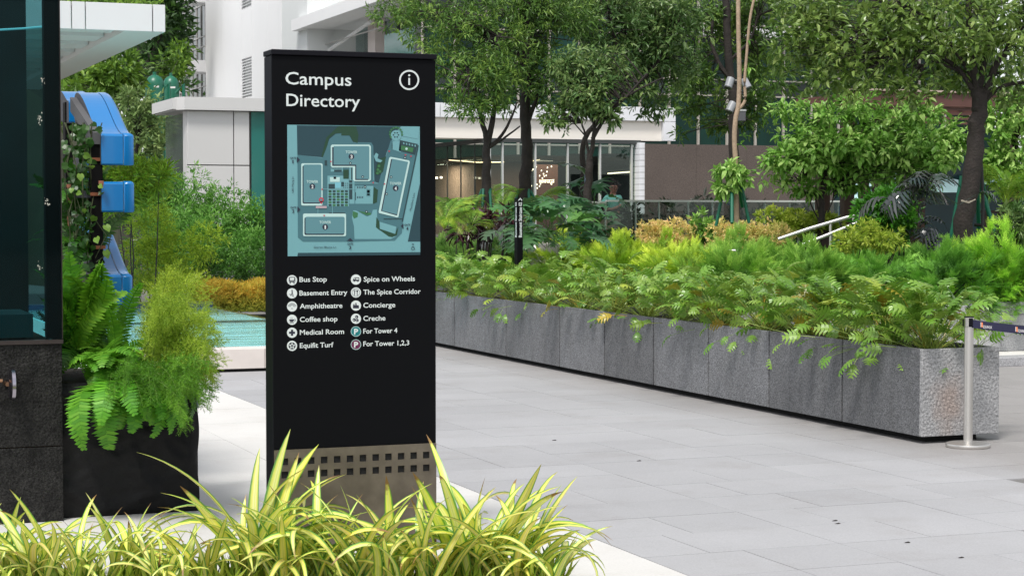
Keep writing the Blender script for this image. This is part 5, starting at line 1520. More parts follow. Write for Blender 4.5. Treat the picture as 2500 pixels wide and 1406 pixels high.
tree('background_tree', 'hazy green trees filling the sky behind the large right tree', 'tree', (2200, 520), 40,
     [([(2200, 520), (2205, 350), (2195, 150)], .15, .08)],
     [(1980, 60, 110, 90, 0), (2150, 80, 130, 110, 0), (2320, 90, 120, 120, 0), (2480, 110, 110, 120, 0), (2080, 200, 120, 60, 0), (2260, 215, 110, 50, 0), (2440, 250, 100, 90, 0), (1900, 190, 50, 60, 0)], LM_tree, dens=17, k=9, spread=.16, L=.18, W=.06, tpl=TL2, gaps=.1, seed=23, zb=.9, ntwig=40)
# smaller bright climbing shrub over the pergola
tree('pergola_climber', 'bright green spreading climber heaped over the pergola', 'shrub', (2008, 520), 27,
     [([(2005, 545), (2006, 500), (2010, 450), (2020, 400)], .05, .03), ([(2000, 540), (1975, 490), (1950, 440)], .012, .008), ([(2003, 540), (1990, 480), (1965, 420)], .012, .008), ([(2020, 520), (2035, 480), (2030, 440)], .01, .008)],
     [(1935, 385, 85, 26, -.1), (1900, 425, 60, 22, 0), (1960, 330, 75, 24, 0), (1925, 275, 50, 22, .1), (2020, 285, 80, 26, .1), (2040, 350, 90, 26, -.2), (2050, 400, 90, 26, -.1), (2060, 440, 70, 20, 0), (2140, 310, 80, 26, 0), (2150, 365, 90, 28, -.2), (2160, 420, 80, 26, -.1),
      (2240, 280, 80, 26, .1), (2250, 335, 85, 26, -.1), (2270, 390, 80, 26, -.2), (2330, 320, 45, 30, 0), (2320, 360, 45, 26, 0), (2240, 440, 60, 24, 0), (1950, 460, 50, 16, 0), (2100, 255, 70, 18, .2), (1990, 370, 80, 60, .9), (2160, 360, 110, 70, .9), (2280, 350, 60, 60, .9)], LM_lime, dens=66, k=8, spread=.09, L=.105, W=.05, gaps=.18, seed=17, zb=.9, ntwig=160, twig=.007, droop=-.2, up_bias=1.3)
tree('pergola_climber', 'lime green climber right of the thick trunk at the photo edge', 'shrub', (2480, 560), 27.5,
     [([(2490, 560), (2485, 450), (2480, 350)], .03, .015)],
     [(2450, 300, 60, 60, 0), (2490, 380, 60, 60, 0), (2440, 400, 40, 50, 0), (2500, 270, 50, 40, 0), (2490, 480, 40, 50, .5)], LM_lime, dens=60, k=8, spread=.09, L=.12, W=.055, gaps=.16, seed=19, zb=.9, ntwig=60, twig=.007, droop=-.15)

# pale sapling with its bare stems, tuft and stakes
sap = thing('sapling', 'tall bare pale stemmed sapling with a low leafy tuft and green stakes', 'tree', at(1798, 560, 25))
q = MB(); limb(q, [at(*p, 25) for p in ((1800, 560), (1797, 480), (1796, 400), (1793, 340), (1796, 290), (1803, 255), (1805, 180), (1803, 90), (1802, 0), (1801, -60))], .036, .027, 10); q.build('trunk', M_bark2, sap, smooth=True)
q = MB(); limb(q, [at(*p, 25) for p in ((1804, 266), (1819, 245), (1818, 200), (1824, 120), (1832, 40), (1848, -30))], .022, .016, 8); q.build('limb', M_bark2, sap, smooth=True)
C, O = crown_points([(at(1787, 428, 24.9), (.22, .2, .14)), (at(1765, 455, 24.9), (.1, .1, .12)), (at(1822, 435, 24.9), (.07, .1, .06))], 900, .05, 2)
V, F, v = leaves_on(C, O, 6, .03, .10, .045, TL4, droop=-.2); foliage_obj('crown', V, F, v, LM_lime, sap)
C = np.array([at(1826, 98, 25), at(1829, 166, 25), at(1822, 170, 25), at(1812, 332, 25.2), at(1806, 352, 25.1)]); V, F, v = leaves_on(C, np.tile([1., 0, 0], (5, 1)), 5, .02, .09, .03, TL4); foliage_obj('crown', V, F, v, LM_lime, sap)
M_grn = mat('stake_green', (.005, .11, .062), .45, spec=.4)
def stakes(label, cx, top, feet, D, r=.022, band=True):
    t = thing('tree_stakes', label, 'tree support', at(cx, top, D), group='green tripod tree supports')
    for fx, fy, dd, tx in feet:
        q = MB(); q.tube([at(fx, fy, D + dd), at(tx, top, D + dd * .15)], r, 10); q.build('stake', M_grn, t, smooth=True)
    if band:
        a = at(cx, top + 6, D)
        q = MB(); w = 12 * pxm(D)
        q.tube([a + np.array([0, 0, -.03]), a + np.array([0, 0, .05])], w, 14); q.build('band', M_grn, t)
    return t
stakes('green tripod stakes round the pale bare sapling', 1795, 452, [(1748, 552, 0, 1768), (1787, 545, -.4, 1787), (1829, 545, 0, 1810), (1812, 505, .4, 1803)], 25, band=False)
stakes('green stakes round the forked tree nearest the totem', 1189, 462, [(1140, 560, 0, 1177), (1175, 560, -.4, 1180), (1200, 545, -.2, 1196), (1190, 560, .4, 1190)], 28, .02)
stakes('green stakes round the straight tree behind the staircase sign', 1282, 462, [(1243, 560, 0, 1266), (1314, 500, 0, 1292), (1304, 610, -.3, 1290)], 29, .022)
stakes('long green stakes propping the thick trunk of the large right tree', 2390, 430, [(2315, 620, 0, 2348), (2432, 575, 0, 2386), (2392, 590, .5, 2384), (2422, 560, .6, 2395)], 25.4, .029, band=False)
q = MB(); a_ = at(2371, 486, 24.7)
for k in range(2): q.tube([at(2347, 489 + 2 * k, 24.75), at(2365, 493 + 3 * k, 24.66), at(2381, 488 - k, 24.75)], .006, 6)
rp = q.build('tie_rope', mat('rope', (.4, .35, .28), .8)); tag(rp, 'thin rope tied round the thick trunk of the large right tree', 'rope')
q = MB(); 
for pts in (((2396, 400, 25.3), (2400, 500, 25.3), (2398, 590, 25.3)), ((2380, 549, 25.4), (2398, 550, 25.3))): q.tube([at(*p) for p in pts], .022, 8)
st = q.build('dark_prop', mat('prop_black', (.012, .012, .012), .6)); tag(st, 'dark upright prop pole just right of the thick trunk', 'pole')

# floodlights on the leaning tree
fl_specs = ((1781, 203, -18, 'white cylinder floodlight left of the pale stem, upper pair'), (1821, 205, 24, 'white cylinder floodlight right of the pale stem, upper pair'), (1785, 262, -25, 'dark fronted round spotlight lower left of the fork'))
for x, y, ang, lab in fl_specs:
    c = at(x, y, 31.5); t = thing('floodlight', lab, 'floodlight', c, group='spotlights on the leaning tree')
    d = RGT * math.sin(R(ang)) + np.array([0, 0, -math.cos(R(ang))]) * .9 - FWD * .3; d /= np.linalg.norm(d)
    q = MB(); q.tube([c - d * .085, c + d * .085], .065, 18); q.build('housing', mat('lamp_white', (.30, .31, .33), .4), t, smooth=True)
    q = MB(); q.tube([c + d * .084, c + d * .1], .058, 18); q.build('lens', M_dk, t)
    q = MB(); q.tube([c - d * .03, at(1800 if x < 1800 else 1800, y + 3, 32.6)], .014, 6); q.build('bracket', M_blackedge, t)
c = at(1813, 282, 31.4); t = thing('junction_box', 'small grey square box below the floodlights beside the pale stem', 'box', c)
box('housing', c + np.array([-.05, 0, -.09]), c + np.array([.06, .08, .09]), mat('box_grey', (.11, .11, .12), .5), t, bevel=.005)
box('box_lid', c + np.array([-.055, -.006, .07]), c + np.array([.065, .085, .098]), M_al, t)

# ================================================================== PERGOLA
M_wood = mat('dark_red_wood', (.045, .018, .014), .6, var=.3, vscale=8)
M_wood2 = mat('brown_roof', (.13, .055, .045), .6, var=.2, vscale=3)
DPg = 29
per = thing('pergola', 'dark red timber pergola posts and beams under the bright climber', 'pergola', at(2160, 580, DPg))
YPg = at(2200, 400, DPg)[1]
for x, w, y1_ in ((2014, 26, 600), (2074, 24, 600), (2132, 19, 600), (2186, 20, 600), (2247, 24, 600), (2470, 20, 600)):
    a = hit(x - w / 2, 470, Y=YPg + (.0 if x != 2132 else .4)); b = hit(x + w / 2, 470, Y=YPg)
    zz_ = hit(x, 262, Y=YPg)[2]
    box('post', (a[0], YPg + (.4 if x in (2132, 2186) else 0), .9), (b[0], YPg + .14 + (.4 if x in (2132, 2186) else 0), zz_), M_wood, per, bevel=.004)
bz0, bz1 = hit(2200, 258, Y=YPg - .6)[2], hit(2200, 224, Y=YPg - .6)[2]
x0_, x1_ = hit(2090, 240, Y=YPg - .6)[0], hit(2560, 240, Y=YPg - .6)[0]
for k in range(3):
    box('beam', (x0_ + .3 * k, YPg - .6 + k * .7, bz0 - .03 * 0), (x1_, YPg - .5 + k * .7, bz1), M_wood2, per)
box('beam_cap', (x0_ - .05, YPg - .64, bz1 + .001), (x1_, YPg - .45, bz1 + .03), mat('cap_pale', (.5, .38, .33), .5), per)
for k in range(4): box('slat', (x0_ + .5, YPg - .56, bz0 - .05 - k * .07), (x1_, YPg - .52, bz0 - .012 - k * .07), M_wood2, per)
xr0 = x0_
for k in range(14):
    xx = x0_ + .25 + k * .35
    box('rafter', (xx, YPg - .499, bz1 - .1), (xx + .05, YPg + 1.6, bz1 - .002), M_wood2, per)
# bench and table under the trees at the right edge
bn = thing('timber_bench', 'dark timber table with slatted brown bench back at the right edge', 'bench', at(2450, 560, 28))
YBn = at(2450, 540, 28)[1]
def K(x, y, dy=0): return hit(x, y, Y=YBn + dy)
box('tabletop', (K(2400, 521)[0], YBn, K(2440, 521)[2]), (K(2520, 521)[0], YBn + .5, K(2440, 514)[2]), M_wood, bn)
for x in (2405, 2442): box('leg', (K(x, 540)[0], YBn + .02, .75), (K(x + 7, 540)[0], YBn + .08, K(x, 521)[2] - .002), M_wood, bn)
for k in range(6): box('slat', (K(2452, 530)[0], YBn + .55, K(2460, 528 + 7.5 * k + 4)[2]), (K(2530, 530)[0], YBn + .59, K(2460, 528 + 7.5 * k)[2]), M_wood2, bn)
# pale blue scalloped awnings far beyond the pergola
M_aw = mat('pale_aqua', (.42, .62, .62), .4, var=.1, vscale=2); M_aw2 = mat('teal_glazing', (.008, .03, .035), .15, spec=.4)
YAw = at(2150, 450, 40)[1]
aw = thing('aqua_kiosk', 'pale aqua scalloped awnings seen between the pergola posts', 'kiosk', hit(2300, 500, Y=YAw))
def A_(x, y): return hit(x, y, Y=YAw)
box('back_glass', (A_(2082, 440)[0], YAw + .7, 1), (A_(2560, 440)[0], YAw + .75, A_(2300, 395)[2]), M_aw2, aw)
box('green_post', (A_(2144, 450)[0], YAw + .1, 1), (A_(2150, 450)[0], YAw + .2, A_(2146, 400)[2]), M_grn, aw)
for (x0_, x1_, yt, yb) in ((2086, 2128, 447, 455), (2086, 2128, 461, 484), (2150, 2200, 425, 436), (2150, 2200, 441, 447), (2202, 2244, 452, 478), (2380, 2520, 426, 450), (2268, 2340, 440, 470)):
    q = MB(); n_ = 12; V = []; F = []
    for i in range(n_ + 1):
        x = x0_ + (x1_ - x0_) * i / n_; s_ = 3 * abs(math.sin(i * .8)); 
        for yy, dy in ((yt - s_, .35), ((yt + yb) / 2, .1), (yb, 0)):
            p = hit(x, yy, Y=YAw + dy); V.append(p)
    for i in range(n_):
        for j in range(2): F.append((i * 3 + j, i * 3 + 3 + j, i * 3 + 4 + j, i * 3 + 1 + j))
    q.add(V, F); q.build('awning', M_aw, aw, smooth=True)

# ================================================================== LOW PLANTING OF THE TERRACE
M('hedge_shrub', 'dense orange tipped rounded shrub left of the staked sapling', 'shrub', [(1595, 565, 45, 24), (1650, 562, 48, 26), (1610, 580, 60, 26)], 27.5, LM_or, 190, 9, .03, .045, .018, 31, zb=.7, dmul=6, gaps=.02, up_bias=.3, out_bias=1)
M('hedge_shrub', 'long orange and gold tipped hedge right of the staked sapling', 'shrub', [(1770, 572, 45, 32), (1820, 568, 50, 28), (1880, 572, 60, 28), (1790, 600, 60, 26)], 27, LM_or, 190, 9, .03, .045, .018, 33, zb=.7, dmul=6, gaps=.02, up_bias=.3, out_bias=1)
M('hedge_shrub', 'yellow green low hedge before the pergola posts', 'shrub', [(1890, 530, 40, 20), (1950, 535, 55, 20), (2010, 542, 45, 18), (1930, 555, 60, 20)], 28.5, LM_ylg, 170, 9, .04, .06, .026, 35, zb=.7, dmul=6, gaps=.02, up_bias=.5, out_bias=1)
M('hedge_shrub', 'yellow green shrub beneath the sloping handrail', 'shrub', [(2110, 570, 50, 32), (2160, 585, 50, 30), (2070, 590, 40, 22)], 23, LM_ylg, 200, 9, .04, .05, .02, 37, zb=.7, dmul=6, gaps=.02, up_bias=.5, out_bias=1)
M('hedge_shrub', 'small leafy green shrub squeezed between the two orange shrubs', 'shrub', [(1712, 555, 28, 34), (1740, 565, 26, 22)], 27.6, LM_lime, 200, 8, .04, .07, .03, 39, zb=.7, dmul=6, gaps=.02, out_bias=.9)
M('round_shrub', 'glossy bright green rounded bush between handrail and thick trunk', 'shrub', [(2165, 500, 55, 36), (2130, 520, 50, 35), (2205, 520, 35, 40), (2170, 550, 55, 40)], 24.3, leafmat('glossy_green', (.02, .08, .008), (.06, .22, .02), (.15, .42, .04), rough=.25, trans=.3, spec=.6), 130, 8, .05, .085, .036, 41, zb=.7, dmul=6, gaps=.02, out_bias=.9)
M('round_shrub', 'dark leafy bush at the right edge beside the timber table', 'shrub', [(2480, 545, 40, 45), (2460, 590, 40, 30)], 23, LM_tree2, 120, 8, .05, .08, .03, 43, zb=.7, dmul=6, gaps=.02)
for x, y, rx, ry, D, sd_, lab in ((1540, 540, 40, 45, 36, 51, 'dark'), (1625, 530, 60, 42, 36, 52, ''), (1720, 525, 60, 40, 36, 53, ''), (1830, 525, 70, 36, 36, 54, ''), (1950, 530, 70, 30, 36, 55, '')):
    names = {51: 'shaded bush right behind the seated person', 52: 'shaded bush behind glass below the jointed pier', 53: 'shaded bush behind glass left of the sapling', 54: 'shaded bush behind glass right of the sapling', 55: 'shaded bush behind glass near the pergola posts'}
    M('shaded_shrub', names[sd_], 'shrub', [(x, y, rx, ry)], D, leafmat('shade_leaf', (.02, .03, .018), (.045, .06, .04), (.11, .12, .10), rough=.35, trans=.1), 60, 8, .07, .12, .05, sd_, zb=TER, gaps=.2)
M('red_cordyline', 'dark purple red leafed plants under the forked tree', 'plant', [(1150, 545, 50, 26), (1210, 540, 50, 28), (1245, 530, 30, 26), (1120, 560, 40, 18)], 27, LM_red, 60, 8, .08, .16, .04, 45, zb=.7, out_bias=1, tpl=TL4)
# raised box just behind them
a = at(1195, 600, 30); b = at(1262, 540, 30)
pk = thing('stone_block', 'grey stone block half hidden behind the dark red plants', 'block', a); box('block_stone', (a[0], a[1], .5), (b[0], a[1] + .5, b[2]), M_grl, pk)

# leaf meshes for individually placed leaves --------------------------------
def lobed_leaf(n=8, depth=.62, stalk=1.0, w=.42, bend=.5, m=None, name='leaf', seed=0, sag=.25, r=.006):
    """petiole plus a deeply cut blade; length of the blade is 1 unit, local +X outward, +Z up"""
    rs = random.Random(seed)
    V = []; F = []; vv = []
    P = []
    for i in range(7):
        t = i / 6; P.append((stalk * (t * .62), rs.uniform(-.01, .01), stalk * (.9 * t - .18 * t * t)))
    for i, p in enumerate(P):
        for k in range(3):
            a = 2.1 * k; V.append((p[0] + r * math.cos(a) * (1.3 - .5 * i / 6), p[1] + r * math.sin(a) * (1.3 - .5 * i / 6), p[2])); vv.append(.95)
    for i in range(6):
        for k in range(3): F.append((i * 3 + k, i * 3 + (k + 1) % 3, (i + 1) * 3 + (k + 1) % 3, (i + 1) * 3 + k))
    o = P[-1]
    def mid(t):
        a = .75 - bend * 1.9 * t
        x = o[0] + sum(math.cos(.75 - bend * 1.9 * u / 10 * t) for u in range(10)) / 10 * t
        z = o[2] + sum(math.sin(.75 - bend * 1.9 * u / 10 * t) for u in range(10)) / 10 * t
        return np.array([x, 0, z]), a
    def wid(t): return w * (math.sin(math.pi * min(1, (t + .12) / 1.12)) ** .7) * (1.0 if t > .1 else .8)
    prev = None
    for i in range(n):
        t0, t1 = i / n, (i + 1) / n
        tm = (t0 + t1) / 2
        gp = .5 * (t1 - t0) * (depth - .35)
        p0, a0 = mid(t0); p1, a1 = mid(t1); pm, am = mid(tm)
        for s in (-1, 1):
            wd = wid(tm) * rs.uniform(.88, 1.1); cut = wd * (1 - depth)
            fw = np.array([math.cos(a0), 0, math.sin(a0)])
            tip = pm + fw * (.30 * wd + .06) + np.array([0, s * wd, -sag * wd + rs.uniform(-.03, .03)])
            b0 = p0 + np.array([0, s * cut, .02]) + fw * gp; b1 = p1 + np.array([0, s * cut, .02]) - fw * gp
            sh = (b1 + tip) / 2 + fw * .035 + np.array([0, 0, .015])
            s2 = (b0 + tip) / 2 - fw * .005 + np.array([0, 0, .015])
            k = len(V); V += [tuple(p0), tuple(p1), tuple(b1), tuple(sh), tuple(tip), tuple(s2), tuple(b0)]
            vv += [.5 + .1 * rs.random()] * 7
            F.append((k, k + 1, k + 2, k + 6)); F.append((k + 6, k + 2, k + 3, k + 5)); F.append((k + 5, k + 3, k + 4))
    me = np_mesh(name, V, F, m, v=vv)
    return me
def place_leaf(me, parent, p, az, el, roll, s, name='leaf', color=None):
    """local +X of the leaf points to azimuth az; el tips it up"""
    o = link(name, me, parent)
    o.location = tuple(p)
    o.rotation_euler = Euler((roll, -el, az), 'XYZ')
    o.scale = (s, s, s)
    if color is not None: o.color = (*color, 1)
    return o

# philodendrons, one plant after another along the planter
PH = [lobed_leaf(5, .60, 2.0 + .3 * i, .46, .15 + .16 * i, LM_phil, 'leaf', i, r=.018) for i in range(5)]
phn = 0
ypos = []
y = YC + .32
plab = ['nearest the steel queue post, at the planter corner', 'second from the planter corner, hanging over the joint', 'third from the planter corner', 'fourth from the planter corner', 'fifth from the planter corner', 'sixth from the planter corner',
        'seventh from the planter corner', 'eighth from the planter corner', 'ninth from the planter corner', 'tenth from the planter corner', 'eleventh from the planter corner', 'twelfth from the planter corner', 'thirteenth from the planter corner', 'fourteenth from the planter corner', 'fifteenth, partly cut by the totem edge', 'sixteenth, just behind the totem edge']
xmid = (XP + xe) / 2
k_ = 0
def ptop(yy):
    px, _ = proj((XP + .2, yy, 1.0))
    return px
while y < 27 and ptop(y) > 1000 and k_ < 16:
    cx = XP + .26 + random.uniform(-.05, .08); 
    t = thing('philodendron', 'lobed leaf philodendron ' + plab[k_], 'plant', (cx, y, ZT - .06), group='philodendrons in the granite planter')
    nl = 118 if k_ < 7 else 92
    for i in range(nl):
        az = random.uniform(0, 2 * math.pi)
        u = (i + .5) / nl
        tilt = 1.0 * (1 - u ** .8)              # outer leaves lean out
        s = random.uniform(.135, .19) * (1.0 if u > .2 else .9)
        el = .48 - tilt * .78 + random.uniform(-.14, .14)
        if random.random() < .16: el -= .45
        g = random.uniform(.75, 1.1); yl_ = random.random()
        colr = (g * (1.5 if yl_ > .88 else 1), g * (1.15 if yl_ > .88 else 1.0), g * .95) if yl_ > .035 else (1.7 * g, .8 * g, .5 * g)
        if y - .0 > YC + .6 and False: pass
        place_leaf(random.choice(PH), t, (random.uniform(-.04, .04), random.uniform(-.05, .05), 0), az, el, random.gauss(0, .55), s, color=colr)
    for i in range((3, 9, 4, 2, 6, 1, 0, 4, 3, 0, 2, 5, 1, 3, 2, 2)[k_]):     # leaves that hang out over the rim
        az = math.pi + random.gauss(0, .6) if k_ or random.random() < .5 else -math.pi / 2 + random.gauss(0, .6)
        place_leaf(random.choice(PH), t, (-.10 + random.uniform(-.04, .04), random.uniform(-.25, .25), .02), az, random.uniform(-1.35, -.75), random.gauss(0, .5), random.uniform(.10, .14), color=(.9, .95, .9))
    # second row behind
    for i in range(24):
        az = random.uniform(0, 2 * math.pi)
        place_leaf(random.choice(PH), t, (.30 + random.uniform(-.06, .06), random.uniform(-.2, .2), 0), az, .45 - random.random() * .7, random.gauss(0, .5), random.uniform(.12, .165))
    y += .60 + .035 * k_; k_ += 1

# junipers on the bed behind ------------------------------------------------
def juniper_mesh(seed, nt_=95, k=34):
    """mound of outward pointing tufts; every tuft is a plume of flat twigs with paler growing tips"""
    random.seed(seed)
    tp = [spray_tpl(5, .55, -.06) for _ in range(3)]
    d = rdir(nt_); d[:, 2] = np.abs(d[:, 2])
    rad = .42 + .5 * rng.random(nt_) ** .6
    lob = 1 + .14 * np.sin(6 * d[:, 0] + seed) * np.sin(5 * d[:, 1] + 2 * seed)
    B = d * (rad * lob)[:, None] * np.array([.50, .50, .50])
    ax = unit(d * np.array([1, 1, .35]) + rdir(nt_) * .34 + np.array([0, 0, .10]))
    u = rng.random((nt_, k)); ln = rng.uniform(.16, .34, nt_)[:, None]
    rd_ = unit(rng.normal(size=(nt_, k, 3)))
    P = B[:, None, :] + ax[:, None, :] * (u * ln)[..., None] + rd_ * (.008 + .016 * (1 - u))[..., None]
    P[..., 2] -= .05 * u ** 2
    f = unit(ax[:, None, :] * 1.0 + rd_ * (.95 - .6 * u)[..., None]); up = unit(np.array([0, 0, 1.]) + unit(rng.normal(size=(nt_, k, 3))) * .5)
    v0 = np.clip(rng.random((nt_, 1)) * .35 + u * .6, 0, 1)
    P = P.reshape(-1, 3); f = f.reshape(-1, 3); up = up.reshape(-1, 3); v0 = v0.ravel(); n = len(P)
    Vs = []; Fs = []; vs = []; off = 0
    for j in range(3):
        i = np.arange(n) % 3 == j
        V, F, m = scat(tp[j], P[i], f[i], up[i], .075 + .05 * rng.random(i.sum()))
        Vs.append(V); Fs.append(F + off); off += len(V)
        vs.append(np.repeat(v0[i], m))
    return np_mesh('foliage', np.concatenate(Vs), np.concatenate(Fs), LM_jun, v=np.clip(np.concatenate(vs), 0, 1))
JM = [juniper_mesh(s) for s in (1, 2, 3, 4)]
q = MB()
for k in range(14):
    a = k * 2.4; q.tube([(0, 0, 0), (.15 * math.cos(a), .15 * math.sin(a), .12), (.4 * math.cos(a), .4 * math.sin(a), .3)], [.015, .012, .005], 5, cap=False)
JS = np_mesh('stems', q.V, q.F, M_bark)
jcount = 0
random.seed(21)
jl = []
yj = BY0 + 1.35
row = 0
while yj < 32.5:
    xj = BX0 + .55 + (row % 2) * .42
    while xj < 22:
        px, py = proj((xj, yj, zbed + .4))
        if 1010 < px < 2620: jl.append((xj + random.uniform(-.12, .12), yj + random.uniform(-.12, .12), px, row))
        xj += .86
    yj += .86; row += 1
ROWN = ['front', 'second', 'third', 'fourth', 'fifth', 'sixth', 'seventh', 'eighth', 'ninth', 'tenth', 'eleventh', 'twelfth', 'thirteenth', 'fourteenth', 'fifteenth', 'sixteenth', 'seventeenth', 'eighteenth']
byrow = {}
for j in jl: byrow.setdefault(j[3], []).append(j)
ORD = ['leftmost', 'second from left', 'third from left', 'fourth from left', 'fifth from left', 'sixth from left', 'seventh from left', 'eighth from left', 'ninth from left', 'tenth from left', 'eleventh from left', 'twelfth from left', 'thirteenth from left', 'fourteenth from left', 'fifteenth from left']
JTOP = [(1060, 562), (1300, 588), (1345, 572), (1420, 572), (1500, 585), (1600, 578), (1700, 583), (1770, 600), (1800, 578), (1900, 590), (1960, 596), (2050, 604), (2120, 606), (2200, 590), (2300, 585), (2400, 572), (2500, 556), (2700, 550)]
def jtop(px):
    for (a, ya), (b, yb) in zip(JTOP[:-1], JTOP[1:]):
        if a <= px <= b: return ya + (yb - ya) * (px - a) / (b - a)
    return 575
for rw_, js in byrow.items():
    js.sort(key=lambda t: t[2])
    for i, (xj, yj, px, _) in enumerate(js):
        D = np.array([xj, yj, 0]) @ FWD
        ztop_ = EYE - (jtop(px) - 520) * D / FOC
        h = min(1.35, max(.5, (ztop_ - zbed)))
        if 1312 < px < 1352 and D > 24.5: continue
        t = thing('juniper', f'feathery juniper bush, {ORD[min(i, 14)]} in the {ROWN[min(rw_, 17)]} row of the raised bed', 'shrub', (xj, yj, zbed - .05), 'junipers on the raised bed', random.uniform(0, 6.28))
        f = link('foliage', random.choice(JM), t); s = .98 + .2 * random.random(); f.scale = (s, s, h / .62 * random.uniform(.92, 1.04))
        if px < 1330: c = (.62, .72, 1.15)
        elif px < 1760: c = (1.1, 1.02, .7) 
        elif px < 2010: c = (.62, .78, .8)
        elif px < 2330: c = (.55, .8, .85)
        else: c = (.8, 1.0, .7)
        g = random.uniform(.88, 1.1); f.color = (c[0] * g, c[1] * g, c[2] * g, 1)
        link('stems', JS, t)

# areca palms ---------------------------------------------------------------
def frond_mesh(seed, n=22, arch=1.1, ll=.42, wl=.045, m=LM_palm, name='frond'):
    rs = random.Random(seed); V = []; F = []; vv = []; uvp = []
    def mid(t):
        a0 = 1.25
        x = z = 0
        for u in range(12):
            a = a0 - arch * (u / 12 * t) * 1.25; x += math.cos(a) * t / 12; z += math.sin(a) * t / 12
        return np.array([x, 0, z]), a0 - arch * t * 1.25
    for i in range(10):
        t = i / 9; p, a = mid(t); w = .012 * (1 - .7 * t)
        V += [tuple(p + np.array([0, -w, 0])), tuple(p + np.array([0, w, 0]))]; vv += [.9, .9]
        if i: k = len(V) - 4; F.append((k, k + 1, k + 3, k + 2))
    for i in range(n):
        t = .25 + .75 * i / (n - 1); p, a = mid(t); l = ll * math.sin(math.pi * (.15 + .8 * (t - .25) / .75)) ** .6 * rs.uniform(.9, 1.1)
        fw = np.array([math.cos(a), 0, math.sin(a)])
        for s in (-1, 1):
            d = fw * .75 + np.array([0, s * .8, .25]); d /= np.linalg.norm(d); n_ = fw * wl * .6
            c = rs.uniform(.3, .8)
            k = len(V); V += [tuple(p), tuple(p + d * l * .5 + n_ / 2), tuple(p + d * l * .5 - n_ / 2), tuple(p + d * l + np.array([0, 0, -.3 * l]))]; vv += [c] * 4
            F += [(k, k + 1, k + 2), (k + 2, k + 1, k + 3)]
    return np_mesh(name, V, F, m, v=vv)
PF = [frond_mesh(i, arch=.8 + .25 * i) for i in range(4)]
def palm(label, px, py, D, n, s, tint=(1, 1, 1), zb=.7):
    b = at(px, py, D); t = thing('areca_palm', label, 'palm', (b[0], b[1], zb), 'areca palms behind the totem')
    for i in range(n):
        place_leaf(random.choice(PF), t, (0, 0, max(0, b[2] - zb)), random.uniform(0, 6.28), random.uniform(-.55, .35), random.uniform(-.3, .3), s * random.uniform(.75, 1.1), 'frond', color=tuple(tint[k] * random.uniform(.85, 1.1) for k in range(3)))
palm('bright yellow green palm tight against the totem edge', 1085, 560, 26, 20, .62, (1.05, 1.05, .8))
palm('palm with greyer fronds left of the stakes', 1125, 545, 27.5, 16, .58, (.75, .85, .9))
palm('small bright palm in front of the forked trunk stakes', 1150, 560, 26.2, 13, .40)
palm('palm right of the forked trunk under the restaurant glass', 1215, 545, 27.8, 18, .58, (.85, .92, .8))
palm('yellowish palm left of the staircase sign', 1238, 530, 28.5, 13, .52, (1.15, 1.1, .8))
palm('tall narrow palm glowing before the lit orange wall', 1296, 520, 30, 9, .8, (1.1, 1.1, .7))
palm('broad palm right of the straight trunk', 1305, 545, 28.6, 12, .6, (.7, .85, .8))
palm('hazy palm under the pergola at the right edge', 2455, 500, 27, 18, .75, (.9, 1, .8))

# monsteras -----------------------------------------------------------------
MN = [lobed_leaf(6, .55, 1.0, .56, .55 + .15 * i, LM_mon, 'leaf', 20 + i, sag=.12, r=.012) for i in range(4)]
def monstera(label, px, py, D, n, s, tint=(1, 1, 1), meshes=None, zb=.7, face=None):
    b = at(px, py, D); t = thing('monstera', label, 'plant', (b[0], b[1], zb), 'monsteras along the terrace')
    for i in range(n):
        az = random.uniform(0, 6.28) if face is None or random.random() < .25 else face + random.gauss(0, .9)
        place_leaf(random.choice(meshes or MN), t, (random.uniform(-.25, .25), random.uniform(-.2, .2), max(0, b[2] - zb)), az, random.uniform(-.7, .35), random.uniform(-.4, .4), s * random.uniform(.7, 1.15), color=tuple(tint[k] * random.uniform(.8, 1.15) for k in range(3)))
TOCAM = math.atan2(-FWD[1], -FWD[0])
monstera('pale grey green monstera right of the staircase sign', 1310, 590, 25, 18, .46, (1.15, 1.15, 1.0), face=TOCAM)
monstera('yellow tinted low monstera beside the bright junipers', 1340, 605, 25.6, 12, .42, (1.5, 1.4, .8), face=TOCAM)
monstera('tall dark monstera left of the glass balustrade', 1375, 585, 26.5, 18, .44, (.9, 1, 1), face=TOCAM)
monstera('dusky monstera leaning against the balustrade end', 1420, 590, 27, 13, .42, (.75, .85, .9), face=TOCAM)
monstera('arching monstera over the seated person', 1465, 505, 30, 7, .5, (.7, .8, .85), zb=.8, face=TOCAM)
MNB = [lobed_leaf(7, .75, .9, .5, .9 + .2 * i, LM_blk, 'leaf', 40 + i, sag=.5, r=.012) for i in range(3)]
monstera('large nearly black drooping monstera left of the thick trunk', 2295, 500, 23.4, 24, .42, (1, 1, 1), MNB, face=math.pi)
monstera('lower shaded monstera at the foot of the thick trunk', 2300, 600, 24.4, 12, .38, (.7, .7, .75), MNB, face=math.pi)

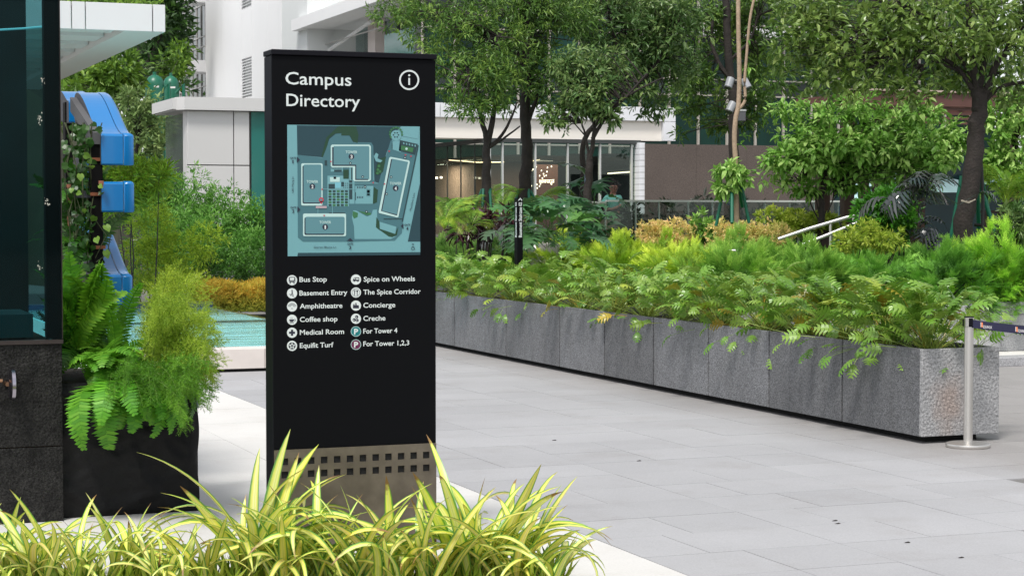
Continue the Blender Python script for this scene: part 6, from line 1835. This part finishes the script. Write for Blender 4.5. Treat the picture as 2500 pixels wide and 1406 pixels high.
# ================================================================== SEATED PERSON
def skin_body(name, chains, m, parent, levels=2):
    """one continuous surface grown over a skeleton: nodes {key: (xyz, radius)}, edges"""
    nodes, edges, root = chains
    keys = list(nodes)
    me = bpy.data.meshes.new(name)
    off = np.array(wloc(parent))
    me.from_pydata([tuple(np.array(nodes[k][0]) - off) for k in keys], [(keys.index(a), keys.index(b)) for a, b in edges], [])
    me.materials.append(m)
    o = link(name, me, parent)
    md = o.modifiers.new('skin', 'SKIN')
    lay = me.skin_vertices[0].data if me.skin_vertices else None
    for i, k in enumerate(keys):
        r = nodes[k][1]; lay[i].radius = (r, r) if not hasattr(r, '__len__') else r
        lay[i].use_root = (k == root)
    md.use_smooth_shade = True
    sb = o.modifiers.new('sub', 'SUBSURF'); sb.levels = levels; sb.render_levels = levels
    return o
def ensure_skin(me):
    pass
Dm = 38
hd_ = at(1494, 462, Dm); per_t = thing('person', 'seated person in a green shirt with dark curly hair behind the balustrade', 'person', at(1500, 530, Dm))
s_ = pxm(Dm)
def Pp(px, py, d=0.0): return at(px, py, Dm + d)
benchz = Pp(1500, 531)[2]
M_skin = mat('skin_brown', (.16, .075, .05), .5); M_shirt = mat('green_shirt', (.045, .17, .145), .8, bump=.2, bscale=40); M_trs = mat('black_trousers', (.008, .008, .01), .8); M_hair = mat('black_hair', (.006, .005, .005), .7, bump=1, bscale=60)
me_b = {}
def build_person():
    nodes = {
        'pelvis': (Pp(1499, 522), .15), 'belly': (Pp(1499, 507), .145), 'chest': (Pp(1497, 490), .155), 'neckb': (Pp(1496, 478), .08), 'neck': (Pp(1497, 472), .052),
        'jaw': (Pp(1498, 465, -.02), .075), 'skull': (Pp(1498, 457), .10), 'crown': (Pp(1498, 452), .07),
        'shL': (Pp(1481, 484), .065), 'elL': (Pp(1470, 500, -.15), .045), 'wrL': (Pp(1452, 503, -.3), .03), 'haL': (Pp(1444, 500, -.3), .034),
        'shR': (Pp(1513, 484), .065), 'elR': (Pp(1516, 504, -.12), .045), 'wrR': (Pp(1492, 512, -.32), .03), 'haR': (Pp(1484, 510, -.33), .034),
        'hipL': (Pp(1490, 525, -.05), .10), 'knL': (Pp(1468, 522, -.45), .065), 'anL': (Pp(1466, 560, -.45), .042), 'ftL': (Pp(1458, 565, -.6), .04),
        'hipR': (Pp(1508, 525, -.05), .10), 'knR': (Pp(1490, 524, -.5), .065), 'anR': (Pp(1490, 562, -.5), .042), 'ftR': (Pp(1482, 567, -.65), .04)}
    edges = [('pelvis', 'belly'), ('belly', 'chest'), ('chest', 'neckb'), ('neckb', 'neck'), ('neck', 'jaw'), ('jaw', 'skull'), ('skull', 'crown'),
             ('chest', 'shL'), ('shL', 'elL'), ('elL', 'wrL'), ('wrL', 'haL'), ('chest', 'shR'), ('shR', 'elR'), ('elR', 'wrR'), ('wrR', 'haR'),
             ('pelvis', 'hipL'), ('hipL', 'knL'), ('knL', 'anL'), ('anL', 'ftL'), ('pelvis', 'hipR'), ('hipR', 'knR'), ('knR', 'anR'), ('anR', 'ftR')]
    def sk(name, keys, m, grow=1.0, root='pelvis'):
        sub = {k: (nodes[k][0], nodes[k][1] * grow) for k in keys}
        ed = [e for e in edges if e[0] in sub and e[1] in sub]
        me = bpy.data.meshes.new(name); off = np.array(wloc(per_t)); ks = list(sub)
        me.from_pydata([tuple(np.array(sub[k][0]) - off) for k in ks], [(ks.index(a), ks.index(b)) for a, b in ed], [])
        me.materials.append(m); o = link(name, me, per_t)
        bpy.context.view_layer.objects.active = o
        md = o.modifiers.new('skin', 'SKIN'); md.use_smooth_shade = True
        if not me.skin_vertices:
            bm = bmesh.new(); bm.from_mesh(me); bm.verts.layers.skin.verify(); bm.to_mesh(me); bm.free()
        for i, k in enumerate(ks):
            sv = me.skin_vertices[0].data[i]; sv.radius = (sub[k][1],) * 2; sv.use_root = (k == root)
        sb = o.modifiers.new('sub', 'SUBSURF'); sb.levels = 2; sb.render_levels = 2
        return o
    sk('body', list(nodes), M_skin)
    sk('shirt', ['pelvis', 'belly', 'chest', 'neckb', 'shL', 'elL', 'shR', 'elR'], M_shirt, 1.16)
    sk('trousers', ['pelvis', 'hipL', 'knL', 'anL', 'hipR', 'knR', 'anR'], M_trs, 1.18)
    # fingers
    for hx, hy, d in ((1444, 500, -.3), (1484, 510, -.33)):
        for f in range(5):
            q = MB(); a = Pp(hx, hy, d) + np.array([0, 0, .02 - .012 * f]); 
            q.tube([a, a - RGT * .05 + np.array([0, 0, -.004 * f]), a - RGT * (.085 - .006 * abs(f - 1.5)) - np.array([0, 0, .02])], [.011, .009, .006], 6); q.build('finger', M_skin, per_t, smooth=True)
    # hair, nose, ear
    C, O = crown_points([(Pp(1499, 452.5, .01), (.115, .12, .10))], 9000, 0, 2)
    V, F, v = leaves_on(C, O, 1, .01, .04, .02, TL2, out_bias=1.2); foliage_obj('hair', V, F, v, M_hair, per_t)
    q = MB(); c_ = Pp(1491, 463, -.06); q.tube([c_ + np.array([0, 0, .03]), c_ - RGT * .03, c_ + RGT * .0 - np.array([0, 0, .01])], [.008, .014, .006], 6); q.build('nose', M_skin, per_t, smooth=True)
    for dx in (-3, 0): 
        q = MB(); c_ = Pp(1494 + dx, 459.5, -.085); q.tube([c_, c_ + FWD * .01], .01, 8); q.build('eye', M_hair, per_t)
    q = MB(); q.tube([Pp(1492, 468, -.07), Pp(1496, 468.5, -.07)], .006, 6); q.build('mouth', mat('lip', (.2, .06, .05), .5), per_t)
build_person()
bnch = thing('terrace_bench', 'dark terrace bench carrying the seated person', 'bench', at(1500, 560, Dm))
a = Pp(1440, 531, .0); b = Pp(1528, 531, 0)
box('bench_seat', (a[0], a[1] - .6, benchz - .12), (b[0], a[1] + .2, benchz - .07), M_in2, bnch)
for x in (a[0] + .05, b[0] - .1): box('leg', (x, a[1] - .5, TER), (x + .05, a[1] - .1, benchz - .121), M_in2, bnch)
lw = thing('low_wall', 'low brown rendered wall under the seated person', 'wall', at(1500, 560, Dm - 1.2))
a = at(1440, 534, Dm - 1.5); b = at(1530, 534, Dm - 1.5); box('wall_block', (a[0], a[1], TER - .2), (b[0], a[1] + .2, a[2]), mat('render_olive', (.16, .13, .09), .8, var=.2), lw)
for k, (x, y) in enumerate(((1512, 512), (1520, 520))):
    pass

# ================================================================== FERNS OF THE BLACK PLANTER
zsoil = zl - .01
def fern_frond(seed, n=26, arch=1.2, m=LM_fern, pl=.17, a0=1.35):
    rs = random.Random(seed); V = []; F = []; vv = []
    P = [np.zeros(3)]; A = [a0]
    for i in range(1, n + 1):
        a = a0 - arch * 2.0 * (i / n) ** 1.3; P.append(P[-1] + np.array([math.cos(a), 0, math.sin(a)]) / n); A.append(a)
    for i in range(0, n + 1, 2):
        p = P[i]; w = .008
        V += [tuple(p + np.array([0, -w, 0])), tuple(p + np.array([0, w, 0]))]; vv += [.2, .2]
        if i: k = len(V) - 4; F.append((k, k + 1, k + 3, k + 2))
    for i in range(2, n + 1):
        t = i / n; l = pl * (math.sin(math.pi * min(.97, .12 + t * .86)) ** .55)
        fw = np.array([math.cos(A[i]), 0, math.sin(A[i])]); nn = np.array([-fw[2], 0, fw[0]])
        for s in (-1, 1):
            ll = l * rs.uniform(.85, 1.1); d = fw * .28 + np.array([0, s, 0]) + nn * rs.uniform(-.2, .15); d /= np.linalg.norm(d)
            w = fw * .021; c = .35 + .5 * rs.random()
            k = len(V); p = P[i]
            V += [tuple(p - w * .8), tuple(p + w * .8), tuple(p + d * ll * .6 + w * 1.0), tuple(p + d * ll * .6 - w * .7), tuple(p + d * ll)]; vv += [c] * 5
            F += [(k, k + 1, k + 2, k + 3), (k + 3, k + 2, k + 4)]
    return np_mesh('frond', V, F, m, v=vv)
FF = [fern_frond(i, arch=a) for i, a in enumerate((.25, .5, .8, 1.1, 1.35))]
random.seed(31)
def fern(label, px, z, dy, n, s, up=.5, tint=(1, 1, 1), face=None, meshes=None, spread=1.0, D0=None):
    b = hit(px, 950, Y=YL + dy); t = thing('boston_fern', label, 'fern', (b[0], b[1], z), 'ferns in the black planter')
    for i in range(n):
        az = random.uniform(0, 6.28) if face is None else face + random.gauss(0, spread)
        me = random.choice(meshes or FF); g = random.uniform(.65, 1.15)
        place_leaf(me, t, (random.uniform(-.06, .06), random.uniform(-.05, .05), 0), az, random.uniform(-.35, .25) + (up - .5), random.uniform(-.5, .5), s * random.uniform(.75, 1.15), 'frond', color=tuple(tint[k] * g for k in range(3)))
    return t
fern('arching fern spilling over the left front of the black planter', 240, zl, .02, 34, .38, face=-1.1, spread=1.0, tint=(.85, .95, .9), meshes=FF[2:])
fern('bushy bright fern at the middle front of the black planter', 275, zl + .0, .15, 30, .33, face=-math.pi / 2, spread=1.3, meshes=FF[1:])
fern('upright fern climbing below the lowest blue shell', 205, zl + .15, .3, 22, .52, up=.9, meshes=FF[:3], tint=(1.15, 1.15, .9))
fern('tall fern whose frond stands before the lowest blue shell', 283, zl + .12, .2, 5, .40, up=.95, meshes=FF[:2], tint=(.9, 1, .8))
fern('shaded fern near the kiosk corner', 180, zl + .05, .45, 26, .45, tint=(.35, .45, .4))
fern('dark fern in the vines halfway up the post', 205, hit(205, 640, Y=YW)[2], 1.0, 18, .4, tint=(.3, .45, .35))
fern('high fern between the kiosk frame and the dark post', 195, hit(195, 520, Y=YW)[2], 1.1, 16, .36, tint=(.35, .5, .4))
fern('wide trailing fern hanging down the planter front near its middle', 265, zl - .02, -.06, 22, .50, up=-.35, face=-1.2, spread=.7, meshes=FF[3:], tint=(.85, 1, .8))
fern('small trailing fern curling below the planter rim', 320, zl - .04, -.06, 14, .44, up=-.3, face=-1.2, spread=.6, meshes=FF[3:], tint=(.75, .95, .8))
fern('low trailing fern at the planter centre', 375, zl - .04, -.06, 10, .34, up=-.3, face=-1.2, spread=.6, meshes=FF[3:], tint=(.6, .75, .6))

def plume_plant(name, label, base, ends, m, parent_group, n_br=34, br=.11, nn=16, nl=.013, nw=.0024, stem_r=.0022, tint=(1, 1, 1), lift=.35):
    t = thing(name, label, 'fern', base, parent_group)
    PV = []; q = MB()
    pos = []; fw = []; vb = []
    for e in ends:
        e = np.array(e, float); b = np.array(base, float) + rng.normal(size=3) * np.array([.05, .05, .02])
        L_ = np.linalg.norm(e - b)
        midp = (b + e) / 2 + np.array([0, 0, lift * L_]) + rng.normal(size=3) * .05 * L_
        T_ = np.linspace(0, 1, 9); P = [(1 - u) ** 2 * b + 2 * u * (1 - u) * midp + u * u * e for u in T_]
        q.tube(P, [stem_r * (1.2 - u) for u in T_], 3, cap=False)
        n_ = max(6, int(n_br * L_ / .6)); cv = rng.random()
        for k in range(n_):
            u = .12 + .88 * (k + rng.random()) / n_; p = (1 - u) ** 2 * b + 2 * u * (1 - u) * midp + u * u * e
            tg = 2 * (1 - u) * (midp - b) + 2 * u * (e - midp); tg = tg / np.linalg.norm(tg)
            d = rng.normal(size=3); d -= d @ tg * tg; d = d / np.linalg.norm(d); d = d * .8 + tg * .7 + np.array([0, 0, -.15]); d /= np.linalg.norm(d)
            ll = br * (1.15 - .6 * u) * rng.uniform(.6, 1.2)
            s = np.linspace(.05, 1, nn)[:, None]
            pp = p + d * ll * s + np.array([0, 0, -.25]) * ll * s ** 2
            pos.append(pp); f = rng.normal(size=(nn, 3)) * .6 + d * .55 + np.array([0, 0, .25]); fw.append(f); vb.append(np.full(nn, cv * .45 + rng.random() * .55))
            # branchlet thread
            PV.append((p, p + d * ll))
    pos = np.concatenate(pos); fw = unit(np.concatenate(fw)); vb = np.concatenate(vb)
    up = rdir(len(pos))
    V, F, m_ = scat(TNEEDLE, pos, fw, up, nl * rng.uniform(.7, 1.3, len(pos)), nw)
    a = np.array([x[0] for x in PV]); b_ = np.array([x[1] for x in PV]); d = b_ - a
    V2, F2, m2 = scat(TNEEDLE, a, d, rdir(len(a)), np.linalg.norm(d, axis=1), .0016)
    off = np.array(wloc(t))
    V = np.concatenate([V, V2]); F = np.concatenate([F, F2 + len(pos) * m_]); v = np.concatenate([np.repeat(vb, m_), np.full(len(V2), .7)])
    q.build('stems', mat('stem_green', (.12, .2, .03), .6), t)
    o = link('foliage', np_mesh('foliage', V - off, F, m, v=v), t); o.color = (*tint, 1)
    return t
def ends_in(n, xs, ys, D, bias=None):
    out = []
    for _ in range(n):
        out.append(at(rng.uniform(*xs), rng.uniform(*ys), D + rng.uniform(-.45, .45)))
    return out
DL = 10.6
def fan(n, cx, cy, a0, a1, r0, r1, D):
    """stem tips in an uneven fan round a photo pixel"""
    out = []
    for _ in range(n):
        a = R(rng.uniform(a0, a1)); r = rng.uniform(r0, r1) ; out.append(at(cx + r * math.cos(a), cy - r * math.sin(a), D + rng.uniform(-.4, .4)))
    return out
plume_plant('asparagus_fern', 'large feathery yellow green asparagus fern filling the right of the black planter', at(385, 930, DL + .1), fan(70, 400, 860, -35, 105, 60, 150, DL) + fan(16, 430, 860, -50, 30, 70, 115, DL), LM_yel, 'ferns in the black planter', n_br=60, br=.10, nn=20, nl=.013, nw=.0032)
plume_plant('asparagus_fern', 'darker feathery asparagus fern drooping to the planter corner', at(410, 930, DL - .2), fan(46, 400, 930, -75, 60, 40, 130, DL - .3) + ends_in(4, (505, 535), (930, 975), DL), LM_yel, 'ferns in the black planter', n_br=60, br=.085, nn=20, nl=.012, nw=.0034, tint=(.45, .72, .55), lift=.25)
plume_plant('asparagus_fern', 'tall airy asparagus fern rising right of the blue shells', at(345, 900, DL + .4), fan(48, 385, 820, 25, 100, 60, 200, DL + .5) + ends_in(6, (440, 525), (745, 800), DL), LM_yel, 'ferns in the black planter', n_br=40, br=.12, nn=18, nl=.014, nw=.0028, tint=(1.05, 1.0, .8))
plume_plant('asparagus_fern', 'shaded asparagus fern low between the bright ferns', at(320, 940, DL), ends_in(40, (250, 450), (900, 1000), DL - .3), LM_yel, 'ferns in the black planter', n_br=50, br=.08, nn=16, tint=(.3, .55, .35), lift=.3)
for k, (x, y) in enumerate(((388, 1000), (432, 960), (330, 1010))):
    pass

# vine with heart shaped leaves on the post
vine = thing('climbing_vine', 'heart leaved vine wound up the dark post beside the kiosk', 'vine', (hit(200, 800, Y=YW)[0], YW, zl))
THEART = (np.array([[0, 0, 0], [.1, -.42, .05], [.1, .42, .05], [.45, -.46, .06], [.45, .46, .06], [.5, 0, 0], [1, 0, -.12], [-.12, -.22, .04], [-.12, .22, .04]]),
          np.array([[0, 7, 1], [0, 2, 8], [0, 1, 5], [1, 3, 5], [0, 5, 2], [2, 5, 4], [5, 3, 6], [5, 6, 4]]))
q = MB()
for k in range(8):
    x = rng.uniform(168, 242); P = [hit(x + rng.normal() * 9, y, Y=YW + rng.uniform(-.02, .12)) for y in range(300, 800, 55)]
    q.tube(P, .0035, 4, cap=False)
q.tube([hit(235, 640, Y=YW - .03), hit(262, 620, Y=YW - .05), hit(270, 575, Y=YW - .05)], .003, 4, cap=False)
q.build('stems', mat('vine_stem', (.05, .06, .02), .7), vine)
C = []; 
for _ in range(420):
    y = rng.uniform(300, 830); x = rng.normal(198, 20) if y < 620 else rng.normal(200, 26)
    x = min(max(x, 158), 252)
    C.append(hit(x, y, Y=YW + rng.uniform(-.05, .35)))
C = np.array(C); O = np.tile([-FWD[0], -FWD[1], .0], (len(C), 1))
def hearts(C, L, vlo, vhi, name='foliage', n=None):
    n = len(C); d = unit(rdir(n) * .8 + np.array([0, 0, -.8])); up = unit(np.array([-.3, -1., .35]) + rdir(n) * .5)
    V, F, m_ = scat(THEART, C, d, up, L * rng.uniform(.45, 1.0, n)); v = np.repeat(rng.uniform(vlo, vhi, n), m_)
    return V, F, v
V, F, v = hearts(C, .055, 0, .25); foliage_obj('foliage', V, F, v, LM_dkfern, vine)
sel = [(205, 388), (218, 400), (222, 415), (242, 462), (196, 435), (188, 480), (175, 470), (232, 538), (205, 520), (258, 560), (235, 590), (257, 622), (238, 655), (207, 672), (170, 500), (212, 600)]
for x, y in sel:
    V, F, v = hearts(np.array([hit(x, y - 10, Y=YW - .06)]), .06, .75, 1)
    foliage_obj('leaf', V, F, v, LM_dkfern, vine)
pots = [(170, 470, 14, 40), (232, 452, 12, 18), (170, 540, 12, 24)]
for x, y, w, h in pots:
    a = hit(x - w / 2, y + h / 2, Y=YW + .2); b = hit(x + w / 2, y - h / 2, Y=YW + .2)
    t = thing('terracotta_pot', {470: 'tall terracotta pot among the vines by the kiosk frame', 452: 'small terracotta pot held on the dark post between shells', 540: 'terracotta pot lowest in the vines by the kiosk frame'}[y], 'pot', (a + b) / 2 * np.array([1, 1, 0]) + np.array([0, 0, a[2]]))
    cx, cy = (a[0] + b[0]) / 2, YW + .2 - .0; r_1 = (b[0] - a[0]) / 2
    if x == 232: cy = YW - .03
    lathe('pot_body', (cx, cy), [(r_1 * .7, a[2]), (r_1 * .92, b[2] - .02), (r_1 * 1.05, b[2] - .019), (r_1 * 1.05, b[2]), (r_1 * .9, b[2]), (r_1 * .85, b[2] - .02)], mat('terracotta', (.32, .12, .07), .8), t, 20)

# ================================================================== STRIPED PLANTS IN THE FOREGROUND
g0, g1, g2, y0_, y1__ = (.07, .20, .035), (.15, .32, .04), (.45, .55, .05), (.93, .90, .22), (.95, .93, .45)
LM_str = leafmat('striped_leaf', g0, g1, g2, rough=.33, trans=.3, spec=.5, stripe=[(0, (.14, .36, .08)), (.10, (.20, .42, .09)), (.17, (.78, .84, .16)), (.30, y0_), (.42, y1__), (.5, (.80, .84, .16)), (.58, y1__), (.70, y0_), (.83, (.78, .84, .16)), (.90, (.20, .42, .09)), (1, (.14, .36, .08))])
def blade(seed, arch, w=.042, n=14):
    rs = random.Random(seed); V = []; uv = []; F = []
    P = [np.zeros(3)]; A = [1.42]; tw = rs.uniform(-.5, .5)
    for i in range(1, n + 1):
        a = 1.42 - arch * (i / n) ** 1.5; P.append(P[-1] + np.array([math.cos(a), 0, math.sin(a)]) / n); A.append(a)
    for i, p in enumerate(P):
        t = i / n; ww = w * 1.0 * (min(1, .45 + t * 2.2)) * (1 - t ** 3.2) ** .9 + .0008
        nn = np.array([-math.sin(A[i]), 0, math.cos(A[i])]); a = tw * t
        sd = np.array([0, math.cos(a), 0]) + nn * math.sin(a)
        for j, u in enumerate((-1, -.55, 0, .55, 1)):
            V.append(tuple(p + sd * u * ww + nn * (abs(u) ** 1.3) * ww * .42)); uv.append(((u + 1) / 2, t))
    for i in range(n):
        for j in range(4): a = i * 5 + j; F.append((a, a + 1, a + 6, a + 5))
    return np_mesh('leaf', V, F, LM_str, uv=np.array(uv), smooth=True)
BLD = [blade(i, a, w) for i, (a, w) in enumerate(((.4, .045), (.9, .05), (1.4, .044), (1.8, .044), (2.1, .038), (2.4, .036), (1.0, .03), (2.7, .03)))]
bed2 = MB()
x0_ = hit(-200, 1440, Z=0); x1_ = hit(1470, 1425, Z=0)
yb0, yb1 = hit(700, 1560, Z=0)[1], hit(700, 1392, Z=0)[1]
fb = MB().box((x0_[0] - 1, yb0, -.005), (x1_[0] - .25, yb1, .012)).build('flower_bed', mat('pale_gravel', (.30, .28, .24), .9, var=.4, vscale=30, bump=1, bscale=90)); tag(fb, kind='structure')
random.seed(77)
spec = [  # px, py of the root, leaf length px, count, label
    (10, 1420, 210, 26, 'cut by the left photo edge'), (105, 1440, 235, 30, 'second from the left edge'), (200, 1450, 200, 24, 'before the kiosk corner'), (312, 1425, 215, 26, 'standing below the fern planter'),
    (395, 1460, 190, 24, 'low and wide in front of the black planter'), (480, 1450, 200, 24, 'left of the big upright tuft'), (618, 1440, 340, 34, 'tallest upright tuft left of the totem foot'), (700, 1455, 250, 26, 'arching across the left of the steel foot'),
    (785, 1450, 275, 26, 'before the middle of the steel foot'), (870, 1460, 250, 26, 'low clump under the totem centre'), (960, 1452, 270, 26, 'right of the totem centre'), (1060, 1450, 260, 26, 'at the right corner of the totem'),
    (1170, 1440, 330, 36, 'tall tuft right of the totem'), (1260, 1450, 260, 30, 'spreading over the pale paving strip'), (1330, 1455, 200, 24, 'rightmost, leaning out over the paving')]
for px, py, lp, n, lab in spec:
    n = int(n * 1.05); lp *= .94
    b = hit(px, py, Z=0.0); D = b @ FWD
    t = thing('striped_plant', 'yellow and green striped leaf plant, ' + lab, 'plant', b, 'striped leaf plants along the front')
    Lm = lp * pxm(D) * 1.0
    for i in range(n):
        az = random.uniform(0, 6.28) if random.random() < .7 else random.choice([0, math.pi]) + random.gauss(0, .6) - YAW
        u = i / n
        me = BLD[min(7, int(u * 8 + random.uniform(-1, 1.2)) if u * 8 + random.uniform(-1, 1) > 0 else 0)]
        s = Lm * random.uniform(.75, 1.2) * (1.0 if u > .12 else 1.12)
        place_leaf(me, t, (random.gauss(0, .03), random.gauss(0, .03), 0), az, random.uniform(-.25, .1), random.uniform(-.4, .4), s * (1 + .35 * u), color=(random.uniform(.9, 1.08), random.uniform(.92, 1.05), random.uniform(.6, 1.1)))
# thin undergrowth shoots between them
C = []; 
for _ in range(900):
    p = hit(rng.uniform(-20, 1380), rng.uniform(1405, 1470), Z=0); C.append(p)
C = np.array(C); n = len(C); f = unit(rdir(n) * .55 + np.array([0, 0, 1.]))
V, F, m_ = scat(TL2, C, f, rdir(n), rng.uniform(.08, .2, n), rng.uniform(.006, .014, n))
o = foliage_obj('undergrowth', V, F, np.repeat(rng.random(n), m_), LM_ylg, None); tag(o, 'thin yellow shoots filling between the striped plants', 'undergrowth', kind='stuff')

# fallen specks on the paving
random.seed(5)
for x, y, lab in ((1560, 1124, 'dark speck on the open paving nearest the totem'), (2038, 1270, 'dark leaf scrap, upper of a pair on the paving'), (2045, 1277, 'dark leaf scrap, lower of a pair on the paving'), (2215, 1323, 'dark leaf scrap on the paving right of the pair'), (2346, 1360, 'dark leaf scrap nearest the lower right corner'), (1353, 1074, 'tiny dark speck on the paving beside the totem')):
    c = hit(x, y, Z=.005); q = MB(); r0_ = .012
    P = [c + np.array([r0_ * 1.6 * math.cos(k), r0_ * math.sin(k), .003 * math.sin(2 * k)]) for k in (0, .9, 1.9, 3.0, 4.1, 5.2)]
    q.add(P + [p - np.array([0, 0, .002]) for p in P], [tuple(range(6)), tuple(range(11, 5, -1))]); o = q.build('leaf_scrap', mat('scrap', (.02, .015, .012), .8)); tag(o, lab, 'leaf scrap')
